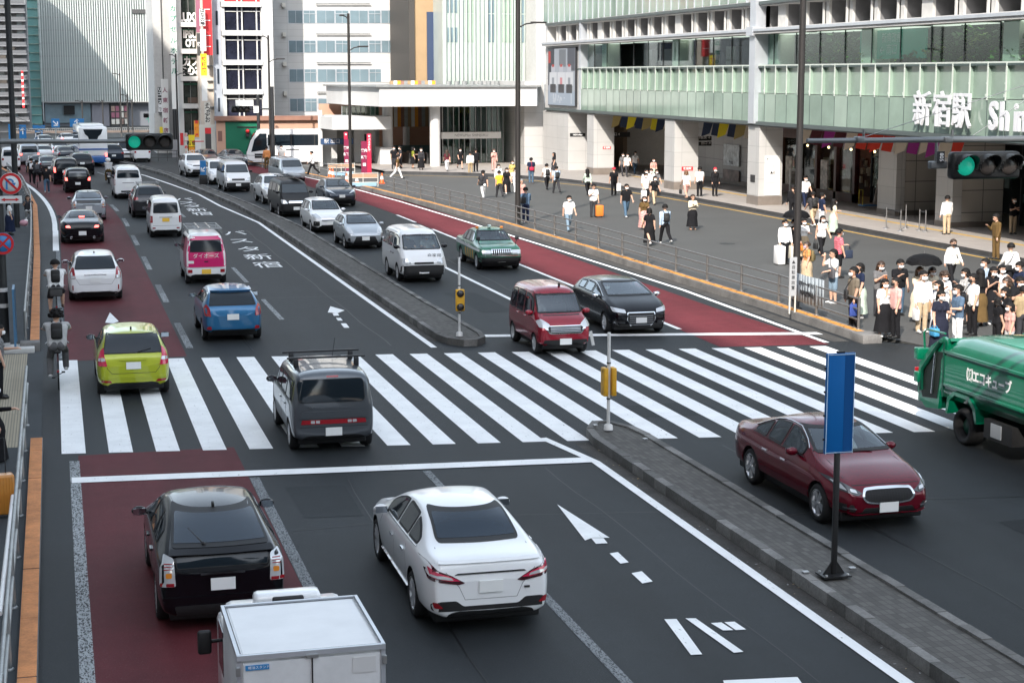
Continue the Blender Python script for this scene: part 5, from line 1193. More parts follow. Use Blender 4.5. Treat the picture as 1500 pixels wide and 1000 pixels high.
for sg in(-1,1):c.feat('tail_light',R4(min(sg*.72,sg*.88),max(sg*.72,sg*.88),.96,1.1,.02),'R',LRED,off=.016)
c.finish();c.put(1.85,135.6,4)
def far(kind,label,pm,px,py,head,dirn='A',lit=False,H=None):
 g=G(px,py)
 if kind=='van':c=van('van',label,pm,4.4,1.68,H or 1.92,'hi',lvl=1)
 elif kind=='kei':c=van('van',label,pm,3.395,1.475,H or 1.82,'kei',lvl=1)
 elif kind=='mini':c=van('minivan',label,pm,4.6,1.72,H or 1.80,'mini',lvl=1)
 elif kind=='suv':c=suv('car',label,pm,lvl=1)
 else:c=Car('car',label,'car',4.6,1.75,1.46,[(0,.82),(.04,.96),(.12,1.03),(.7,1.08),(1.3,1.38),(1.8,1.455),(2.5,1.44),(2.9,1.33),(3.5,1.02),(4.1,.92),(4.5,.78),(4.6,.62)],[(0,.93),(3.5,.93),(4.6,.68)],1.14,fo=.9,ro=.95,wr=.32,body=pm,lvl=1)
 zw={'van':(1.26,1.76),'kei':(1.14,1.62),'mini':(1.06,1.58),'suv':(1.2,1.55),'sedan':(1.08,1.38)}[kind]
 wd=c.W/2
 if dirn=='A':
  c.window('rear_window',rounded([(-wd*.78,zw[0]),(wd*.78,zw[0]),(wd*.68,zw[1]),(-wd*.68,zw[1])],.05),'R',frame=.02)
  for sg in(-1,1):c.feat('tail_light',R4(min(sg*wd*.72,sg*wd*.92),max(sg*wd*.72,sg*wd*.92),.82,.98,.02),'R',LREDON if lit else LRED,off=.016)
  c.plate('R',.62 if kind=='sedan' else .7)
 else:
  c.window('windscreen',rounded([(-wd*.82,zw[0]),(wd*.82,zw[0]),(wd*.72,zw[1]),(-wd*.72,zw[1])],.05),'F',frame=.02)
  for sg in(-1,1):c.feat('headlight',R4(min(sg*wd*.55,sg*wd*.88),max(sg*wd*.55,sg*wd*.88),.68,.84,.03),'F',LWHITE,off=.016)
  c.feat('grille',R4(-.4,.4,.58,.74,.03),'F',DARK,off=.012);c.plate('F',.45)
 c.side_windows(((.7,1.6),(1.7,2.6)),high=.16);c.finish()
 v=Vector((0,c.L/2*(1 if dirn=='A' else-1),0));c.put(g.x,g.y+c.L/2,head if dirn=='A' else head+180)
 return c
far('mini','silver minivan with lit tail lamps beside the dark pole',PSILV,40,242,6,lit=True)
far('sedan','black car behind the cyclists in the far bus lane',PBLACK,57,256,5)
far('sedan','white car with lit tail lamps to the left of the far bus',PWHITE,63,238,6,lit=True)
far('sedan','dark red tinted car beside the black minivan far off',PDGREY,70,258,5)
far('sedan','white car between the far bus and a dark car',PWHITE,85,231,8)
far('sedan','dark car just left of the far bus',PNAVY,95,240,7)
far('sedan','silver car beside the rear corner of the far bus',PSILV,108,238,7)
far('sedan','white car with lit tail lamps farthest up the street',PWHITE,98,216,8,lit=True)
far('kei','white van farthest left beside the dark pole',PWHITE,15,250,3)
far('sedan','white car with red lamps near the footbridge',PWHITE,64,219,8,lit=True)
far('kei','white van facing this way behind the left signal lamp',PWHITE,183,237,6,'T')
far('kei','second white van facing this way, under the signal lamps',PWHITE,206,238,6)
far('suv','dark blue car to the right of the far bus',PNAVY,163,240,6)
far('sedan','dark car half hidden behind the white car with a wide grille',PDGREY,306,246,6,'T')
far('sedan','dark blue car under the green gate',PNAVY,345,246,8,'T')
def front(c,zlo,zhi,wlo,whi,see=None,r=.07,gm=None):return c.window('windscreen',rounded([(-wlo,zlo),(wlo,zlo),(whi,zhi),(-whi,zhi)],r),'F',see,.035,gm)
WSG=mat('windscreen_glass',(.045,.055,.062),.05,spec=.7)
c=suv('off_road_car','white off road car leading the far oncoming queue',PWHITE);front(c,1.19,1.56,.70,.56,gm=WSG);c.side_windows(((.6,1.3),(1.36,2.1),(2.18,2.95)),high=.14)
for sg in(-1,1):c.feat('headlight',rounded([(sg*.42,.86),(sg*.80,.92),(sg*.80,1.0),(sg*.46,.94)],.02),'F',LWHITE,off=.016);c.feat('fog_light',rounded([(sg*.60,.46),(sg*.80,.50),(sg*.78,.64),(sg*.64,.60)],.03),'F',DARK,off=.012)
c.feat('grille',rounded([(-.5,.42),(.5,.42),(.42,.58),(-.42,.58)],.03),'F',DARK,off=.012);c.feat('upper_grille',rounded([(-.42,.82),(.42,.82),(.40,.90),(-.40,.90)],.02),'F',DARK,off=.01);c.plate('F',.66);c.mirrors(3.05,1.12);c.finish();c.put(10.15,131.0,184)
c=van('minivan','small white minivan beside the blue lane sign',PWHITE,3.6,1.6,1.72,'mini');front(c,1.10,1.55,.66,.58,gm=WSG)
for sg in(-1,1):c.feat('headlight',rounded([(sg*.44,.74),(sg*.74,.78),(sg*.74,.94),(sg*.50,.88)],.03),'F',LWHITE,off=.016)
c.feat('grille',rounded([(-.5,.36),(.5,.36),(.46,.5),(-.46,.5)],.03),'F',DARK,off=.012);c.plate('F',.58);c.mirrors(2.75,1.1);c.side_windows(((.3,1.2),(1.3,2.4)),high=.2);c.finish();c.put(10.95,121.2,183)
def hiace_front(c,bumper=DARK,see=False,letters=None):
 front(c,1.25,1.74,.72,.64,see,gm=WSG)
 for sg in(-1,1):c.feat('headlight',rounded([(sg*.46,.74),(sg*.78,.74),(sg*.80,.96),(sg*.56,.90)],.03),'F',LWHITE,off=.016)
 c.feat('bumper',rounded([(-.82,.26),(.82,.26),(.82,.62),(-.82,.62)],.05),'F',bumper,off=.02);c.feat('grille',rounded([(-.42,.76),(.42,.76),(.40,.87),(-.40,.87)],.02),'F',DARK if bumper is DARK else CHROME,off=.014);c.plate('F',.48)
 c.side_windows(((.3,1.4),(1.55,2.7),(2.85,3.75)),high=.22,see=False);c.mirrors(4.05,1.28,PBLACK)
c=van('van','tall white van with ladders on its roof rack',PWHITE,4.695,1.695,1.98,'hi');hiace_front(c)
b=MB()
for x in(-.66,.66):b.tube([(x,-2.0,2.12),(x,1.2,2.12)],.025,GALV,6)
for y in(-1.8,-.8,.2,1.1):b.tube([(-.7,y,2.12),(.7,y,2.12)],.02,GALV,6);[b.tube([(x,y,1.94),(x,y,2.12)],.018,GALV,6)for x in(-.66,.66)]
for x in(-.35,-.05,.3):b.tube([(x,-2.1,2.17),(x,1.4,2.17)],.035,CHROME,6)
b.build('ladder_rack',c.root);c.finish();c.put(11.35,113.9,182)
c=suv('off_road_car','white off road car tucked behind the matt black van',PWHITE);front(c,1.19,1.56,.70,.56,gm=WSG);c.side_windows(((.6,1.3),(1.36,2.1),(2.18,2.95)),high=.14)
for sg in(-1,1):c.feat('headlight',rounded([(sg*.48,.88),(sg*.82,.92),(sg*.82,1.02),(sg*.52,.96)],.02),'F',LWHITE,off=.016);c.feat('fog_light',rounded([(sg*.62,.46),(sg*.80,.50),(sg*.78,.62),(sg*.66,.60)],.03),'F',DARK,off=.012)
c.feat('grille',rounded([(-.45,.42),(.45,.42),(.36,.86),(-.36,.86)],.04),'F',DARK,off=.012);c.mirrors(3.05,1.12);c.finish();c.put(12.55,102.3,182)
c=van('minivan','silver minivan behind the matt black van',PSILV,4.6,1.72,1.75,'mini');front(c,1.10,1.55,.70,.62,gm=WSG)
for sg in(-1,1):c.feat('headlight',rounded([(sg*.50,.76),(sg*.78,.80),(sg*.78,.92),(sg*.54,.88)],.03),'F',LWHITE,off=.016)
c.plate('F',.5);c.side_windows(((.3,1.2),(1.3,2.2),(2.3,3.3)),high=.18);c.finish();c.put(16.0,122.5,186)
c=van('van','matt black van with a roof box in the oncoming lane',PMATT,4.695,1.695,1.95,'hi');hiace_front(c,PMATT)
b=MB();b.tube([(-.5,-1.5,2.06),(-.5,1.0,2.06)],.02,BLACKM,6);b.tube([(.5,-1.5,2.06),(.5,1.0,2.06)],.02,BLACKM,6);[b.tube([(-.6,y,2.06),(.6,y,2.06)],.02,BLACKM,6)for y in(-1.3,-.4,.5)];b.cbox(-.5,-.05,-.9,1.2,2.06,2.2,mat('box_grey',(.28,.30,.32),.4),.05);b.build('roof_rack',c.root);c.finish();c.put(12.28,93.2,182)
c=Car('hatchback_car','dark blue crossover car at the edge of the red lane','car',4.36,1.8,1.55,[(0,.9),(.05,1.06),(.14,1.14),(.5,1.34),(.95,1.50),(1.6,1.55),(2.1,1.53),(2.45,1.45),(3.3,1.08),(3.9,.98),(4.25,.84),(4.36,.68)],[(0,1.03),(1,1.06),(3.3,1.0),(4.36,.76)],1.14,zb=.30,fo=.9,ro=.8,wr=.345,body=PNAVY)
front(c,1.11,1.47,.70,.54,gm=WSG);c.side_windows(((.95,1.5),(1.6,2.9)),high=.13)
for sg in(-1,1):c.feat('headlight',rounded([(sg*.38,.74),(sg*.78,.88),(sg*.84,1.0),(sg*.62,.92)],.02),'F',LWHITE,off=.018)
c.feat('grille',rounded([(-.62,.30),(.62,.30),(.5,.56),(-.5,.56)],.04),'F',DARK,off=.012);c.plate('F',.62);c.mirrors(2.95,1.06);c.finish();c.put(15.85,99.6,181)
c=Car('estate_car','white estate car with a dark fog lamp panel in the oncoming queue','car',4.25,1.69,1.53,[(0,.9),(.05,1.2),(.12,1.36),(.3,1.48),(.8,1.525),(1.9,1.53),(2.3,1.50),(2.6,1.43),(3.25,1.02),(3.8,.93),(4.15,.82),(4.25,.66)],[(0,.97),(3.2,.93),(4.25,.72)],1.2,fo=.78,ro=.8,wr=.30,body=PWHITE,see=True)
front(c,1.055,1.45,.68,.57);c.side_windows(((.3,1.05),(1.12,1.85),(1.92,2.85)),high=.12)
for sg in(-1,1):c.feat('headlight',rounded([(sg*.42,.74),(sg*.76,.70),(sg*.80,.88),(sg*.60,.92)],.03),'F',LWHITE,off=.016);c.feat('fog_panel',R4(min(sg*.50,sg*.76),max(sg*.50,sg*.76),.36,.58,.03),'F',DARK,off=.014)
c.feat('lower_grille',R4(-.42,.42,.34,.40,.02),'F',DARK,off=.014);c.feat('grille_bar',R4(-.40,.40,.66,.70,.015),'F',CHROME,off=.016);c.feat('upper_grille',R4(-.40,.40,.58,.65,.02),'F',mat('grille_grey',(.2,.2,.21),.4),off=.01);c.plate('F',.50,w=.3);c.mirrors(2.75,1.0);c.seats(1.9,.48,True,1.0);c.finish();c.put(12.6,83.3,181)
c=hatch('hatchback_car','silver hatchback between the white estate and the white delivery van',PSILV,L=4.0,H=1.45,see=True)
front(c,1.05,1.385,.68,.54);c.side_windows(((.75,1.3),(1.36,2.0),(2.08,2.85)),high=.12)
for sg in(-1,1):c.feat('headlight',rounded([(sg*.50,.66),(sg*.78,.72),(sg*.74,.92),(sg*.66,.94),(sg*.52,.80)],.03),'F',LWHITE,off=.016);c.feat('fog_light',rounded([(sg*.66,.36),(sg*.76,.38),(sg*.74,.50),(sg*.68,.50)],.03),'F',DARK,off=.012)
c.feat('grille',rounded([(-.56,.28),(.56,.28),(.40,.58),(-.40,.58)],.04),'F',DARK,off=.012);c.feat('grille_bar',R4(-.44,.44,.54,.57,.01),'F',CHROME,off=.02);c.plate('F',.48);c.mirrors(2.85,1.0);c.seats(1.75,.45,True,.95);c.handles(((1.4,.84),(2.1,.83)));c.finish();c.put(12.93,75.15,180.3)
c=van('delivery_van','white delivery van with a black bumper nearest the traffic island',PWHITE,4.05,1.665,1.9,'hi',see=True)
front(c,1.20,1.70,.71,.63)
for sg in(-1,1):c.feat('headlight',rounded([(sg*.46,.72),(sg*.76,.70),(sg*.79,.92),(sg*.56,.88)],.03),'F',LWHITE,off=.018)
c.feat('bumper',rounded([(-.81,.24),(.81,.24),(.81,.64),(.5,.66),(-.5,.66),(-.81,.64)],.05),'F',mat('bumper_black',(.02,.02,.021),.55),off=.025);c.feat('grille',R4(-.36,.36,.70,.77,.02),'F',DARK,off=.016);c.plate('F',.44,w=.36)
c.side_windows(((.3,1.1),(1.2,2.1),(2.25,3.2)),high=.22);c.mirrors(3.42,1.26,PBLACK);c.lettering('自家用',.15,'F',-.40,.99,LETK,1.2);c.seats(2.65,.85,True);c.line([(2.2,.35),(2.2,1.15)],'L',.012,SG);c.handles(((2.3,.98),(1.9,.98)),DARK);c.finish();c.put(12.85,62.6,180)
c=Car('taxi','green taxi with a white waistline and yellow side checks','taxi',4.695,1.695,1.50,[(0,.82),(.04,.98),(.12,1.02),(.92,1.05),(1.40,1.40),(1.75,1.485),(2.3,1.50),(2.7,1.48),(2.95,1.41),(3.42,1.03),(4.2,.97),(4.62,.88),(4.695,.72)],[(0,.95),(3.4,.95),(4.695,.82)],1.18,fo=.78,ro=1.08,wr=.315,body=PGREEN,ra=.07,fa=.09,rf=.3,see=True,hoodw=.88)
front(c,1.06,1.42,.70,.57);c.side_windows(((1.25,1.75),(1.82,2.35),(2.42,3.15)),high=.10)
c.feat('bumper',rounded([(-.82,.30),(.82,.30),(.82,.52),(-.82,.52)],.04),'F',DARK,off=.05);c.feat('front_trim',rounded([(-.80,.56),(.80,.56),(.80,.60),(-.80,.60)],.01),'F',CHROME,off=.02)
for sg in(-1,1):c.feat('headlight',R4(min(sg*.42,sg*.76),max(sg*.42,sg*.76),.64,.80,.02),'F',LWHITE,off=.02)
g_=c.feat('grille',R4(-.40,.40,.62,.83,.015),'F',CHROME,off=.022)
for q in range(9):c.feat('grille_slot',R4(-.36+q*.082,-.36+q*.082+.05,.64,.81,.005),'F',DARK,off=.028,parent=g_)
for sd in 'LX':
 f=1 if sd=='L' else-1
 c.feat('white_waistline',rounded([(.1,.76),(4.4,.72),(4.4,.80),(.1,.90)][::f],.02),sd,PWHITE,off=.006)
 for q in range(4):c.feat('yellow_check',[(1.95+q*.42,.34),(2.12+q*.42,.34),(2.12+q*.42,.70),(1.95+q*.42,.70)][::f],sd,mat('taxi_yellow',(.70,.38,.02),.4,coat=1),off=.006)
c.plate('F',.42,PLATE)
b=MB();b.cbox(-.07,.07,.2,.32,1.49,1.62,mat('roof_lamp_white',(.5,.62,.6),.4),.03);b.build('roof_sign',c.root)
for x in(-.50,.50):one('roof_lamp',lambda b:b.cbox(x-.06,x+.06,.18,.3,1.46,1.545,mat('roof_lamp_orange',(.75,.22,.03),.4),.025),c.root)
for sx in(-1,1):
 p,_,_=c.hit('T',sx*.72,4.0);one('fender_mirror',lambda b:(b.tube([p,p+Vector((sx*.06,.02,.2))],.014,BLACKM,6),b.cbox(p.x+sx*.06-.08,p.x+sx*.06+.08,p.y,p.y+.05,p.z+.17,p.z+.30,BLACKM,.02)),c.root)
c.seats(2.0,.48,True,1.2);c.handles(((1.75,.86),(2.4,.86)),CHROME);c.finish();c.put(16.63,66.1,179)
c=van('minivan','wine red boxy minivan crossing the stop line',PRED2,3.395,1.475,1.775,'mini',see=True)
front(c,1.10,1.58,.63,.585,r=.05);c.side_windows(((.22,.85),(.92,1.62),(1.70,2.55)),high=.19,see=False)
for sg in(-1,1):c.feat('headlight',rounded([(sg*.42,.74),(sg*.70,.78),(sg*.72,.92),(sg*.62,.98),(sg*.44,.86)],.03),'F',LWHITE,off=.018)
g_=c.feat('grille_surround',rounded([(-.44,.60),(.44,.60),(.58,.76),(.54,.82),(-.54,.82),(-.58,.76)],.05),'F',CHROME,off=.014)
c.feat('grille',rounded([(-.40,.63),(.40,.63),(.50,.75),(.46,.80),(-.46,.80),(-.50,.75)],.04),'F',DARK,off=.02,parent=g_)
for q in range(3):c.feat('grille_bar',R4(-.42,.42,.655+q*.045,.672+q*.045,.006),'F',SILVER,off=.026,parent=g_)
c.feat('lower_grille',rounded([(-.62,.34),(.62,.34),(.60,.44),(-.60,.44)],.03),'F',DARK,off=.012);c.plate('F',.39,w=.33)
c.mirrors(2.62,1.08);c.handles(((1.0,.92),(1.75,.92)));c.line([(1.66,.3),(1.66,1.0)],'L');c.line([(.9,.5),(.9,1.0)],'L');c.line([(2.72,.35),(2.72,.7),(2.6,1.0)],'L');c.line([(.4,.62),(1.6,.62)],'L',.02,CHROME)
b=MB();p,_,_=c.hit('T',-.2,2.05);b.cbox(p.x-.02,p.x+.02,p.y-.06,p.y+.06,p.z-.01,p.z+.09,DARK,.012);b.build('antenna',c.root)
c.line([(-.60,1.06),(.60,1.06)],'F',.02,DARK);c.seats(1.55,.6,True,.7);c.finish();c.put(13.15,45.35,180)
c=hatch('hatchback_car','black hatchback with a chrome edged grille beside the wine red minivan',PBLACK,L=4.32,W=1.79,H=1.43,see=True)
front(c,1.05,1.37,.72,.57);c.side_windows(((.8,1.3),(1.4,2.1),(2.2,3.15)),high=.11)
for sg in(-1,1):c.feat('headlight',rounded([(sg*.46,.66),(sg*.80,.70),(sg*.83,.82),(sg*.48,.75)],.02),'F',LWHITE,off=.018);c.feat('air_intake',rounded([(sg*.48,.30),(sg*.80,.30),(sg*.80,.46),(sg*.50,.44)],.03),'F',DARK,off=.01);c.feat('intake_trim',R4(min(sg*.50,sg*.78),max(sg*.50,sg*.78),.385,.40,.004),'F',CHROME,off=.016)
g_=c.feat('grille_surround',rounded([(-.30,.26),(.30,.26),(.44,.46),(.42,.68),(-.42,.68),(-.44,.46)],.03),'F',CHROME,off=.016)
c.feat('grille',rounded([(-.28,.28),(.28,.28),(.415,.47),(.40,.66),(-.40,.66),(-.415,.47)],.03),'F',DARK,off=.022,parent=g_)
for q in range(5):c.feat('grille_bar',R4(-.36,.36,.32+q*.062,.33+q*.062,.003),'F',SILVER,off=.026,parent=g_)
c.plate('F',.45);c.mirrors(2.95,1.0,CHROME);c.handles(((1.45,.84),(2.25,.83)));c.line([(2.15,.3),(2.15,.98)],'L');c.line([(1.35,.3),(1.35,.98)],'L');c.seats(1.95,.45,False,1.0)
for sd in 'LX':
 b=MB();pts=[(.8+2.4*i/8,prof(c.top,.8+2.4*i/8)-.085)for i in range(9)]
 for a,d_ in zip(pts,pts[1:]):
  pa,na,_=c.hit(sd,*a);pd,nd,_=c.hit(sd,*d_);b.tube([pa+na*.01,pd+nd*.01],.009,CHROME,5)
 b.build('chrome_strip',c.root);c.finish();c.put(16.33,48.75,180)
c=Car('sedan_car','deep red sedan with a black mesh grille beside the blue sign','car',4.80,1.82,1.485,[(0,.80),(.04,.95),(.12,1.03),(.35,1.075),(.80,1.10),(1.35,1.32),(1.80,1.46),(2.25,1.485),(2.6,1.465),(2.95,1.36),(3.55,1.06),(4.1,.97),(4.5,.86),(4.72,.74),(4.80,.62)],[(0,.92),(.9,.99),(2.2,.95),(3.5,.94),(4.80,.70)],1.10,fo=.86,ro=1.08,wr=.335,body=PRED,ra=.2,rr=.5,rf=.62,fa=.26,see=True,shoulder=.935)
front(c,1.085,1.41,.71,.56,r=.06);c.side_windows(((1.12,1.62),(1.68,2.28),(2.34,3.15)),high=.11,see=True)
for sd in 'LX':
 b=MB();pts=[(1.05+2.2*i/10,max(prof(c.belt,1.05+2.2*i/10)+.05,prof(c.top,1.05+2.2*i/10)-.088))for i in range(11)]
 for a,d_ in zip(pts,pts[1:]):
  pa,na,_=c.hit(sd,*a);pd,nd,_=c.hit(sd,*d_);b.tube([pa+na*.01,pd+nd*.01],.011,CHROME,5)
 pts=[(1.05+2.2*i/10,prof(c.belt,1.05+2.2*i/10)+.035)for i in range(11)]
 for a,d_ in zip(pts,pts[1:]):
  pa,na,_=c.hit(sd,*a);pd,nd,_=c.hit(sd,*d_);b.tube([pa+na*.008,pd+nd*.008],.008,DARK,5)
 b.build('chrome_strip',c.root)
for sg in(-1,1):
 t=c.feat('headlight',rounded([(sg*.46,.66),(sg*.56,.63),(sg*.78,.70),(sg*.86,.86),(sg*.78,.845),(sg*.60,.74)],.015),'F',mat('lens_dark',(.05,.05,.055),.06,coat=1),off=.014)
 c.feat('lamp',rounded([(sg*.56,.665),(sg*.66,.69),(sg*.66,.735),(sg*.58,.715)],.015),'F',LWHITE,off=.022,parent=t)
 c.feat('lamp',rounded([(sg*.70,.70),(sg*.78,.73),(sg*.82,.82),(sg*.74,.79)],.015),'F',LWHITE,off=.022,parent=t)
 t=c.feat('air_intake',rounded([(sg*.58,.36),(sg*.82,.38),(sg*.82,.50),(sg*.62,.48)],.03),'F',DARK,off=.008)
 c.feat('intake_trim',rounded([(sg*.58,.40),(sg*.76,.42),(sg*.76,.445),(sg*.58,.425)],.008),'F',CHROME,off=.016,parent=t)
g_=c.feat('grille_surround',rounded([(-.40,.50),(-.2,.475),(.2,.475),(.40,.50),(.49,.60),(.43,.735),(.2,.75),(-.2,.75),(-.43,.735),(-.49,.60)],.05),'F',CHROME,off=.018)
mesh_m=tiled('grille_mesh',(.004,.004,.005),(.016,.016,.018),.05,.025,.8,.004,.02,'xz')
c.feat('grille',rounded([(-.37,.525),(-.2,.505),(.2,.505),(.37,.525),(.445,.605),(.40,.70),(.2,.71),(-.2,.71),(-.40,.70),(-.445,.605)],.04),'F',mesh_m,off=.024,parent=g_)
c.feat('lower_grille',rounded([(-.50,.30),(.50,.30),(.44,.42),(-.44,.42)],.03),'F',DARK,off=.01);c.plate('F',.42,w=.34,h=.17);c.feat('lip',rounded([(-.84,.235),(.84,.235),(.84,.275),(-.84,.275)],.01),'F',PRED,off=.03)
c.mirrors(3.0,1.0);c.handles(((1.65,.80),(2.45,.79)),CHROME)
c.line([(1.72,.28),(1.6,.6),(1.72,.95)],'L',.01);c.line([(2.40,.26),(2.36,.94)],'L',.01);c.line([(3.45,.28),(3.5,.65),(3.35,.93)],'L',.01)
c.line([(-.62,1.02),(-.66,.86)],'F',.008);c.line([(.62,1.02),(.66,.86)],'F',.008);c.line([(-.60,.775),(.60,.775)],'F',.009)
for sx in(-.3,.3):one('wiper',lambda b:b.tube([c.hit('F',sx,1.085)[0]+Vector((0,.02,.01)),c.hit('F',sx+.42,1.10)[0]+Vector((0,.02,.01))],.01,DARK,5),c.root)
for s in(1.45,3.6):pass
c.seats(2.1,.42,False,1.2);c.finish();c.put(13.15,27.45,180.3)
e=empty('box_truck',(2.24,0,0));tag(e,'small white box truck seen from above at the bottom edge','truck')
def tp(name,fn,parent=None):m=MB();fn(m);return m.build(name,parent or e)
BXW=mat('box_white',(.66,.67,.68),.4,nz=[(3,.05),(14,.03)])
tp('cargo_box',lambda b:(b.cbox(-.71,.71,16.02,17.62,.62,1.93,BXW,.015),b.box(-.66,.66,16.07,17.57,1.93,1.936,mat('roof_white',(.70,.71,.72),.45,nz=[(2,.06)]))))
def _tr(b):
 for x in(-.71,.71):b.box(x-.02,x+.02,16.0,17.64,1.90,1.955,SILVER);b.box(x-.022,x+.022,16.0,16.05,.62,1.95,SILVER);b.box(x*.972-.004,x*.972+.004,16.04,17.6,1.955,1.958,DARK)
 for y in(16.0,17.63):b.box(-.73,.73,y-.02,y+.02,1.90,1.952,SILVER)
 b.box(-.68,.68,17.585,17.595,1.937,1.94,DARK);b.box(-.7,.7,16.05,16.06,1.937,1.94,DARK)
tp('trim',_tr)
tp('rear_door',lambda b:b.box(-.67,-.006,15.985,16.01,.66,1.87,BXW));tp('rear_door',lambda b:b.box(.006,.67,15.985,16.01,.66,1.87,BXW))
tp('door_latch',lambda b:(b.box(-.06,.06,15.96,15.99,1.88,1.91,GALV),b.box(-.006,.006,15.97,15.99,.66,1.87,DARK)))
tp('notice',lambda b:b.box(-.65,-.42,15.975,15.985,1.80,1.85,mat('sticker_blue',(.03,.22,.50),.5)));tp('lettering',lambda b:text_mesh(b,'軽油スタンド',.035,LETW,FACE_S(-.52,15.972,1.826)))
tp('notice',lambda b:b.box(.40,.63,15.978,15.985,1.68,1.84,mat('sticker_white',(.60,.60,.60),.5)))
for x in(-.72,.72):[tp('hinge',lambda b:b.box(x-.02,x+.02,15.97,16.03,z,z+.08,GALV))for z in(1.0,1.4,1.75)]
tp('cab',lambda b:(b.cbox(-.70,.70,17.66,18.6,.35,1.62,PWHITE,.08),b.cbox(-.64,.64,17.70,18.35,1.5,1.80,PWHITE,.08),b.box(-.705,-.695,17.8,18.3,1.1,1.6,AGLASS)))
tp('air_deflector',lambda b:(b.cbox(-.36,.36,17.75,18.0,1.80,1.99,PWHITE,.05),b.cbox(-.17,.17,17.72,17.8,1.9,1.965,DARK,.02)))
tp('side_mirror',lambda b:(b.cbox(-.95,-.80,18.05,18.12,1.28,1.55,DARK,.03),b.tube([(-.80,18.08,1.42),(-.68,18.1,1.42)],.02,DARK,6)))
tp('chassis',lambda b:b.box(-.55,.55,15.95,18.4,.3,.62,DARK))
for x in(-.58,.58):
 for y in(16.5,18.1):
  w_=bpy.data.objects.new('wheel',Car.cache[('wheel',.27)][0]);COL.objects.link(w_);w_.parent=e;w_.location=(x,y,.27);w_.rotation_euler=(0,math.pi/2*(1 if x>0 else-1),0)
  q=bpy.data.objects.new('rim',Car.cache[('wheel',.27)][1]);COL.objects.link(q);q.parent=w_
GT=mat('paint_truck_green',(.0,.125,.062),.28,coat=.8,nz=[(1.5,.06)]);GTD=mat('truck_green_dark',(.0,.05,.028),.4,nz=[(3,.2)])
e=empty('refuse_truck',(18.72,30.75,0));tag(e,'green refuse truck with its loading hopper at the back','truck');e.rotation_euler=(0,0,math.pi);e.scale=(1,.95,.92)
tp('chassis',lambda b:(b.box(-.45,.45,-2.2,4.6,.55,.82,DARK),b.box(-.98,-.3,.9,2.0,.38,.80,DARK),b.box(.3,.98,.9,2.0,.38,.80,DARK),b.box(.97,1.0,1.2,1.6,.45,.75,mat('box_grey',(.28,.30,.32),.4))))
sec=[(-.96,.95),(.96,.95),(1.0,1.25),(1.0,1.95),(.97,2.1),(.9,2.24),(.78,2.33),(.55,2.385),(0,2.40),(-.55,2.385),(-.78,2.33),(-.9,2.24),(-.97,2.1),(-1.0,1.95),(-1.0,1.25)]
def _body(b):
 ys=[(-.95,.80),(-.80,.92),(-.5,.98),(-.1,1.0),(3.3,1.0)];n=len(sec);vs_=[(x,y,.95+(z-.95)*k)for y,k in ys for x,z in sec]
 b.add(vs_,[(i*n+j,i*n+(j+1)%n,(i+1)*n+(j+1)%n,(i+1)*n+j)for i in range(len(ys)-1)for j in range(n)],GT,True);b.add(vs_[:n],[tuple(range(n-1,-1,-1))],GT);b.add(vs_[-n:],[tuple(range(n))],GT)
tp('body',_body)
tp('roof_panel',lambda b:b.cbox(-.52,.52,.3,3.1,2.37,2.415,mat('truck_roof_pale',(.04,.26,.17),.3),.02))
for z in(1.25,2.0):
 for x in(-1.02,1.02):tp('rib',lambda b:b.cbox(x-.025,x+.025,-.75,3.3,z-.04,z+.04,GT,.015))
hop=[(-1.05,.62),(-1.0,1.0),(-.70,2.24),(-.95,2.30),(-1.45,2.02),(-1.95,1.55),(-2.05,1.15),(-1.95,.75),(-1.6,.55)]
tp('hopper_side',lambda b:b.prism([(.90,y,z)for y,z in hop],(.08,0,0),GT));tp('hopper_side',lambda b:b.prism([(-.98,y,z)for y,z in hop],(.08,0,0),GT))
tp('hopper',lambda b:(b.prism([(-.90,y,z)for y,z in[(-1.05,.62),(-1.0,1.0),(-.75,2.15),(-1.05,2.05),(-1.5,1.75),(-1.75,1.2),(-1.8,.75)]],(1.8,0,0),GTD),b.cbox(-.95,.95,-2.05,-1.75,.62,.78,GT,.03),b.prism([(-.95,y,z)for y,z in[(-.70,2.30),(-.62,2.24),(-1.38,1.92),(-1.45,2.02)]],(1.9,0,0),GT)))
for x in(-1.03,1.03):tp('hopper_dark_panel',lambda b:b.prism([(x*.955,y,z)for y,z in[(-1.10,.85),(-.90,1.95),(-1.2,1.93),(-1.65,1.45),(-1.86,1.05),(-1.75,.78)]],((.008 if x>0 else-.008),0,0),mat('hopper_dark',(.006,.012,.010),.6)))  # flat dark panel, paints the darkness of an open recess on the side
for x in(-1.03,1.03):tp('hydraulic_arm',lambda b:(b.tube([(x,-.95,2.2),(x,-1.7,1.45),(x,-1.75,.95)],.05,GTD,8),b.tube([(x,-1.15,1.9),(x,-1.25,.95)],.035,CHROME,8),b.cbox(x-.06,x+.06,-2.0,-1.8,1.1,1.35,GT,.02)))
tp('grab_rail',lambda b:[b.tube([(x,-1.85,1.65),(x,-1.95,2.25),(x,-1.8,2.34),(x,-1.0,2.36)],.025,GT,8)for x in(.9,)])
tp('lamp_box',lambda b:b.cbox(.80,1.08,-2.06,-1.85,1.62,1.9,GT,.03));tp('tail_light',lambda b:b.cbox(.85,1.03,-2.08,-2.05,1.3,1.42,LRED,.01))
for x in(-1.04,.54):tp('mudguard',lambda b:b.prism([(x,y,z)for y,z in[(-.62,.62),(-.55,1.0),(-.3,1.16),(.35,1.16),(.62,.95),(.7,.62),(.62,.62),(.52,.9),(.3,1.08),(-.26,1.08),(-.46,.94),(-.54,.62)]],(.5,0,0),GT))
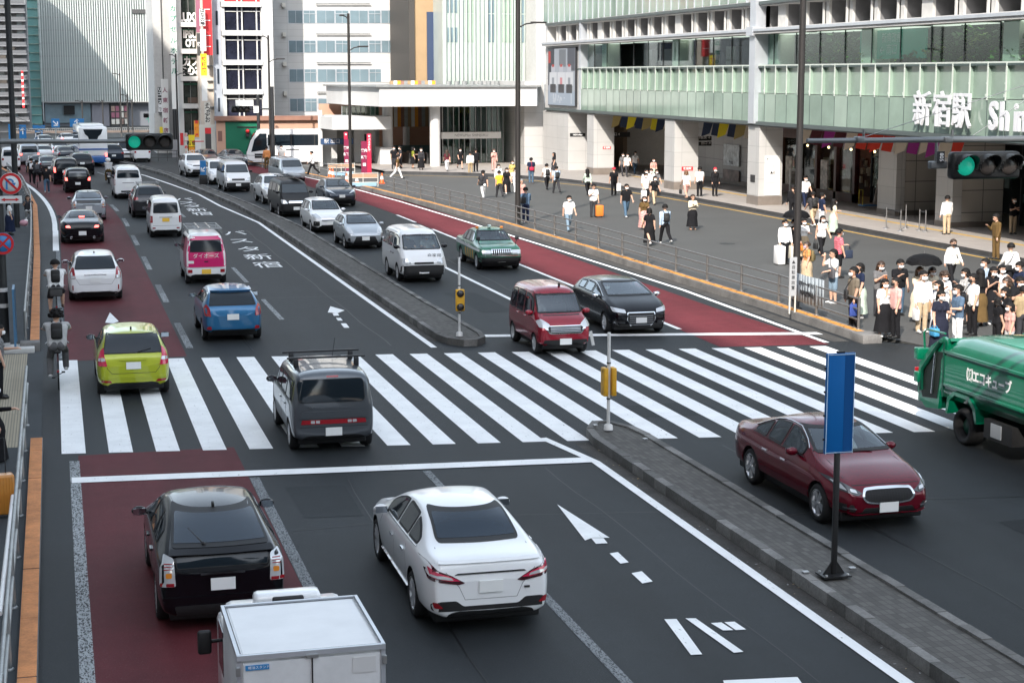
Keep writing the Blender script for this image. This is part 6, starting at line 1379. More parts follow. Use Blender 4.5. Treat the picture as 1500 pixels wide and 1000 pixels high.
for x in(-.78,.78):
 for y in(.0,3.9):
  w_=bpy.data.objects.new('wheel',Car.cache[('wheel',.345)][0]);COL.objects.link(w_);w_.parent=e;w_.location=(x,y,.42);w_.rotation_euler=(0,math.pi/2*(1 if x>0 else-1),0);w_.scale=(1.22,1.22,1.9)
  q=MB();q.lathe([(.001,.05),(.1,.05),(.15,.03),(.22,-.02)],GTD,None,16);q=q.build('rim',w_)
tp('cab',lambda b:(b.cbox(-.98,.98,3.45,5.0,.5,2.2,GT,.1),b.box(.975,.99,3.8,4.6,1.35,2.0,AGLASS)))
tp('lettering',lambda b:text_mesh(b,'㈱エコキューブ',.30,LETW,frame((1.006,1.05,1.62),(0,1,0),(0,0,1)),.002,bold=.01,sx=.85))
tp('panel_line',lambda b:b.box(.995,1.012,-.86,-.80,.95,2.2,GTD));tp('panel_line',lambda b:b.box(.99,1.01,2.62,2.66,.95,2.3,GTD))
e=empty('bus',(2.95,150.4,0),R(2));e.scale=(.92,1,.98);tag(e,'white and blue bus seen from behind far up the street','bus')
BB=mat('bus_blue',(.02,.10,.32),.35,coat=.6)
tp('body',lambda b:(b.cbox(-1.25,1.25,-5,5,.9,3.35,PWHITE,.12),b.cbox(-1.255,1.255,-5.02,5,.35,.95,BB,.08)))
tp('roof_unit',lambda b:b.cbox(-1.0,1.0,-4.2,1,3.33,3.55,PWHITE,.08));tp('blue_band',lambda b:b.box(-1.262,1.262,-5.03,4.9,1.42,1.55,BB))
tp('rear_window',lambda b:b.prism([(-.85,-5.03,3.15),(.85,-5.03,3.15),(.7,-5.03,2.75),(.45,-5.03,2.55),(.3,-5.03,2.1),(-.3,-5.03,2.1),(-.45,-5.03,2.55),(-.7,-5.03,2.75)],(0,.04,0),AGLASS))
for x in(-1.1,1.1):tp('tail_light',lambda b:b.box(x-.08,x+.08,-5.035,-5.0,.85,1.15,LREDON))
tp('number_plate',lambda b:b.box(-.9,-.5,-5.035,-5.0,1.1,1.28,mat('plate_green',(.1,.4,.25),.5)));tp('wheel',lambda b:[b.lathe([(.01,-.15),(.48,-.15),(.48,.15),(.01,.15)],RUBBER,Matrix.Translation((x,-2.8,.48))@Matrix.Rotation(math.pi/2,4,'Y'),18)for x in(-1.05,)])
tp('wheel',lambda b:b.lathe([(.01,-.15),(.48,-.15),(.48,.15),(.01,.15)],RUBBER,Matrix.Translation((1.05,-2.8,.48))@Matrix.Rotation(math.pi/2,4,'Y'),18))
tp('side_window',lambda b:(b.box(-1.262,-1.25,-4.6,4.4,1.9,2.9,AGLASS),b.box(1.25,1.262,-4.6,4.4,1.9,2.9,AGLASS)))
e=empty('coach',(20.9,143.6,0),R(85));e.scale=(.95,.92,.92);tag(e,'white coach with a long dark window strip parked before the pink wall','bus')
def _co(b):
 pr=[(-5.6,.4),(5.3,.4),(5.85,.7),(5.9,1.25),(5.55,2.3),(5.0,3.15),(4.6,3.32),(-5.4,3.32),(-5.7,3.0),(-5.75,.8)]
 b.prism([(-1.22,y,z)for y,z in pr],(2.44,0,0),PWHITE)
tp('body',_co)
tp('windscreen',lambda b:b.prism([(-1.15,y,z)for y,z in[(5.93,1.35),(5.58,2.32),(5.05,3.15),(4.95,3.1),(5.4,2.3),(5.75,1.35)]],(2.3,0,0),AGLASS))
for sx in(-1,1):
 tp('side_window',lambda b:b.box(sx*1.222,sx*1.235,-5.2,4.0,1.85,2.85,AGLASS));tp('front_side_window',lambda b:b.prism([(sx*1.222,4.1,1.5),(sx*1.222,5.5,1.3),(sx*1.222,5.2,2.4),(sx*1.222,4.7,2.95),(sx*1.222,4.1,2.95)],(sx*.014,0,0),AGLASS))
 for y in(3.2,-2.7):tp('wheel',lambda b:b.lathe([(.01,-.16),(.49,-.16),(.5,.1),(.3,.16),(.01,.12)],RUBBER,Matrix.Translation((sx*1.12,y,.5))@Matrix.Rotation(math.pi/2*sx,4,'Y'),20))
 for y in(1.9,-.2,-2.4):tp('window_post',lambda b:b.box(sx*1.23,sx*1.242,y-.05,y+.05,1.85,2.85,DARK))
 tp('headlight',lambda b:b.cbox(sx*.75-.3,sx*.75+.3,5.83,5.93,.85,1.1,LWHITE,.04))
tp('bumper_vent',lambda b:b.box(-1.225,-1.24,4.3,5.2,.75,1.15,DARK));tp('badge',lambda b:(b.box(-1.24,-1.225,1.2,2.4,1.45,1.55,SGRY)))
POLEB=mat('pole_brown',(.035,.032,.031),.45,.3)
SIGNB=mat('sign_blue',(.02,.17,.42),.4,nz=[(1,.05)])
GREENON=mat('signal_green_lit',(.0,.22,.15),.3,emit=((.01,.45,.30),.15));REDON=mat('signal_red_lit',(.6,.05,.03),.3,emit=((1,.12,.08),1.5))
LENSOFF=mat('signal_lens_off',(.035,.03,.028),.25);SIGBOX=mat('signal_case',(.014,.015,.016),.45,spec=.3)
YBOX=mat('yellow_case',(.62,.33,.02),.5,nz=[(8,.15)])
def T3(x,y,z):return Matrix.Translation((x,y,z))
def lamp_post(label,x,y,H,r=.1,arms=(),z0=.0,base=True):
 e=empty('street_lamp',(x,y,z0));tag(e,label,'street lamp')
 one('pole',lambda b:(b.tube([(0,0,0),(0,0,H)],r,POLEB,14,r*.8),b.lathe([(r*1.9,0),(r*1.9,.03),(r*1.15,.05),(r*1.1,.45),(r,.47)],POLEB,None,16)),e)
 for z,L in arms:
  one('lamp_head',lambda b:(b.tube([(0,0,z-.25),(L*.3,0,z-.05),(L*.6,0,z)],.035,POLEB,8),b.cbox(min(L*.5,L*1.1),max(L*.5,L*1.1),-.1,.1,z-.02,z+.07,POLEB,.02)),e)
 return e
g=G(1165,452,.16);lamp_post('tall brown pole behind the fence near the cloth banner',g.x,g.y,17,.115,(),.16)
g=G(758.5,330,.16);lamp_post('tall brown lamp post behind the fence near the green taxi',g.x,g.y,17,.135,((PY(780,34,g.y).z-.16,1.3),),.16)
g=G(514,284,.16);lamp_post('slim lamp post with two heads beside the red banner stands',g.x,g.y,PY(514,24,g.y).z,.1,((PY(514,25,g.y).z-.1,-.5),(PY(540,69,g.y).z-.16,1.1)),.16)
g=G(397,244);lamp_post('slim lamp post with one head in front of the coach',g.x,g.y,PY(397,52,g.y).z,.1,((PY(397,53,g.y).z-.05,-.6),(PY(414,87,g.y).z,1.2)))
g=G(262,236);lamp_post('slim lamp post before the capsule hotel sign',g.x,g.y,PY(262,79,g.y).z,.09,((PY(262,80,g.y).z-.05,-.5),(PY(275,107,g.y).z,1.2)))
for i,(px,yt,yb)in enumerate(((175,107,200),(186,138,200),(120,147,200),(150,147,200),(193,146,200))):
 Y=215+i*3;p=PY(px,yt,Y);lamp_post(('tallest','second','leftmost','middle','rightmost')[i]+' of the thin lamp posts before the pale glass front',p.x,Y,p.z,.1,((p.z-.1,-.8),))
for px,yt,yb,lab in((401,127,247,'black pole that carries the far signal arm beside the coach'),(380,139,240,'short black pole in front of the green gate')):
 g=G(px,yb);o=one('utility_pole',lambda b:b.tube([(g.x,g.y,0),(g.x,g.y,PY(px,yt,g.y).z)],.14,BLACKM,10),None,(g.x,g.y,0));tag(o,lab,'pole')
def signal(label,c,s,lit=0,arm=None,n=3,face=1,axis=1):
 e=empty('traffic_signal',c);tag(e,label,'traffic signal')
 one('case',lambda b:(b.cbox(-.64*s,.64*s,-.10*s,.14*s,-.23*s,.23*s,SIGBOX,.06*s),),e)
 for i in range(n):
  x=(-.41+.41*i)*s
  def _l(b):
   b.lathe([(.165*s,0),(.16*s,.02*s),(.10*s,.04*s),(.001,.045*s)],(GREENON if lit==0 else REDON)if i==lit else LENSOFF,T3(x,-.10*s,0)@Matrix.Rotation(math.pi/2,4,'X'),20)
  one('lens',_l,e)
  def _h(b):
   k=16
   for j in range(k):
    a0=R(-20+220*j/k);a1=R(-20+220*(j+1)/k);r0=.185*s
    d0=.26*s*(.35+.65*max(0,math.sin((a0+a1)/2)))
    p0=Vector((x+r0*math.cos(a0),-.10*s,r0*math.sin(a0)));p1=Vector((x+r0*math.cos(a1),-.10*s,r0*math.sin(a1)))
    b.prism([p0,p1,p1*1,p0*1][:2]+[p1+Vector((0,-d0,0)),p0+Vector((0,-d0,0))],Vector((p0.x-x,0,p0.z)).normalized()*.012*s,SIGBOX)
  one('visor',_h,e)
 return e
g=G(8,512,.0);lx,ly=g.x,g.y
e=empty('signal_pole',(lx,ly,0));tag(e,'thick dark pole with white bands and round signs at the left edge','pole')
tp('pole',lambda b:b.tube([(0,0,0),(0,0,11)],.13,mat('pole_dark',(.014,.016,.018),.5),16,.11))
for py in(427,450,507):tp('reflective_band',lambda b:b.lathe([(.136,0),(.136,.11)],mat('band_white',(.55,.55,.55),.5),T3(0,0,PY(8,py,ly).z),18))
arm_z=PY(100,206.5,ly).z
tp('arm',lambda b:b.tube([(0,0,arm_z),(PY(186,207,ly).x-lx,0,PY(186,207,ly).z)],.07,mat('arm_grey',(.16,.17,.175),.45,.5),12,.05))
p=PY(218.5,207.5,ly);signal('near traffic signal on the long left arm, showing green',(p.x,ly-.1,p.z),1.0)
def round_sign(name,label,px,py,kind):
 p=PY(px,py,ly-.2);e=empty(name,(p.x,ly-.2,p.z));tag(e,label,'road sign')
 tp_=lambda nm,fn:one(nm,fn,e)
 Tn=Matrix.Rotation(math.pi/2,4,'X');RD=mat('sign_ring_red',(.50,.015,.02),.45)
 if kind=='u':
  tp_('disc',lambda b:b.lathe([(.001,0),(.30,0),(.30,-.02),(.001,-.02)],mat('sign_face_white',(.58,.60,.61),.5),Tn,32))
  tp_('red_ring',lambda b:b.lathe([(.215,.004),(.29,.004)],RD,Tn,36,False))
  def _a(b):
   BL=mat('arrow_blue',(.02,.17,.42),.5);yv=-.006
   b.prism([(-.13,yv,-.16),(-.08,yv,-.16),(-.08,yv,.03),(-.13,yv,.03)],(0,-.002,0),BL)
   k=8
   for j in range(k):
    a0,a1=math.pi-math.pi*j/k,math.pi-math.pi*(j+1)/k;q=lambda r,a:(-.02+r*math.cos(a),yv,.03+r*math.sin(a))
    b.prism([q(.06,a0),q(.11,a0),q(.11,a1),q(.06,a1)],(0,-.002,0),BL)
   b.prism([(.005,yv,.02),(.145,yv,.02),(.075,yv,-.10)],(0,-.002,0),BL)
  tp_('arrow',_a)
  tp_('red_bar',lambda b:b.prism([(-.17,-.010,.13),(-.13,-.010,.17),(.17,-.010,-.13),(.13,-.010,-.17)],(0,-.002,0),RD))
 else:
  tp_('disc',lambda b:b.lathe([(.001,0),(.30,0),(.30,-.02),(.001,-.02)],SIGNB,Tn,32))
  tp_('red_ring',lambda b:b.lathe([(.225,.004),(.295,.004)],RD,Tn,36,False))
  tp_('red_cross',lambda b:[b.prism([(-.18*s,-.006-.002*(s>0),.14),(-.14*s,-.006-.002*(s>0),.18),(.18*s,-.006-.002*(s>0),-.14),(.14*s,-.006-.002*(s>0),-.18)],(0,-.001,0),RD)for s in(-1,1)])
round_sign('road_sign','round no u turn sign with a blue arrow on the left pole',15.5,269,'u');round_sign('road_sign','round blue no stopping sign with a red cross on the left pole',4,357,'x')
p=PY(15,292.5,ly-.2);o=empty('plate_sign',(p.x,ly-.2,p.z));tag(o,'white plate with a red double arrow under the no u turn sign','road sign')
one('plate',lambda b:b.box(-.32,.31,0,.015,-.1,.1,mat('sign_face_white',(.58,.60,.61),.5)),o);one('arrow',lambda b:b.prism([(-.24,-.004,0),(-.14,-.004,.05),(-.14,-.004,.018),(.14,-.004,.018),(.14,-.004,.05),(.24,-.004,0),(.14,-.004,-.05),(.14,-.004,-.018),(-.14,-.004,-.018),(-.14,-.004,-.05)],(0,-.003,0),mat('sign_ring_red',(.50,.015,.02),.45)),o)
g=G(25.5,333,.15);o=one('utility_pole',lambda b:b.tube([(g.x,g.y,.15),(g.x,g.y,13)],.14,mat('pole_dark',(.014,.016,.018),.5),12),None,(g.x,g.y,.15));tag(o,'dark street pole behind the round signs on the left pavement','pole')
g=G(23,516,.02);o=empty('board_stand',(g.x,g.y,0));tag(o,'narrow board in a blue frame seen nearly edge on beside the left pole','board')
one('frame',lambda b:(b.box(-.03,.03,-.02,.02,0,1.75,mat('frame_blue',(.06,.16,.28),.5)),b.box(-.03,.03,1.1,1.14,0,1.75,mat('frame_blue',(.06,.16,.28),.5)),b.box(-.03,.03,0,1.1,1.70,1.75,mat('frame_blue',(.06,.16,.28),.5))),o);one('board',lambda b:b.box(-.015,.015,.03,1.1,.5,1.68,SIGNK),o);one('foot',lambda b:b.cbox(-.3,.5,-.2,.6,0,.16,CONCW,.02),o)
def railing(label,pts,h,levels,m,post=2.0,r=.024,z0=.2,pr=.03,cat='fence'):
 P=[Vector((*p,z0))for p in pts];e=empty('railing',P[0]);tag(e,label,cat);o0=P[0]
 for lv in levels:one('rail',lambda b:b.tube([p-o0+Vector((0,0,lv))for p in P],r,m,8),e)
 acc=0;nxt=0
 for a,c in zip(P,P[1:]):
  L=(c-a).length
  while nxt<=acc+L+1e-6:
   q=a.lerp(c,(nxt-acc)/L)-o0;one('post',lambda b:(b.tube([q,q+Vector((0,0,h))],pr,m,8),b.lathe([(pr*1.8,0),(pr*1.8,.02),(pr,.03)],m,T3(*q),10)),e);nxt+=post
  acc+=L
 return e
fence_pts=[(22.25,44.6),(22.45,51),(22.3,60),(22.2,69),(21.85,82),(21.2,95),(20.35,107.5)]
RAILM=mat('rail_steel',(.19,.185,.18),.45,.6,nz=[(3,.15)])
railing('long brown steel railing between the red lane and the plaza',[(x+.02,y)for x,y in fence_pts],.92,(.88,.58,.28),RAILM,3.05,.03,.24,.045)
railing('grey pipe railing along the near left kerb',[(-.80,-2),(-.80,39.6)],.86,(.84,.45),GALV,2.6,.03,.15,.034)
railing('grey pipe railing along the far left kerb',[(-.98,49.0),(-1.02,60),(-1.06,72),(-1.18,84),(-1.4,100),(-2.1,116),(-3.5,135)],.86,(.84,.45),GALV,2.6,.03,.15,.034)
railing('low railing with cross bars behind the far oncoming cars',[(3.2,153.5),(6.5,153.2),(10.5,152.6)],.95,(.92,.6,.3),SGRY,.8,.03,.05,.03)
railing('light railing in front of the parked coach',[(13.6,141.5),(16.2,137),(18.6,128),(19.6,118.5)],.95,(.92,.5),GALV,2.4,.022,.2,.03)
o=one('white_pipe',lambda b:b.tube([(-.93,22.5,.55),(-.90,29,.55)],.035,WHITE,8),None,(-.93,22.5,.5));tag(o,'white pipe tied to the near left railing','pipe')
Ys=24.0
a0=PY(1182,206.5,Ys);a1=PY(1530,203.5,Ys)
e=empty('signal_gantry',(PY(1560,206,Ys).x,Ys,0));tag(e,'long grey signal arm reaching in from the right edge','signal arm');ex=e.location.x
ARMG=mat('arm_grey',(.16,.17,.175),.45,.5)
tp('arm',lambda b:b.tube([(0,0,a1.z),(a0.x-ex,0,a0.z)],.055,ARMG,12,.035));tp('pole',lambda b:b.tube([(0,0,0),(0,0,9.5)],.14,ARMG,14,.1))
for px in(1265,1395):tp('clamp',lambda b:(b.cbox(PY(px-6,0,Ys).x-ex,PY(px+6,0,Ys).x-ex,-.08,.08,PY(px,209,Ys).z,PY(px,200,Ys).z,ARMG,.02),b.tube([(PY(px,200,Ys).x-ex,0,PY(px,200,Ys).z),(PY(px,200,Ys).x-ex,0,PY(px,190,Ys).z)],.02,ARMG,6)))
for(x0,y0)in((1265,201),(1425,199)):tp('stay_wire',lambda b:b.tube([(PY(x0,y0,Ys).x-ex,0,PY(x0,y0,Ys).z),(0,0,PY(x0,y0,Ys).z+1.0)],.006,GALV,5))
p0=PY(1375,240,Ys);tp('signal_bracket',lambda b:(b.cbox(PY(1370,0,Ys).x-ex,PY(1395,0,Ys).x-ex,-.06,.06,PY(1380,247,Ys).z,PY(1380,236,Ys).z,ARMG,.02)));tp('signal_bracket',lambda b:(b.tube([(PY(1478,0,Ys).x-ex,0,PY(1480,240,Ys).z),(0,0,PY(1480,240,Ys).z)],.03,ARMG,8),b.tube([(PY(1380,0,Ys).x-ex,0,PY(1380,240,Ys).z),(PY(1380,0,Ys).x-ex,0,a0.z)],.025,ARMG,8)))
p=PY(1436,241.5,Ys);signal('large traffic signal at the right edge, showing green',(p.x,Ys-.12,p.z),.92)
p=PY(1374,230,Ys);o=empty('number_plate_sign',(p.x,Ys-.1,p.z));tag(o,'small dark number plate on the right signal bracket','sign');one('plate',lambda b:b.box(-.06,.06,0,.02,-.09,.09,SIGNK),o);one('lettering',lambda b:text_mesh(b,'805',.09,LETW,frame((0,-.01,0),(0,0,-1),(1,0,0))),o)
p=PY(219,169.5,190);e=signal('far traffic signal showing red beyond the near signal',(p.x,190,p.z),1.0,2)
one('green_arrows',lambda b:text_mesh(b,'↑↗',.8,GREENON,FACE_S(.15,-.15,-.55)),e)
o=one('signal_mast',lambda b:(b.tube([(PY(253,170,190).x,190.2,0),(PY(253,170,190).x,190.2,9)],.14,BLACKM,10),b.tube([(PY(253,168,190).x,190.2,p.z+.1),(p.x,190.2,p.z+.1)],.07,BLACKM,8)),None,(PY(253,170,190).x,190.2,0));tag(o,'black mast and arm of the far red signal','pole')
g=G(401,247);p=PY(352,160,g.y);signal('dark far signal seen before the white building',(p.x,g.y-.2,p.z),1.15,9)
o=one('signal_gantry',lambda b:b.tube([(g.x,g.y,p.z),(p.x,g.y,p.z)],.06,BLACKM,8),None,(g.x,g.y,p.z));tag(o,'thin arm between the black pole and the dark far signal','signal arm')
for(x0,x1,y0,y1,lab)in((345,371,146.5,155.5,'blank white plate above the dark far signal'),(371.5,378.8,155.5,165.5,'small white plate beside the dark far signal')):
 a_=PY(x0,y1,g.y-.3);c_=PY(x1,y0,g.y-.3);o=one('plate_sign',lambda b:b.box(a_.x,c_.x,g.y-.32,g.y-.28,a_.z,c_.z,SWHITE),None,(a_.x,g.y-.3,a_.z));tag(o,lab,'sign')
for i,(x0,x1,y0,y1,t,lab)in enumerate(((28.5,38,183,203,'↑','tall blue sign with a straight arrow beside the dark pole'),(51.5,62.5,191,203.5,'↱','blue sign with a right turn arrow'),(48,66,183.5,188.5,'','low blue sign strip above the right turn arrow'),(75.5,87,174,187,'↘','small blue sign with a slanted arrow'),(102.5,123,174,186,'↑','wide blue sign with a thin arrow over the bus'),(13,21.5,182,208,'','blue sign partly behind the thick left pole'))):
 Y=188+3*i;a_=PY(x0,y1,Y);c_=PY(x1,y0,Y);e=empty('direction_sign',((a_.x+c_.x)/2,Y,a_.z));tag(e,lab,'road sign')
 w_,h_=(c_.x-a_.x)/2,c_.z-a_.z;tp('board',lambda b:b.box(-w_,w_,0,.08,0,h_,SIGNB));tp('post',lambda b:b.tube([(0,.15,-a_.z),(0,.15,h_)],.08,GALV,8))
 if t:tp('arrow',lambda b:text_mesh(b,t,min(h_,w_*2.4)*1.0,LETW,FACE_S(0,-.02,h_*.5),bold=.02))
g=G(298,274);e=empty('lane_sign',(g.x,g.y,.17));tag(e,'blue lane board on a dark block at the far traffic island','road sign')
tp('block',lambda b:b.cbox(-.26,.26,-.2,.2,0,.65,DARK,.03));tp('board',lambda b:b.box(-.2,.2,-.04,0,.62,1.62,SIGNB));tp('arrow',lambda b:text_mesh(b,'↙',.5,LETW,FACE_S(0,-.05,1.05),bold=.02))
def warn(label,px,py,ytop,yb0,yb1,facing,flag):
 g=G(px,py,.19);e=empty('warning_post',(g.x,g.y,.19));tag(e,label,'post');k=lambda yy:PY(px,yy,g.y).z-.19
 WP=mat('post_white',(.62,.62,.61),.5,nz=[(4,.1)])
 one('post',lambda b:(b.tube([(0,0,0),(0,0,k(ytop))],.036,WP,12),b.lathe([(.10,0),(.09,.10),(.045,.13)],WP,None,14)),e)
 z0,z1=k(yb1),k(yb0)
 one('lamp_case',lambda b:(b.cbox(-.13,.13,-.14 if facing else .04,-.04 if facing else .14,z0,z1,YBOX,.03)if facing else(b.cbox(-.14,-.04,-.12,.12,z0,z1,YBOX,.02),b.cbox(.04,.14,-.12,.12,z0,z1,YBOX,.02),b.box(-.14,.14,-.02,.02,z0+.04,z0+.08,GALV),b.box(-.14,.14,-.02,.02,z1-.1,z1-.06,GALV))),e)
 if facing:
  for zz in(z0+.12,z1-.12):one('lens',lambda b:b.lathe([(.105,0),(.1,.03),(.001,.04)],LENSOFF,T3(0,-.14,zz)@Matrix.Rotation(math.pi/2,4,'X'),18),e)
 one('flag',lambda b:b.box(-.03+flag,.03+flag,-.015,.015,k(ytop)-.22,k(ytop)+.08,WP,Matrix.Rotation(R(-12),4,'Y')),e)
 one('strap',lambda b:[b.lathe([(.045,0),(.045,.03)],BLACKM,T3(0,0,z),12)for z in(z0-.08,z1+.08)],e)
 return e
warn('white post with a yellow two lamp case on the far island nose',673,492,377,423,455,True,.03);warn('white post with yellow lamp cases on the near island nose',891,629,487,538,579,False,.04)
g=G(1221,842,.19);e=empty('sign_post',(g.x,g.y,.19));tag(e,'tall blank blue board on a black post on the near traffic island','road sign')
k=lambda yy:PY(1221,yy,g.y).z-.19
PB=mat('post_black',(.012,.012,.013),.45)
tp('post',lambda b:(b.cbox(-.04,.04,-.03,.03,0,k(650),PB,.008),b.box(-.22,.22,-.16,.16,0,.025,PB),[b.prism([(sx*.04,-.01,.02),(sx*.18,-.01,.02),(sx*.04,-.01,.22)],(0,.02,0),PB)for sx in(-1,1)],[b.lathe([(.02,.025),(.02,.05),(.001,.05)],GALV,T3(sx*.17,sy*.12,0),8)for sx in(-1,1)for sy in(-1,1)]))
zb_,zt_=k(663),k(517);w_=.225
def _bd(b):
 S2=mat('sign_blue_board',(.003,.105,.34),.45,spec=.25,nz=[(2,.04)])
 b.cbox(-w_,w_,-.05,0,zb_,zt_,S2,.006)
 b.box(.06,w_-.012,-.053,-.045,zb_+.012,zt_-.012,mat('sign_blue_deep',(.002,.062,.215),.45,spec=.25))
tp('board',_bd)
def _bb(b):
 Wb=mat('border_pale',(.45,.60,.72),.5)
 for(p,q)in(((-w_+.008,-.052),(w_-.008,-.052)),):
  for z in(zb_+.012,zt_-.022):b.prism([(p[0],p[1]-.003,z),(q[0],q[1]-.003,z),(q[0],q[1]-.003,z+.01),(p[0],p[1]-.003,z+.01)],(0,-.002,0),Wb)
 b.box(-w_+.008,-w_+.018,-.058,-.052,zb_,zt_,Wb);b.box(w_-.016,w_-.008,-.058,-.052,zb_,zt_,Wb)
 for z in(.2,.55,.9,1.25):b.cbox(-w_-.025,-w_,-.04,-.01,zb_+z,zb_+z+.03,DARK,.005)
 b.cbox(-.06,.06,-.05,.02,zt_,zt_+.03,DARK,.01)
tp('border',_bb)
for i,(px,py)in enumerate(((1180,838),(1248,832),(872,623),(945,643))):
 g=G(px,py,.21);o=one('road_stud',lambda b:b.cbox(g.x-.05,g.x+.05,g.y-.04,g.y+.04,.20,.235,STEEL,.01),None,(g.x,g.y,.2));tag(o,'small steel road stud '+('left of the blue board post','right of the blue board post','left of the near lamp post','right of the near lamp post')[i]+' on the island','road stud')
def _lit(b):
 for i in range(420):
  t=random.random();y=-2+85*t;x=random.choice([10.28,10.3,21.5])+random.uniform(-.15,.15)
  if 33<y<46:continue
  s=random.uniform(.012,.035);a=random.random()*6.28;u=Vector((math.cos(a),math.sin(a),.2))*s;v=Vector((-math.sin(a),math.cos(a),.1))*s*.6;c=Vector((x,y,.02));b.add([c-u,c-v,c+u,c+v],[(0,1,2,3)],random.choice([mat('litter_tan',(.25,.19,.11),.8),mat('litter_grey',(.2,.2,.2),.8),mat('litter_dark',(.06,.05,.04),.9)]))
o=one('gutter_litter',_lit);o['kind']='stuff';tag(o,'dry leaves and scraps scattered along the gutters','litter')
CONE=mat('cone_orange',(.75,.11,.02),.5)
for i,(px,py,lab)in enumerate(((559.5,269,'lone orange cone left of the railing end'),(508,269,'orange cone before the first red banner stand'),(523,272,'orange cone between the two red banner stands'),(483.5,261,'orange cone in front of the pavilion, left one of a pair'),(487.5,262,'orange cone in front of the pavilion, right one of a pair'))):
 g=G(px,py,.16);e=empty('traffic_cone',(g.x,g.y,.16));tag(e,lab,'traffic cone','orange cones round the works')
 tp('base',lambda b:b.cbox(-.19,.19,-.19,.19,0,.06,CONE,.02));tp('cone',lambda b:b.lathe([(.16,.05),(.035,.72),(.001,.73)],CONE,None,16));tp('white_band',lambda b:b.lathe([(.122,.30),(.078,.52)],WHITE,None,16))
BAN=mat('banner_crimson',(.20,.008,.05),.6);BAN2=mat('banner_red',(.42,.010,.05),.6)
for px0,px1,pt,pb,xr,lab,side_ in((504.5,511.5,204,250,509,'crimson banner stand with white lettering, left one of two',-1),(529.5,538,207,256,542.5,'crimson banner stand with white lettering, right one of two',1)):
 g=G((px0+px1)/2,pb,.16);Y=g.y;e=empty('banner_stand',(g.x,Y,.16));tag(e,lab,'banner')
 xa,xb_=PY(px0,pb,Y).x-g.x,PY(px1,pb,Y).x-g.x;zt2=PY(px0,pt,Y).z-.16
 tp('panel',lambda b:b.box(xa,xb_,-.05,.05,0,zt2,BAN));tp('side_panel',lambda b:b.box(xb_ if side_>0 else xa,(xb_+.32)if side_>0 else xa+.28,-.06,.06,0 if side_>0 else zt2,zt2+.55,BAN2))
 def _tx(b):
  for i,(s_,zf)in enumerate((('案内',.72),('新宿',.52),('回',.30))):text_mesh(b,s_,.24,LETW,FACE_S((xa+xb_)/2,-.06,zt2*zf),bold=.01)
  xx=(xb_+.16)if side_>0 else xa+.14;text_mesh(b,'●',.2,LETW,FACE_S(xx,-.07,zt2+.36))
  if side_>0:
   for i,ch in enumerate('バスタ新宿'):text_mesh(b,ch,.19,LETW,FACE_S(xx,-.07,zt2+.12-i*.2),bold=.006)
 tp('lettering',_tx)
for px,py,lab in((532,274,'low white works barrier under the right banner stand'),(500,258,'low works barrier between the banner stands')):
 g=G(px,py,.16);e=empty('works_barrier',(g.x,g.y,.16));tag(e,lab,'barrier')
 tp('frame',lambda b:[b.tube([(x,0,0),(x,0,.95)],.025,SCREAM,6)for x in(-1.0,0,1.0)]+[b.tube([(-1.0,0,z),(1.0,0,z)],.025,SCREAM,6)for z in(.3,.6,.9)]);tp('board',lambda b:b.box(-.95,.95,-.02,.02,.62,.86,mat('barrier_orange',(.40,.26,.17),.6)));tp('blue_sheet',lambda b:b.box(-.8,.9,-.03,.03,.05,.3,mat('sheet_blue',(.25,.40,.52),.7)))
g0=G(1162,452,.16);e=empty('cloth_notice',(22.38,50.2,.5));tag(e,'pale cloth notice with black lettering tied to the railing','banner')
CLN=mat('cloth_notice_pale',(.30,.34,.37),.8,nz=[(3,.1)])
ya,yb_=PXp(1161,430,22.33).y,PXp(1206,445,22.33).y;yo=50.2
def _cl(b):
 n=10
 for i in range(n):
  t0,t1=i/n,(i+1)/n;f=lambda t:(-.05+.025*math.sin(t*9),ya+(yb_-ya)*t-yo)
  (xx0,yy0),(xx1,yy1)=f(t0),f(t1);b.prism([(xx0,yy0,.02),(xx1,yy1,.0),(xx1,yy1,.86),(xx0,yy0,.88)],(-.008,0,0),CLN,True)
tp('cloth',_cl);tp('lettering',lambda b:(text_mesh(b,'喫煙マナーを守ろう',.13,LETK,FACE_W(-.095,(ya+yb_)/2-yo,.6),bold=.01),text_mesh(b,'歩行喫煙禁止',.17,LETK,FACE_W(-.095,(ya+yb_)/2-yo,.3),bold=.015)))
g=G(1164.5,459,.2);e=empty('notice_board',(g.x-.1,g.y,.2));tag(e,'tall narrow white notice on wooden legs beside the brown pole','sign')
tp('board',lambda b:b.box(-.12,.12,-.02,.02,.55,1.75,mat('notice_grey',(.36,.37,.38),.6)));tp('leg',lambda b:b.box(-.11,-.07,-.02,.02,0,.55,SCREAM));tp('leg',lambda b:b.box(.07,.11,-.02,.02,0,.55,SCREAM));tp('lettering',lambda b:[text_mesh(b,ch,.13,LETK,FACE_S(0,-.03,1.6-.16*i))for i,ch in enumerate('▲自転車放置')])
for i,(px,py,lab)in enumerate(((1298,334.5,'steel queue post, first from the left'),(1319,338.5,'steel queue post, second from the left in front'),(1326.5,334,'taller steel queue post in the middle'),(1346.5,337.5,'steel queue post left of the open board'),(1355.5,339,'steel queue post nearest the open board'))):
 g=G(px,py,ZS);o=one('queue_post',lambda b:(b.tube([(g.x,g.y,ZS),(g.x,g.y,ZS+(.98 if i!=2 else 1.1))],.028,STEEL,10),b.lathe([(.16,0),(.15,.02),(.03,.04)],STEEL,T3(g.x,g.y,ZS),18)),None,(g.x,g.y,ZS));tag(o,lab,'queue post','steel queue posts on the station pavement')
g1,g2,g3,g4=(G(*q,ZS)for q in((1298,334.5),(1319,338.5),(1346.5,337.5),(1355.5,339)))
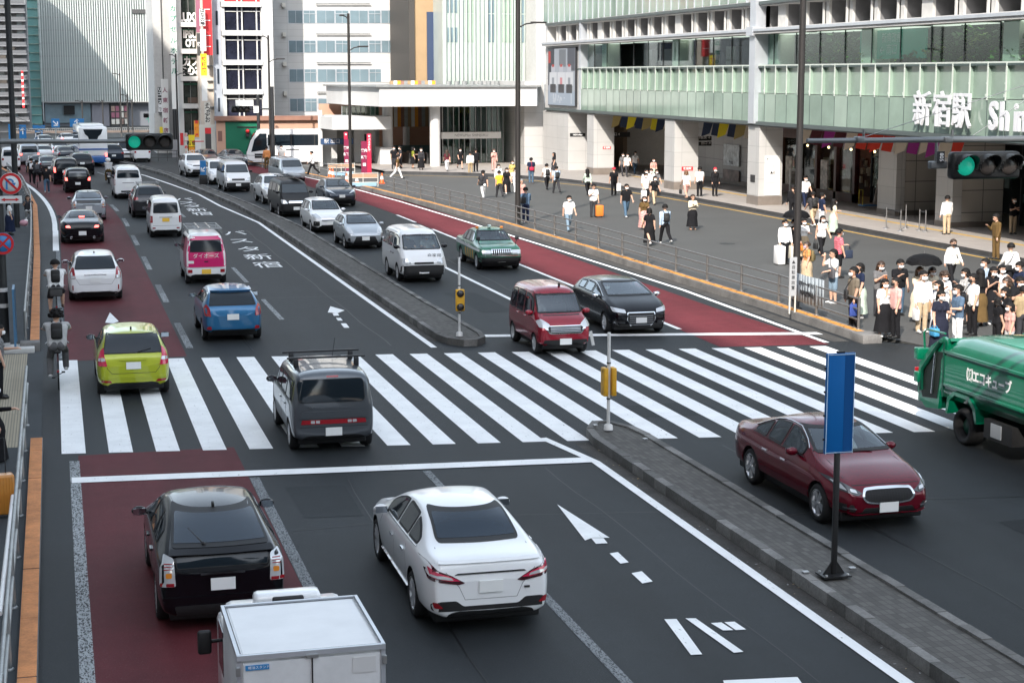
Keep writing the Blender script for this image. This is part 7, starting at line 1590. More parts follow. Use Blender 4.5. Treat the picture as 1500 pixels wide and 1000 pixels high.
for a_,c_,lab in((g1,g2,'black belt between the left queue posts'),(g3,g4,'black belt between the right queue posts')):
 o=one('queue_belt',lambda b:b.prism([a_+Vector((0,0,.86)),c_+Vector((0,0,.86)),c_+Vector((0,0,.93)),a_+Vector((0,0,.93))],(.005,.01,0),DARK),None,a_+Vector((0,0,.9)));tag(o,lab,'belt')
g=G(1364,314,ZS);e=empty('sandwich_board',g);tag(e,'tilted white board reading open by the set back column','sign')
Tb=Matrix.Rotation(R(14),4,'Y');tp('board',lambda b:b.box(-.27,.27,-.03,.03,0,1.35,mat('board_pale',(.55,.60,.63),.5),Tb));tp('lettering',lambda b:(text_mesh(b,'OPEN',.2,LETK,Tb@FACE_S(0,-.035,1.0),bold=.01),text_mesh(b,'━━━',.1,mat('map_grey2',(.25,.25,.25),.6),Tb@FACE_S(0,-.035,.6))))
g=G(1340,314,ZS);e=empty('planter_box',g);tag(e,'long dark box behind the queue posts','box');tp('box',lambda b:b.cbox(-1.2,.9,.1,.7,0,.85,SGRY,.02));tp('lid',lambda b:b.box(-1.1,.1,.15,.65,.85,1.25,SIGNK))
g=G(1271,305,ZS);e=empty('hand_trolley',g);tag(e,'blue hand trolley parked before the dark shop front','trolley');tp('deck',lambda b:b.cbox(-.45,.45,-.25,.25,.12,.2,mat('trolley_blue',(.06,.20,.42),.5),.02));tp('handle',lambda b:b.tube([(-.42,-.22,.2),(-.42,-.22,1.0),(-.42,.22,1.0),(-.42,.22,.2)],.02,mat('trolley_yellow',(.6,.5,.05),.5),6));tp('wheel',lambda b:[b.lathe([(.06,-.02),(.06,.02)],RUBBER,T3(x,y,.06)@Matrix.Rotation(math.pi/2,4,'X'),10)for x in(-.35,)for y in(-.2,)])
g=G(1286,302,ZS);e=empty('menu_board',g);tag(e,'leaning patterned menu board before the dark shop front','sign');tp('board',lambda b:b.box(-.3,.3,-.03,.03,0,1.5,mat('menu_pattern',(.42,.36,.32),.6,nz=[(4,.5)]),Matrix.Rotation(R(10),4,'Y')));tp('leg',lambda b:b.box(-.25,.25,.1,.13,0,1.0,SIGNK))
g=G(1165,291,ZS);e=empty('poster_stand',(g.x,g.y,ZS));tag(e,'white poster stand with pictures at the red shop front','sign');tp('board',lambda b:b.box(-.4,.4,-.03,.03,.2,1.75,SWHITE));tp('picture',lambda b:b.box(-.3,.3,-.035,-.03,.5,1.6,mat('menu_pattern2',(.3,.28,.26),.6,nz=[(5,.7)])))
for i,(a_,c_)in enumerate((((0,178),(230,196)),((0,160),(150,190)),((20,190),(300,186)))):
 p,q=PY(*a_,170),PY(*c_,205);o=one('overhead_cable',lambda b:b.tube([p.lerp(q,t/8)-Vector((0,0,1.0*(1-(t/4-1)**2)))for t in range(9)],.03,BLACKM,5),None,p);tag(o,('lowest','steepest','longest')[i]+' dark cable sagging across the far street','cable')
import numpy as np
FC=lambda n,c,r=.9:mat('fabric_'+n,c,r,spec=.15,nz=[(9,.14)])
SKIN=[mat('skin_'+n,c,.5,nz=[(20,.06)])for n,c in(('light',(.55,.33,.235)),('mid',(.46,.26,.175)),('tan',(.36,.20,.13)))]
HAIR={'k':mat('hair_black',(.008,.007,.007),.7,spec=.25),'b':mat('hair_brown',(.035,.018,.010),.45),'l':mat('hair_light_brown',(.13,.065,.03),.45),'g':mat('hair_grey',(.2,.2,.2),.5)}
FAB={'white':FC('white',(.74,.74,.74)),'black':FC('black',(.012,.012,.014)),'navy':FC('navy',(.015,.022,.05)),'grey':FC('grey',(.13,.13,.135)),'dgrey':FC('dark_grey',(.04,.04,.045)),'taupe':FC('taupe',(.15,.125,.095)),'pink':FC('pink',(.62,.36,.33)),'blue':FC('denim_shirt',(.09,.14,.21)),'lblue':FC('light_blue',(.36,.45,.56)),'denim':FC('denim',(.07,.12,.18)),'ldenim':FC('pale_denim',(.18,.25,.32)),'beige':FC('beige',(.47,.36,.24)),'cream':FC('cream',(.62,.54,.42)),'khaki':FC('khaki',(.33,.25,.15)),'yellow':FC('yellow',(.62,.40,.04)),'orange':FC('orange',(.66,.27,.10)),'brown':FC('brown',(.12,.075,.03)),'maroon':FC('maroon',(.10,.02,.03)),'green':FC('olive_green',(.20,.22,.03)),'rose':FC('rose',(.55,.30,.26)),'mint':FC('pale_green',(.42,.50,.42)),'red':FC('red',(.45,.03,.05)),'lgrey':FC('light_grey',(.42,.42,.42)),'dress_navy':FC('dress_navy',(.018,.02,.035))}
def checked(name,a,b_,s):
 m=mat(name,a,.85);nt=m.node_tree;tc=nt.nodes.new('ShaderNodeTexCoord');ck=nt.nodes.new('ShaderNodeTexChecker');ck.inputs['Scale'].default_value=s
 ck.inputs['Color1'].default_value=(*a,1);ck.inputs['Color2'].default_value=(*b_,1);nt.links.new(tc.outputs['Object'],ck.inputs['Vector']);nt.links.new(ck.outputs['Color'],nt.nodes['Principled BSDF'].inputs['Base Color']);return m
FAB['plaid']=checked('fabric_red_plaid',(.50,.03,.07),(.60,.25,.28),26);FAB['pplaid']=checked('fabric_rose_plaid',(.40,.12,.12),(.60,.42,.38),20);FAB['stripe']=tiled('fabric_stripe',(.5,.5,.5),(.03,.03,.035),5,.03,.9,.012,0,'xz');FAB['floral']=mat('fabric_floral',(.50,.38,.12),.85,nz=[(14,.7)])
MASKW=mat('mask_white',(.76,.76,.76),.8);MASKK=mat('mask_black',(.012,.012,.013),.8);MASKP=mat('mask_lilac',(.45,.38,.50),.8)
SHOE={'k':mat('shoe_black',(.012,.012,.012),.5),'w':mat('shoe_white',(.62,.62,.62),.5),'s':SKIN[0],'b':mat('shoe_brown',(.10,.05,.03),.5)}
def rotx(v,a):c,s=math.cos(R(a)),math.sin(R(a));return Vector((v.x,v.y*c-v.z*s,v.y*s+v.z*c))
BODY={}
def limb(a,b_):return(b_-a)
def body_mesh(pose,sex,sleeve,bottom,det):
 key=(pose,sex,sleeve,bottom,det)
 if key in BODY:return BODY[key]
 P=[]
 add=lambda p0,p1,r0,r1,l:P.append((Vector(p0),Vector(p1),r0,r1,l))
 f=sex=='f';sw=.155 if f else .18;SK,TP,BT,SH=0,1,2,3
 fw=Vector((0,-1,0));lean={'walk':3,'walk2':3,'ride':22,'sit':2}.get(pose,0)
 hz=.90;tors=lambda x,y,z:Vector((0,0,hz))+rotx(Vector((x,y,z-hz)),lean)
 wz=1.07;tw=.085 if f else .105;hw=.085
 for x in(-1,-.33,.33,1):
  add(tors(x*tw,0,1.33),tors(x*(tw*.82),-.005,wz),.098 if f else .108,.085 if f else .10,TP)
  add(tors(x*(tw*.82),-.005,wz),tors(x*hw*.95,.005,.90),.088 if f else .10,.105,TP if bottom!='in' else BT)
 for sx in(-1,1):add(tors(sx*.05,0,1.40),tors(sx*sw,0,1.385),.062,.062,TP)
 if f:
  for sx in(-1,1):add(tors(sx*.07,-.07,1.24),tors(sx*.065,-.075,1.22),.062,.06,TP)
 for sx in(-1,1):add(Vector((sx*.055,.02,.89)),Vector((sx*.07,.02,.84)),.105,.10,BT)
 add(tors(0,.0,1.40),tors(0,-.012,1.50),.052,.047,SK)
 hd={'phone':14,'phone2':16,'ride':-12}.get(pose,3);nk=tors(0,-.01,1.49)
 H=lambda x,y,z:nk+rotx(Vector((x,y,z))*1.12,lean+hd)
 add(H(0,-.02,.075),H(0,-.015,.135),.080,.098,SK);add(H(0,.012,.125),H(0,.015,.13),.1,.1,SK);add(H(0,-.055,.03),H(0,-.045,.06),.042,.055,SK);add(H(0,-.105,.085),H(0,-.112,.068),.012,.017,SK)
 for sx in(-1,1):add(H(sx*.082,.012,.085),H(sx*.086,.016,.115),.014,.018,SK)
 LG={'walk':((24,6),(-20,24)),'walk2':((-18,30),(20,4)),'ride':((62,62),(34,58)),'sit':((86,80),(84,80)),'crouch':((100,130),(100,130))}.get(pose,((1,2),(-1,3)))
 feet=[]
 for sx,(a,kn)in zip((-1,1),LG):
  hip=Vector((sx*.085,0,.88));th=rotx(Vector((sx*(.012 if pose!='ride' else .055),0,-.40)),-a);knee=hip+th;sh=rotx(Vector((sx*.006,0,-.40)),-(a-kn));ank=knee+sh
  ft=rotx(Vector((sx*.03,-1,0)),0 if pose not in('walk','walk2')else-(a-kn)*.4).normalized()
  lo=bottom in('shorts','bare')
  add(hip,knee,.08 if pose=='ride' else .095 if not f else .092,.072 if bottom=='trousers' else .062 if bottom!='shorts' else .082,BT if bottom!='bare' else SK)
  if bottom=='shorts':add(knee,knee+sh*.01,.08,.08,BT)
  add(knee,knee.lerp(ank,.35),.068 if not lo else .054,.066 if not lo else .057,BT if not lo else SK);add(knee.lerp(ank,.35),ank,.066 if not lo else .056,.058 if not lo else .034,BT if not lo else SK)
  toe=ank+ft*.15+Vector((0,0,-.045));heel=ank-ft*.035+Vector((0,0,-.045));add(heel,toe,.042,.034,SH);add(ank+Vector((0,0,-.01)),toe.lerp(heel,.4)+Vector((0,0,.015)),.042,.036,SH);feet.append(min(toe.z,heel.z)-.038)
 D=(4,9,12,6)
 AR={'walk':((-20,8,18,0),(22,8,22,4)),'walk2':((22,8,24,4),(-18,8,18,0)),'phone':((18,8,108,24),D),'phone2':((22,6,105,34),(22,6,105,34)),'hold':(D,(12,10,82,10)),'folded':((24,10,88,62),(20,10,96,60)),'drink':((48,22,132,26),(14,10,60,30)),'ride':((58,14,26,-4),(58,14,26,-4)),'sit':((42,10,55,8),(42,10,55,8)),'crouch':((60,10,60,10),(60,10,60,10)),'umbrella':((28,10,118,20),D),'face':((36,12,140,50),D)}.get(pose,(D,D))
 hands=[]
 for sx,(a,o,e,i)in zip((-1,1),AR):
  S=tors(sx*sw,0,1.385)
  def dirv(sw_,out,inn):
   v=rotx(Vector((0,0,-1)),-sw_);q=Matrix.Rotation(R(out)*-sx,3,'Y')@v;return Matrix.Rotation(R(inn)*sx*-1,3,'Z')@q
  u=dirv(a,o,0);el=S+u*.275;w_=dirv(a+e,o*.4,i);wr=el+w_*.245
  if sleeve=='long':add(S,el,.062,.052,TP);add(el,wr,.052,.042,TP)
  elif sleeve=='short':add(S,S+u*.17,.066,.066,TP);add(S+u*.17,el,.046,.041,SK);add(el,wr,.042,.028,SK)
  else:add(S,el,.048,.040,SK);add(el,wr,.040,.027,SK)
  side=w_.cross(Vector((0,0,1)));side=side.normalized()if side.length>.2 else Vector((0,1,0));nrm=w_.cross(side).normalized()
  hs=wr+w_*.012;add(hs,hs+w_*.075,.027,.030,SK);hands.append(wr+w_*.10)
  for q,ln in enumerate((.062,.072,.066,.05)):
   off=side*(-.026+.0175*q);b0=hs+w_*.08+off;m0=b0+w_*ln*.55+nrm*.008;add(b0,m0,.010,.0095,SK);add(m0,m0+w_*ln*.4+nrm*.024,.0095,.008,SK)
  t0=hs+w_*.03-side*.024;add(t0,t0+w_*.035-side*.022,.012,.010,SK);add(t0+w_*.035-side*.022,t0+w_*.062-side*.022+nrm*.014,.010,.009,SK)
 V=[];F=[]
 def cap(p0,p1,r0,r1,n=10):
  d=p1-p0;L=max(d.length,1e-4);d=d/L;a_=Vector((0,0,1))if abs(d.z)<.9 else Vector((1,0,0));u=d.cross(a_).normalized();w=d.cross(u)
  rings=[(-r0*.98,.2*r0),(-r0*.7,.71*r0),(0,r0),(L,r1),(L+r1*.7,.71*r1),(L+r1*.98,.2*r1)];o=len(V)
  for t,rr in rings:
   for j in range(n):
    an=2*math.pi*j/n;V.append(p0+d*t+(u*math.cos(an)+w*math.sin(an))*rr)
  for k in range(len(rings)-1):
   for j in range(n):F.append((o+k*n+j,o+(k+1)*n+j,o+(k+1)*n+(j+1)%n,o+k*n+(j+1)%n))
  F.append(tuple(o+j for j in range(n)));F.append(tuple(o+(len(rings)-1)*n+n-1-j for j in range(n)))
 for p in P:cap(*p[:4])
 me=bpy.data.meshes.new('person');me.from_pydata(V,[],F);ob=bpy.data.objects.new('person',me);COL.objects.link(ob)
 rm=ob.modifiers.new('r','REMESH');rm.mode='VOXEL';rm.voxel_size=.0105 if det else .019;sm=ob.modifiers.new('s','SMOOTH');sm.factor=.5;sm.iterations=2 if det else 1
 dg=bpy.context.evaluated_depsgraph_get();nm=bpy.data.meshes.new_from_object(ob.evaluated_get(dg));bpy.data.objects.remove(ob)
 n=len(nm.polygons);C=np.zeros(n*3);nm.polygons.foreach_get('center',C);C=C.reshape(-1,3);best=np.full(n,9.0);lab=np.zeros(n,int)
 for p0,p1,r0,r1,l in P:
  a=np.array(p0);d=np.array(p1)-a;L2=max(1e-9,float(d@d));t=np.clip((C-a)@d/L2,0,1);q=np.linalg.norm(C-a-t[:,None]*d,axis=1)-(r0+(r1-r0)*t);mk=q<best;best[mk]=q[mk];lab[mk]=l
 for k in range(4):nm.materials.append(None)
 nm.polygons.foreach_set('material_index',lab.astype(np.int32));nm.polygons.foreach_set('use_smooth',np.ones(n,bool));nm.update()
 BODY[key]=(nm,-min(feet),H,hands,tors);return BODY[key]
HM={}
def hair_mesh(kind):
 if kind in HM:return HM[kind]
 b=MB();n=18;vs=[];ok={}
 for i in range(n+1):
  th=math.pi*i/n
  for j in range(24):
   ph=2*math.pi*j/24;x,y,z=math.sin(th)*math.cos(ph),math.sin(th)*math.sin(ph),math.cos(th)
   bump=1+.035*math.sin(7*ph+3*th)+random.uniform(-.012,.012)
   vs.append(Vector((x*.103*bump,.012+y*.115*bump,.125+z*.118*bump)))
 fs=[]
 for i in range(n):
  for j in range(24):
   c=(vs[i*24+j]+vs[(i+1)*24+(j+1)%24])/2;y,z=c.y-.012,c.z-.125
   lowcut={'short':-.035,'cap':.01,'bob':-.09,'long':-.09,'curly':-.07}[kind]
   front=y<-.035
   if(front and z<.042-(0 if abs(c.x)<.06 else .03))or z<lowcut:continue
   fs.append((i*24+j,(i+1)*24+j,(i+1)*24+(j+1)%24,i*24+(j+1)%24))
 mm=HAIR['k'];b.add(vs,fs,mm,True)
 if kind in('long','bob'):
  L=.34 if kind=='long' else .10
  for(r_,th0)in((1.0,0),(.9,0)):
   rows=[]
   for k in range(7):
    t=k/6;row=[]
    for j in range(13):
     ph=R(-35+250*j/12);rr=.105*r_*(1+.12*t+.05*math.sin(5*j+k));row.append(Vector((math.cos(ph)*rr,.012+math.sin(ph)*rr*(1.05-.25*t)+.015*t,.10-L*t-(.02 if j%2 else 0)*t)))
    rows.append(row)
   o=[p for r in rows for p in r];b.add(o,[(k*13+j,k*13+j+1,(k+1)*13+j+1,(k+1)*13+j)for k in range(6)for j in range(12)],mm,True)
 if kind=='curly':
  for k in range(50):
   a=random.uniform(0,6.28);e=random.uniform(-.4,1.4);v=Vector((math.cos(a)*math.cos(e)*.11,.012+math.sin(a)*math.cos(e)*.115,.125+math.sin(e)*.115))
   if not(v.y<-.05 and v.z<.17):b.ball(v,.032,mm,n=5)
 o=b.build('hair');HM[kind]=o.data;bpy.data.objects.remove(o);return HM[kind]
_mk=MB();
for i in range(5):
 pass
def mask_mesh():
 if 'mask' in HM:return HM['mask']
 b=MB();rows=[]
 for k in range(6):
  z=-.005+.075*k/5
  for j in range(9):
   ph=R(-90+62*(j/4-1));bul=.012*(1-abs(k-2.5)/2.5);rr=.084+bul;rows.append(Vector((math.cos(ph)*rr*.92,-.022+math.sin(ph)*rr*1.12,z+.028)))
 b.add(rows,[(k*9+j,k*9+j+1,(k+1)*9+j+1,(k+1)*9+j)for k in range(5)for j in range(8)],MASKW,True)
 o=b.build('mask');HM['mask']=o.data;bpy.data.objects.remove(o);return HM['mask']
def eye_mesh():
 if 'eyes' in HM:return HM['eyes']
 b=MB();[b.ball((sx*.034,-.103,.118),.011,HAIR['k'],(1.3,.6,.7),5)for sx in(-1,1)];[b.box(sx*.034-.017,sx*.034+.017,-.108,-.098,.139,.144,HAIR['k'])for sx in(-1,1)]
 o=b.build('eyes');HM['eyes']=o.data;bpy.data.objects.remove(o);return HM['eyes']
def setm(o,i,m):o.material_slots[i].link='OBJECT';o.material_slots[i].material=m
FACE={'T':0,'A':180,'L':-90,'R':90}
def person(label,pos,face,pose='stand',sex='m',h=1.68,top='white',sleeve='short',bottom='trousers',bcol='black',hair='short',hcol='k',mask='w',shoe='k',skin=0,det=False,group=None,z=None):
 bt='bare' if bottom in('dress','skirt','lskirt','sskirt')else bottom
 me,dz,H,hands,tors=body_mesh(pose,sex,sleeve,bt,det)
 o=bpy.data.objects.new('person',me);COL.objects.link(o);s=h/1.70
 fa=FACE.get(face,face);o.location=(pos[0],pos[1],pos[2]+dz*s);o.scale=(s*1.1,s*1.12,s);o.rotation_euler=(0,0,R(fa))
 tag(o,label,'person',group)
 for i,m in enumerate((SKIN[skin],FAB[top],FAB[bcol],SHOE[shoe])):setm(o,i,m)
 hp=H(0,0,0);hr=H(0,0,1)-hp
 q=Vector((0,0,1)).rotation_difference(hr)
 def child(nm,mesh,m):
  c=bpy.data.objects.new(nm,mesh);COL.objects.link(c);c.parent=o;c.location=hp;c.rotation_mode='QUATERNION';c.rotation_quaternion=q;setm(c,0,m);c.scale=(1.13,1.13,1.12);return c
 if hair:child('hair' if hair!='cap' else 'cap',hair_mesh(hair),HAIR[hcol]if hcol in HAIR else FAB[hcol])
 if mask:child('face_mask',mask_mesh(),{'w':MASKW,'k':MASKK,'p':MASKP}[mask])
 if face in('T','L','R')or not isinstance(face,str):child('eyes',eye_mesh(),HAIR['k'])
 if bottom in('dress','skirt','lskirt','sskirt'):
  z0,z1,r1={'dress':(1.0,.42,.21),'skirt':(1.02,.38,.23),'lskirt':(1.02,.16,.25),'sskirt':(1.0,.62,.2)}[bottom]
  b=MB();rows=[];n=28
  for k in range(7):
   t=k/6
   for j in range(n):
    a=2*math.pi*j/n;rr=lerp(.135,r1,t**.7)*(1+.06*t*math.sin(a*7))+(.035 if .1<t<.5 else 0);rows.append((rr*1.06*math.cos(a),rr*.92*math.sin(a),lerp(z0,z1,t)))
  b.add(rows,[(k*n+j,(k+1)*n+j,(k+1)*n+(j+1)%n,k*n+(j+1)%n)for k in range(6)for j in range(n)],FAB[bcol],True);b.build('skirt',o)
 o['_h']=0;del o['_h']
 Mw=Matrix.Translation(o.location)@Matrix.Rotation(R(fa),4,'Z')@Matrix.Diagonal((s*1.1,s*1.12,s,1))
 return dict(o=o,M=Mw,hands=hands,tors=tors,H=H,s=s,fa=fa)
BAGM=lambda c:{'black':mat('bag_black',(.014,.014,.015),.6),'orange':mat('bag_orange',(.72,.20,.03),.5),'white':mat('bag_white',(.72,.72,.72),.6),'brown':mat('bag_brown',(.18,.10,.05),.6),'khaki':mat('bag_khaki',(.16,.12,.05),.7),'blue':mat('bag_blue',(.05,.27,.48),.6),'dblue':mat('bag_dark_blue',(.03,.06,.25),.6),'kraft':mat('bag_kraft',(.42,.26,.14),.7),'red':mat('bag_red',(.5,.02,.06),.5),'navy':mat('bag_navy',(.02,.03,.06),.6),'cream':mat('bag_cream',(.60,.57,.48),.6),'grey':mat('bag_grey',(.08,.08,.09),.6)}[c]
def backpack(p,col,label,front=False):
 e=empty('backpack',p['M']@p['tors'](0,.18 if not front else-.18,1.2),R(p['fa']));tag(e,label,'backpack');m=BAGM(col);s=1 if not front else-1
 one('bag',lambda b:(b.cbox(-.135,.135,-.06,.06,-.22,.18,m,.05),b.cbox(-.11,.11,(.08 if s>0 else-.06)-.03,(.08 if s>0 else-.06)+.03,-.17,.04,m,.025)),e)
 one('strap',lambda b:[b.tube([(sx*.10,-.05*s,.2),(sx*.11,-.15*s,.235),(sx*.115,-.285*s,.15),(sx*.13,-.29*s,-.02),(sx*.16,-.16*s,-.16),(sx*.12,-.05*s,-.18)],.016,m,6)for sx in(-1,1)],e);return e
def handbag(p,i,col,label,w=.32,h=.26,t=.1,drop=.30,name='handbag'):
 q=p['M']@p['hands'][i];e=empty(name,q-Vector((0,0,drop+h*.5)),R(p['fa']));tag(e,label,'bag');m=BAGM(col)
 one('bag',lambda b:b.cbox(-t/2,t/2,-w/2,w/2,-h/2,h/2,m,min(.03,t*.3)),e)
 one('strap',lambda b:[b.tube([(x,-w*.28,h/2-.01),(x*.6,-w*.16,h/2+drop*.9),(x*.6,w*.16,h/2+drop*.9),(x,w*.28,h/2-.01)],.009,m,6)for x in(-t*.3,t*.3)],e);return e
def slingbag(p,col,label,side=1,front=-1,w=.26,h=.22,z=.95):
 e=empty('shoulder_bag',p['M']@Vector((side*.16,front*.13,z)),R(p['fa']));tag(e,label,'bag');m=BAGM(col)
 one('bag',lambda b:b.cbox(-w/2,w/2,-.05,.05,-h/2,h/2,m,.03),e)
 S=[(side*w*.3,0,h/2),(side*-.06,-front*0+front*.02,.25),(-side*.24,-front*.06,.50),(-side*.28,-front*.16,.49),(-side*.10,-front*.29,.26),(side*.05,-front*.24,0),(side*w*.3,-front*.05,h/2-.02)]
 one('strap',lambda b:b.tube(S,.012,m,6),e);return e
def suitcase(pos,col,label,h=.62,w=.42,d=.25,rz=0,handle=.35,ribs=7,m=None):
 e=empty('suitcase',pos,rz);tag(e,label,'suitcase');m=m or BAGM(col)
 one('shell',lambda b:(b.cbox(-w/2,w/2,-d/2,d/2,.06,.06+h,m,.04),[b.cbox(-w/2+.04+(w-.08)*k/(ribs-1)-.008,-w/2+.04+(w-.08)*k/(ribs-1)+.008,-d/2-.006,d/2+.006,.1,.02+h,m,.004)for k in range(ribs)]),e)
 one('handle',lambda b:b.tube([(-.1,d*.3,h),(-.1,d*.3,h+.06+handle),(.1,d*.3,h+.06+handle),(.1,d*.3,h)],.011,BLACKM,6),e)
 for sx in(-1,1):one('wheel',lambda b:b.lathe([(.03,-.015),(.03,.015)],RUBBER,T3(sx*w*.38,d*.35,.03)@Matrix.Rotation(math.pi/2,4,'Y'),10),e)
 return e
def umbrella(p,label,col='black'):
 q=p['M']@p['hands'][0];e=empty('umbrella',q+Vector((.08,0,0)));tag(e,label,'umbrella');m=mat('umbrella_black',(.006,.006,.007),.8,spec=.15)
 def _c(b):
  n=16;rows=[(.001,.73)]+[(.56*math.sin(R(a)),.42+.30*math.cos(R(a))-(.02 if a>80 else 0))for a in(15,32,50,68,84)]
  vs=[Vector((r*math.cos(2*math.pi*j/n),r*math.sin(2*math.pi*j/n),z-(.035*(j%2)if r>.5 else 0)))for r,z in rows for j in range(n)]
  b.add(vs,[(k*n+j,(k+1)*n+j,(k+1)*n+(j+1)%n,k*n+(j+1)%n)for k in range(len(rows)-1)for j in range(n)],m,False)
 one('canopy',_c,e);one('shaft',lambda b:b.tube([(0,0,-.1),(0,0,.80)],.008,STEEL,6),e);return e
def PZ(px,py):
 g=G(px,py,ZP);return G(px,py,ZS)if g.x>36.4 or g.y>124 else g
def pp(label,px,py,*a,**k):return person(label,PZ(px,py),*a,**k)
rowp=pp
p=rowp('man in white trousers striding past the far pillar',582,262,'R','walk','m',1.72,'brown','short','trousers','white');backpack(p,'black','black backpack of the striding man in white trousers')
rowp('person in black with a cap beside the escalator',577,248,'T','stand','m',1.7,'black',bcol='dgrey');rowp('second dark clothed person beside the escalator',587,247,'L','phone','m',1.68,'dgrey',bcol='black')
rowp('woman in an olive top and black skirt by the escalator',605,247,'R','hold','f',1.6,'green','short','skirt','black','bob');rowp('woman in a dark cardigan over white by the escalator',617,249,'T','stand','f',1.62,'dgrey','long','lskirt','black','long')
rowp('woman in a maroon top and white trousers walking away',655,251,'A','walk','f',1.6,'maroon','short','trousers','white','long','b',None);rowp('woman in a short black dress before the glass entrance',674,248,'T','walk2','f',1.6,'black','short','dress','black','bob')
rowp('man in a white shirt and khaki trousers by the glass entrance',689,256.5,'A','stand','m',1.7,'white','long','trousers','khaki',mask=None,shoe='b');rowp('man all in black beside the one in khaki trousers',697,252,'A','stand','m',1.7,'black','long','trousers','black',mask=None)
rowp('woman in a rose suit standing by the glass entrance',723.5,250.5,'T','phone','f',1.62,'rose','long','trousers','rose','bob','b')
p=rowp('man in a dark shirt and white trousers walking away',708,291,'A','walk','m',1.7,'dgrey','short','trousers','white',mask=None,shoe='w');slingbag(p,'black','black waist bag of the man in white trousers walking away',1,1)
rowp('person in a white top half hidden behind the yellow shirt',730,277,'T','walk','f',1.62,'white','long','trousers','lgrey','bob');rowp('man in a yellow shirt walking away',731.5,289.5,'A','walk2','m',1.62,'yellow','short','trousers','dgrey',mask=None)
rowp('woman in a long black dress with white shoes',742,284,'T','walk','f',1.62,'black','short','lskirt','black','long',shoe='w');rowp('woman in a yellow patterned top behind the brown pole',750.5,270,'T','walk','f',1.62,'floral','short','trousers','cream','long','b');rowp('person in white partly hidden by the brown pole',755,283,'T','walk','f',1.6,'white','short','trousers','white','bob')
rowp('person in a grey hat behind the man in the denim shirt',764,306,'T','stand','f',1.6,'rose','short','trousers','dgrey','cap','g',None)
p=rowp('man in a denim blue shirt standing beside the brown pole',770,326.5,'A','phone','m',1.74,'blue','long','trousers','navy',mask=None,shoe='w');slingbag(p,'black','black bag on the shoulder of the man in the denim shirt',1,1,.3,.3,1.12)
p=rowp('man in a navy shirt and jeans with a red bag',778,269,'A','stand','m',1.72,'navy','short','trousers','denim',mask=None,shoe='b');slingbag(p,'red','red bag at the back of the man in navy',0,1,.3,.24,1.0)
p=rowp('man in a white shirt with a black backpack walking away',801,278,'A','walk','m',1.68,'white','short','trousers','black',mask=None);backpack(p,'black','black backpack on the man in the white shirt near the corner wall')
p=rowp('man in a pale blue shirt with a black backpack walking away',815,283.5,'A','walk2','m',1.7,'lblue','short','trousers','dgrey',mask=None);backpack(p,'black','black backpack on the man in the pale blue shirt');rowp('woman in a black top by the corner wall',811.5,256,'L','stand','f',1.6,'black','short','skirt','dgrey','long',mask=None)
p=rowp('young man in a white shirt and jeans walking this way',833,339,'T','walk','m',1.70,'white','short','trousers','ldenim',det=True)
backpack(p,'grey','grey backpack of the young man in jeans')
rowp('woman in a pale top with long hair walking away',860.5,286,'A','walk','f',1.62,'mint','long','trousers','black','long',mask=None)
p=rowp('man in a white shirt looking at his phone beside an orange suitcase',869,318,'T','phone','m',1.68,'white','short','trousers','dgrey',mask=None,det=True);suitcase(G(878,318.5,ZP),'orange','bright orange suitcase on the plaza',.58,.40,.25,0,.22)
rowp('person in black with a red cap at the concourse entrance',899,286.5,'A','stand','m',1.68,'black','short','trousers','black','cap','red',None);suitcase(G(906,281.5,ZP),'white','small pale suitcase at the pavement step',.5,.3,.2,0,.3)
rowp('man in a black polo shirt and blue jeans',917,318.5,'T','walk','m',1.74,'black','short','trousers','denim',det=True,shoe='w')
p=rowp('man in a white shirt and black shorts with a plastic bag',945,298,'T','walk2','m',1.74,'white','short','shorts','black');handbag(p,0,'white','white plastic bag in the hand of the man in black shorts',.34,.5,.26,.1,'plastic_bag')
rowp('man in a white shirt leading the group out of the concourse',946,289,'T','walk','m',1.7,'white','short','trousers','dgrey');rowp('man in a white shirt in the middle of the group',953,289,'T','walk2','m',1.72,'white','short','trousers','black');rowp('woman in a grey top at the right of the group',961,287,'T','walk','f',1.62,'grey','short','trousers','black','long')
rowp('woman in a mint skirt at the dark concourse',957,268,'T','stand','f',1.6,'rose','short','lskirt','mint','bob')
p=rowp('woman in a black top and beige trousers with a round bag',958.5,300,'T','walk','f',1.64,'black','short','trousers','beige','bob');slingbag(p,'black','round black bag of the woman in beige trousers',1,-1,.22,.2)
rowp('woman in a rose plaid dress coming towards the railing',943,336,'T','walk','f',1.6,'brown','short','lskirt','pplaid','long','b')
rowp('woman in a long black dress with white socks, seen from behind',951,359,'A','walk','f',1.62,'black','short','lskirt','black','bob',mask=None,shoe='w',det=True)
p=rowp('man in a light blue shirt with a black backpack',974,357,'A','walk2','m',1.72,'lblue','long','trousers','black',mask=None,shoe='w',det=True);backpack(p,'black','black backpack on the man in the light blue shirt')
p=rowp('woman in a white top and short pink shorts',1005,291,'A','walk','f',1.64,'white','short','shorts','rose','bob','l',None,'s');handbag(p,1,'black','black bag beside the woman in pink shorts')
rowp('man in a white shirt and black trousers facing the tiled wall',1024.5,288,'A','stand','m',1.72,'white','short','trousers','black',mask=None);rowp('woman in a black suit with a red head scarf by the tiled wall',1047,287.5,'T','stand','f',1.66,'black','long','trousers','black','short','red')
rowp('woman in a cream cardigan over a black dress, arm raised',1014,336.5,'T','folded','f',1.64,'cream','long','lskirt','black','short','b',None,'s',det=True)
for px,py,t,bt,lab in((912,254,'grey','dgrey','grey top'),(918.5,255,'white','dgrey','white top'),(930,251,'white','denim','white shirt and jeans')):rowp('person in a '+lab+' inside the dark concourse',px,py+4,'T','walk','f',1.65,t,'short','trousers',bt,'bob')
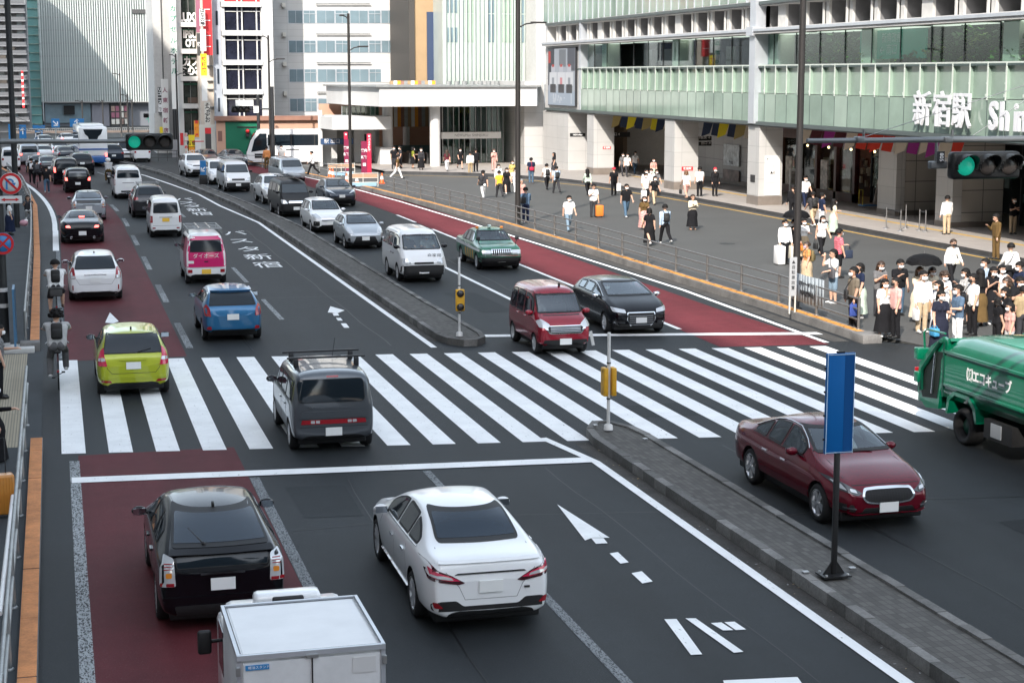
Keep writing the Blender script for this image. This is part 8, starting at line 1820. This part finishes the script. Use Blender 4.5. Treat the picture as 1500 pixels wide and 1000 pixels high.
p=rowp('man in a white shirt carrying two big white bags',1148.5,387,'T','stand','m',1.70,'white','long','trousers','black',det=True);handbag(p,0,'white','larger white carrier bag, left of the man with two bags',.5,.72,.3,.04,'carrier_bag');handbag(p,1,'cream','smaller pale carrier bag, right of the man with two bags',.36,.50,.2,.06,'carrier_bag')
p=rowp('person in black behind the brown pole with a dark umbrella',1162,384,'T','umbrella','m',1.66,'black','long','trousers','black');umbrella(p,'dark umbrella crossing behind the brown pole')
rowp('woman holding an orange bag just right of the brown pole',1176,380,'T','hold','f',1.6,'white','short','lskirt','beige','bob');handbag(p,1,'orange','orange bag just right of the brown pole',.3,.2,.1,.1)
rowp('man in a white shirt and navy trousers at the red shop front',1178.5,304,'T','walk','m',1.72,'white','short','trousers','navy');p=rowp('person in black with a shoulder bag at the shop step',1160.5,322,'A','stand','m',1.7,'black','long','trousers','black',mask=None);slingbag(p,'brown','brown bag of the person in black at the shop step',-1,1)
p=rowp('man in a grey shirt and beige shorts walking to the shop',1190.5,332,'A','walk','m',1.72,'dgrey','short','shorts','beige',mask=None,shoe='w');backpack(p,'black','black backpack on the man in beige shorts');rowp('man in a navy shirt beside the man with a backpack',1203,335,'R','stand','m',1.70,'navy','short','trousers','white')
rowp('woman in a long cream dress facing right',1220,344,'R','hold','f',1.62,'cream','short','lskirt','mint','long')
p=rowp('woman in a white blouse and black trousers carrying a handbag',1203,375,'T','walk','f',1.66,'white','none','trousers','black','long',det=True,shoe='s');handbag(p,0,'black','black handbag of the woman in the white blouse',.3,.26,.12,.18)
p=rowp('man in a red plaid shirt and black shorts',1227,407,'R','hold','m',1.76,'plaid','short','shorts','black',det=True);handbag(p,1,'navy','navy bag in the hand of the man in red plaid',.4,.3,.12,.2)
p=rowp('woman in an orange top and long beige skirt by the pole',1181,418,'L','stand','f',1.50,'orange','short','lskirt','beige','short','b','p',det=True);backpack(p,'khaki','khaki backpack on the woman in the orange top')
p=rowp('young man in a white shirt and denim shorts drinking',1219.5,444.5,'L','drink','m',1.72,'white','short','shorts','ldenim',mask=None,shoe='w',det=True);slingbag(p,'grey','large grey shoulder bag of the drinking young man',1,-1,.36,.34,1.0)
p=rowp('man in a taupe shirt standing at the railing',1249,481,'L','stand','m',1.76,'taupe','short','trousers','black',det=True,skin=1);slingbag(p,'black','thin black bag of the man in the taupe shirt',-1,-1,.2,.3);handbag(p,1,'dblue','dark blue bag in the hand of the man in the taupe shirt',.22,.36,.06,.05)
rowp('woman in a navy top behind the man in the taupe shirt',1258,466,'L','stand','f',1.64,'navy','short','lskirt','mint','bob',det=True,shoe='w')
p=rowp('woman in a grey top with long brown hair looking down',1287,463,'T','phone2','f',1.66,'grey','short','trousers','dgrey','long','b',det=True);handbag(p,0,'orange','large orange bag of the woman with long brown hair',.3,.55,.12,.25)
rowp('woman in a white shirt and long black skirt at the railing end',1293.5,493,'T','stand','f',1.60,'white','short','lskirt','black','bob','k',det=True,shoe='w')
rowp('man in a pink shirt and black trousers with a hand to his face',1310.5,495,'L','face','m',1.68,'pink','short','trousers','black',mask='k',det=True)
rowp('man in a black printed shirt behind the pink shirt',1315.5,462,'T','phone','m',1.70,'black','short','trousers','denim',det=True)
p=rowp('woman in a cream dress under a black umbrella',1344,471,'T','umbrella','f',1.62,'cream','short','lskirt','cream','long','l',det=True);umbrella(p,'open black umbrella above the waiting crowd');handbag(p,1,'kraft','brown paper bag of the woman under the umbrella',.32,.34,.14,.1,'paper_bag')
p=rowp('man in a white shirt and beige trousers holding a white bag',1349.5,487,'T','stand','m',1.74,'white','long','trousers','beige',det=True,shoe='w');handbag(p,0,'white','white carrier bag of the man in beige trousers',.26,.32,.12,.1,'carrier_bag')
p=rowp('woman in a long navy dress holding a bright blue bag',1375,516,'T','hold','f',1.62,'dress_navy','short','lskirt','dress_navy','bob',det=True);handbag(p,0,'blue','bright blue lunch bag in front of the navy dress',.32,.22,.16,.06)
rowp('man in a blue grey shirt facing left beside the navy dress',1401,511,'L','hold','m',1.70,'blue','short','trousers','white',det=True)
rowp('woman with curly hair in a white top behind the navy dress',1380,481,'T','phone','f',1.64,'white','short','trousers','white','curly','b',det=True);rowp('woman with long dark hair turned left behind the navy dress',1373,496,'L','stand','f',1.60,'white','short','lskirt','white','long',det=True)
p=rowp('woman in a loose white blouse with a black mask walking away from the kerb',1393,419,'T','walk','f',1.66,'white','long','trousers','black','short','b','k',det=True);slingbag(p,'cream','pale bag of the woman in the loose white blouse',1,-1,.24,.2)
p=rowp('man in a white shirt and black mask with a sling bag',1423,491,'L','stand','m',1.72,'white','short','trousers','black',mask='k',det=True);slingbag(p,'black','black sling bag on the man in the black mask',-1,-1,.28,.2,1.05)
rowp('woman with long hair in black behind the man with a sling bag',1433,478,'A','stand','f',1.66,'black','short','lskirt','brown','long',mask=None,det=True)
p=rowp('woman in a sleeveless black dress with a small white bag',1451,475,'T','phone','f',1.68,'black','none','lskirt','black','long',det=True,shoe='w');handbag(p,1,'cream','small white bag of the woman in the sleeveless dress',.26,.28,.1,.1)
p=rowp('man in a long sleeved white shirt walking off with a black sling bag',1479,431,'A','walk','m',1.74,'white','long','trousers','black',mask=None,det=True);slingbag(p,'black','small black bag at the hip of the man walking off',1,1,.24,.2)
rowp('woman in beige at the right of the waiting crowd',1473,492,'L','phone','f',1.64,'khaki','short','lskirt','khaki','bob','b',det=True);rowp('man in a black shirt looking down at the right of the crowd',1489,496,'T','phone2','m',1.72,'black','short','trousers','black',det=True,skin=1)
rowp('woman in black turned left below the man in the black shirt',1471,508,'L','phone','f',1.60,'black','short','trousers','black','bob',det=True);rowp('short person in a white mask beside the orange bag',1459,510,'R','stand','f',1.36,'black','short','trousers','black','bob',det=True);rowp('person in a pale pink top at the front of the crowd',1477,524,'L','stand','f',1.42,'rose','short','trousers','lgrey','bob',det=True)
rowp('man in a white shirt near the right edge of the crowd',1496,507,'A','stand','m',1.62,'khaki','short','trousers','dgrey',mask=None,det=True)
rowp('woman in a grey top between the sling bag man and the sleeveless dress',1413,474,'L','phone','f',1.62,'lgrey','short','skirt','black','bob',det=True);rowp('man in a pale blue shirt behind the sleeveless dress',1441,462,'L','stand','m',1.72,'lblue','short','trousers','navy',det=True);rowp('woman in a white blouse behind the beige one',1464,468,'T','stand','f',1.62,'white','short','lskirt','beige','long',det=True);rowp('man in a navy shirt at the back of the crowd by the right edge',1492,468,'L','phone','m',1.72,'navy','short','trousers','dgrey',det=True);rowp('woman in cream behind the curly haired one',1362,470,'T','phone','f',1.6,'cream','short','skirt','navy','bob','b',det=True)
rowp('man in a brown suit reading his phone on the station pavement',1458,380,'L','phone','m',1.74,'brown','long','trousers','brown',det=True,mask=None);rowp('man in a white shirt and beige trousers walking into the station',1386,343.5,'A','stand','m',1.72,'white','long','trousers','beige',mask=None)
rowp('worker in a black apron and beige trousers in the dark doorway',1483,343,'T','folded','f',1.64,'black','short','trousers','beige','short');p=rowp('man in a white shirt inside the dark shop',1281,294,'A','stand','m',1.7,'white','short','trousers','dgrey',mask=None);backpack(p,'black','black backpack of the man inside the dark shop')
rowp('pedestrian in a white jacket before the coach',458,256,'L','walk','m',1.7,'white','long','trousers','black',mask=None);rowp('man in a grey shirt standing beside the coach wheel',412.5,246,'T','stand','m',1.68,'lgrey','short','trousers','dgrey');rowp('person in brown beside the lamp post and coach',391,248,'A','stand','m',1.7,'orange','long','trousers','brown',mask=None)
def L_(px,py,z=.15):return G(px,py,z)
person('man in a striped shirt at the far left edge by the crossing',G(1,583,.03),'R','hold','m',1.70,'stripe','short','trousers','black',det=True)
person('person in a long black coat at the left edge, hand held out',G(-7,684,.03),'R','hold','f',1.64,'black','long','lskirt','black','bob',det=True);suitcase(G(3,757,.15),'orange','ribbed orange brown suitcase at the left edge',.68,.44,.28,R(8),.6,9,mat('suitcase_amber',(.52,.21,.03),.4,coat=.4))
person('woman in a white shirt and navy skirt behind the left pole',L_(15,344),'R','stand','f',1.62,'white','short','lskirt','navy','long',mask=None);person('person sitting on the left pavement by the railing',L_(42,320),'T','crouch','m',1.66,'dgrey','short','trousers','lgrey','bob',mask=None,shoe='w')
o=one('luggage_pile',lambda b:(b.cbox(-.3,.3,-.2,.2,0,.42,BAGM('black'),.05),b.cbox(-.42,-.1,-.35,-.1,0,.22,BAGM('grey'),.05)),None,L_(31,347));o.location=L_(31,347);tag(o,'dark bags piled on the left pavement by the railing','luggage');o2=one('pink_bundle',lambda b:(b.ball((0,0,.14),.2,mat('bundle_pink',(.55,.3,.35),.8),(1,.8,.75),8),b.ball((.1,.02,.25),.1,WHITE,(1,.8,.75),8)));o2.location=L_(35,331,.4);tag(o2,'pale pink bundle on the pile of dark bags','bundle')
def bicycle(label,x,y,frame_m,basket=None,s=1.0):
 e=empty('bicycle',(x,y,0));tag(e,label,'bicycle')
 for yy in(.52,-.52):
  w_=one('wheel',lambda b:(b.lathe([(.30,-.018),(.325,-.012),(.325,.012),(.30,.018),(.30,-.018)],RUBBER,T3(0,yy,.325)@Matrix.Rotation(math.pi/2,4,'Y'),28),[b.tube([(0,yy,.325),(0,yy+.3*math.cos(a),.325+.3*math.sin(a))],.003,STEEL,4)for a in[2*math.pi*k/14 for k in range(14)]]),e)
 one('frame',lambda b:[b.tube(q,.017,frame_m,8)for q in([(0,-.02,.28),(0,.40,.80)],[(0,-.02,.28),(0,-.22,.85)],[(0,-.19,.76),(0,.38,.76)],[(0,-.52,.325),(0,-.02,.28)],[(0,-.52,.325),(0,-.2,.74)],[(0,.52,.325),(0,.37,.92)])],e)
 one('saddle',lambda b:b.cbox(-.08,.08,-.34,-.10,.85,.92,DARK,.03),e);one('handlebar',lambda b:b.tube([(-.28,.22,1.02),(-.24,.34,1.04),(0,.37,1.0),(.24,.34,1.04),(.28,.22,1.02)],.014,STEEL,8),e)
 one('pedals',lambda b:(b.tube([(-.12,.10,.20),(.0,-.02,.28),(.12,-.14,.36)],.012,STEEL,6),b.box(-.16,-.08,.06,.14,.18,.21,DARK),b.box(.08,.16,-.18,-.1,.35,.38,DARK)),e)
 one('mudguard',lambda b:b.tube([(0,-.52+.345*math.cos(R(a)),.325+.345*math.sin(R(a)))for a in range(60,190,13)],.02,DARK,6),e);one('reflector',lambda b:b.cbox(-.03,.03,-.90,-.87,.48,.54,LRED,.01),e)
 if basket=='rear':one('basket',lambda b:(b.cbox(-.19,.19,-.80,-.42,.82,1.06,mat('basket_grey',(.06,.06,.06),.8),.03),b.box(-.2,.2,-.81,-.41,1.05,1.07,DARK)),e)
 return e
def rider(label,x,y,**k):
 p=person(label,Vector((x,y,.30)),'A','ride',mask=None,det=k.pop('det',True),**k);o=p['o'];me,dz,H,hands,tors=body_mesh('ride',k.get('sex','m'),k.get('sleeve','short'),k.get('bottom','trousers'),True)
 o.location.z=.99-.83*p['s'];o.location.y=y-.20;o.scale.x*=1.16;p['M']=Matrix.Translation(o.location)@Matrix.Rotation(math.pi,4,'Z')@Matrix.Diagonal((p['s'],)*3+(1,));return p
g=G(84,473);bicycle('bicycle with a dark rear basket beside the kerb',g.x,g.y+.75,BLACKM,'rear');p=rider('cyclist in a white shirt and dark shorts',g.x,g.y+.75,h=1.72,top='white',bottom='shorts',bcol='dgrey',shoe='b');backpack(p,'black','black backpack on the cyclist in the white shirt')
g=G(86.5,573);bicycle('bicycle with a red rear reflector on the crossing',g.x,g.y+.75,mat('bike_maroon',(.10,.02,.03),.4));p=rider('cyclist in a pale grey shirt riding over the crossing',g.x,g.y+.75,h=1.72,top='lgrey',bottom='trousers',bcol='grey',shoe='w',hair='curly');backpack(p,'black','black printed backpack on the cyclist over the crossing')
g=G(55,276);bicycle('bicycle far off beside the left railing',g.x,g.y+.7,PRED);p=rider('cyclist in a dark grey top far off beside the left railing',g.x,g.y+.7,h=1.7,top='dgrey',bottom='trousers',bcol='black',det=False);backpack(p,'grey','grey pack of the far cyclist by the railing')
person('pedestrian in jeans walking in the far bus lane',G(69,283),'A','walk','m',1.72,'black','short','trousers','denim',mask=None,shoe='w');p=person('person with a white bag in the far bus lane',G(47,268),'A','stand','m',1.68,'black','short','trousers','black',mask=None);backpack(p,'white','white backpack of the person in the far bus lane')
g=G(160,269);e=empty('scooter',(g.x,g.y+.8,0));tag(e,'small scooter beside the tall white van','scooter');tp('body',lambda b:(b.cbox(-.17,.17,-.75,.15,.42,.78,PDGREY,.08),b.cbox(-.2,.2,.45,.62,.35,1.0,PDGREY,.06),b.cbox(-.16,.16,.1,.5,.25,.36,DARK,.03),b.tube([(-.32,.42,1.02),(0,.5,1.04),(.32,.42,1.02)],.015,STEEL,6)))
for yy in(-.55,.62):tp('wheel',lambda b:b.lathe([(.12,-.05),(.22,-.045),(.23,0),(.22,.045),(.12,.05),(.12,-.05)],RUBBER,T3(0,yy,.23)@Matrix.Rotation(math.pi/2,4,'Y'),18))
tp('tail_light',lambda b:b.cbox(-.07,.07,-.78,-.74,.62,.70,LRED,.015));tp('number_plate',lambda b:b.box(-.09,.09,-.79,-.77,.46,.58,PLATE))
p=rider('scooter rider with a white helmet',g.x,g.y+.75,h=1.7,top='lgrey',bottom='trousers',bcol='brown',det=False);p['o'].location.z-=.12
hm=p['H'](0,0,.12);one('helmet',lambda b:b.ball(hm,.14,WHITE,(1,1.1,1.05),10),p['o'])
def driver(label,car,x,s,zs,L,**k):
 loc=Matrix.Translation(car.location)@Matrix.Rotation(car.rotation_euler.z,4,'Z')@Vector((x,s-L/2+.12,zs));p=person(label,loc,'T','sit',det=False,**k);p['o'].location=loc-Vector((0,0,.80*p['s']));return p
CARS={o['label']:o for o in COL.objects if o.parent is None and 'label' in o}
cr=lambda s:next(o for l,o in CARS.items()if l.startswith(s))
driver('driver of the deep red sedan in a white mask',cr('deep red sedan'),.36,2.1,.42,4.8,h=1.62,top='black');driver('passenger of the deep red sedan in a white shirt',cr('deep red sedan'),-.36,2.1,.42,4.8,h=1.6,top='white')
driver('driver of the wine red minivan',cr('wine red boxy'),.36,1.55,.60,3.395,h=1.6,top='lgrey');driver('driver of the white delivery van',cr('white delivery van with a black'),.36,2.65,.85,4.05,h=1.66,top='dgrey');driver('passenger of the white delivery van',cr('white delivery van with a black'),-.36,2.65,.85,4.05,h=1.66,top='lgrey')
driver('taxi driver in a white shirt',cr('green taxi'),.36,2.0,.48,4.695,h=1.62,top='white');driver('driver of the black hatchback with the chrome grille',cr('black hatchback with a chrome'),.36,1.95,.45,4.32,h=1.62,top='dgrey')
cd=bpy.data.cameras.new('camera');cam=bpy.data.objects.new('camera',cd);COL.objects.link(cam)
cam.location=(0,0,HC);cam.rotation_euler=(math.pi/2-PIT,0,-YAW)
cd.sensor_width=36;cd.lens=36*FPX/1500;cd.clip_end=5000;cd.clip_start=.5
scene.camera=cam
SUN_AZ,SUN_EL=R(31),R(36)
sd=bpy.data.lights.new('sun','SUN');sun=bpy.data.objects.new('sun',sd);COL.objects.link(sun)
d=Vector((math.sin(SUN_AZ)*math.cos(SUN_EL),math.cos(SUN_AZ)*math.cos(SUN_EL),-math.sin(SUN_EL)))
sun.rotation_euler=d.to_track_quat('-Z','Y').to_euler();sd.energy=2.0;sd.angle=R(.55);sd.color=(1,.93,.84)
w=bpy.data.worlds.new('World');scene.world=w;w.use_nodes=True
nt=w.node_tree;bg=nt.nodes['Background'];sk=nt.nodes.new('ShaderNodeTexSky');sk.sky_type='NISHITA'
sk.sun_disc=False;sk.sun_elevation=SUN_EL
sk.sun_rotation=math.atan2(-d.x,-d.y);sk.air_density=1;sk.dust_density=1.5;sk.ozone_density=1
hs=nt.nodes.new('ShaderNodeHueSaturation');hs.inputs['Saturation'].default_value=.50;hs.inputs['Hue'].default_value=.485;nt.links.new(sk.outputs[0],hs.inputs['Color']);nt.links.new(hs.outputs[0],bg.inputs[0]);bg.inputs[1].default_value=.15
vs=scene.view_settings;vs.view_transform='Standard';vs.look='None';vs.exposure=1.80;vs.gamma=1;vs.use_curve_mapping=False
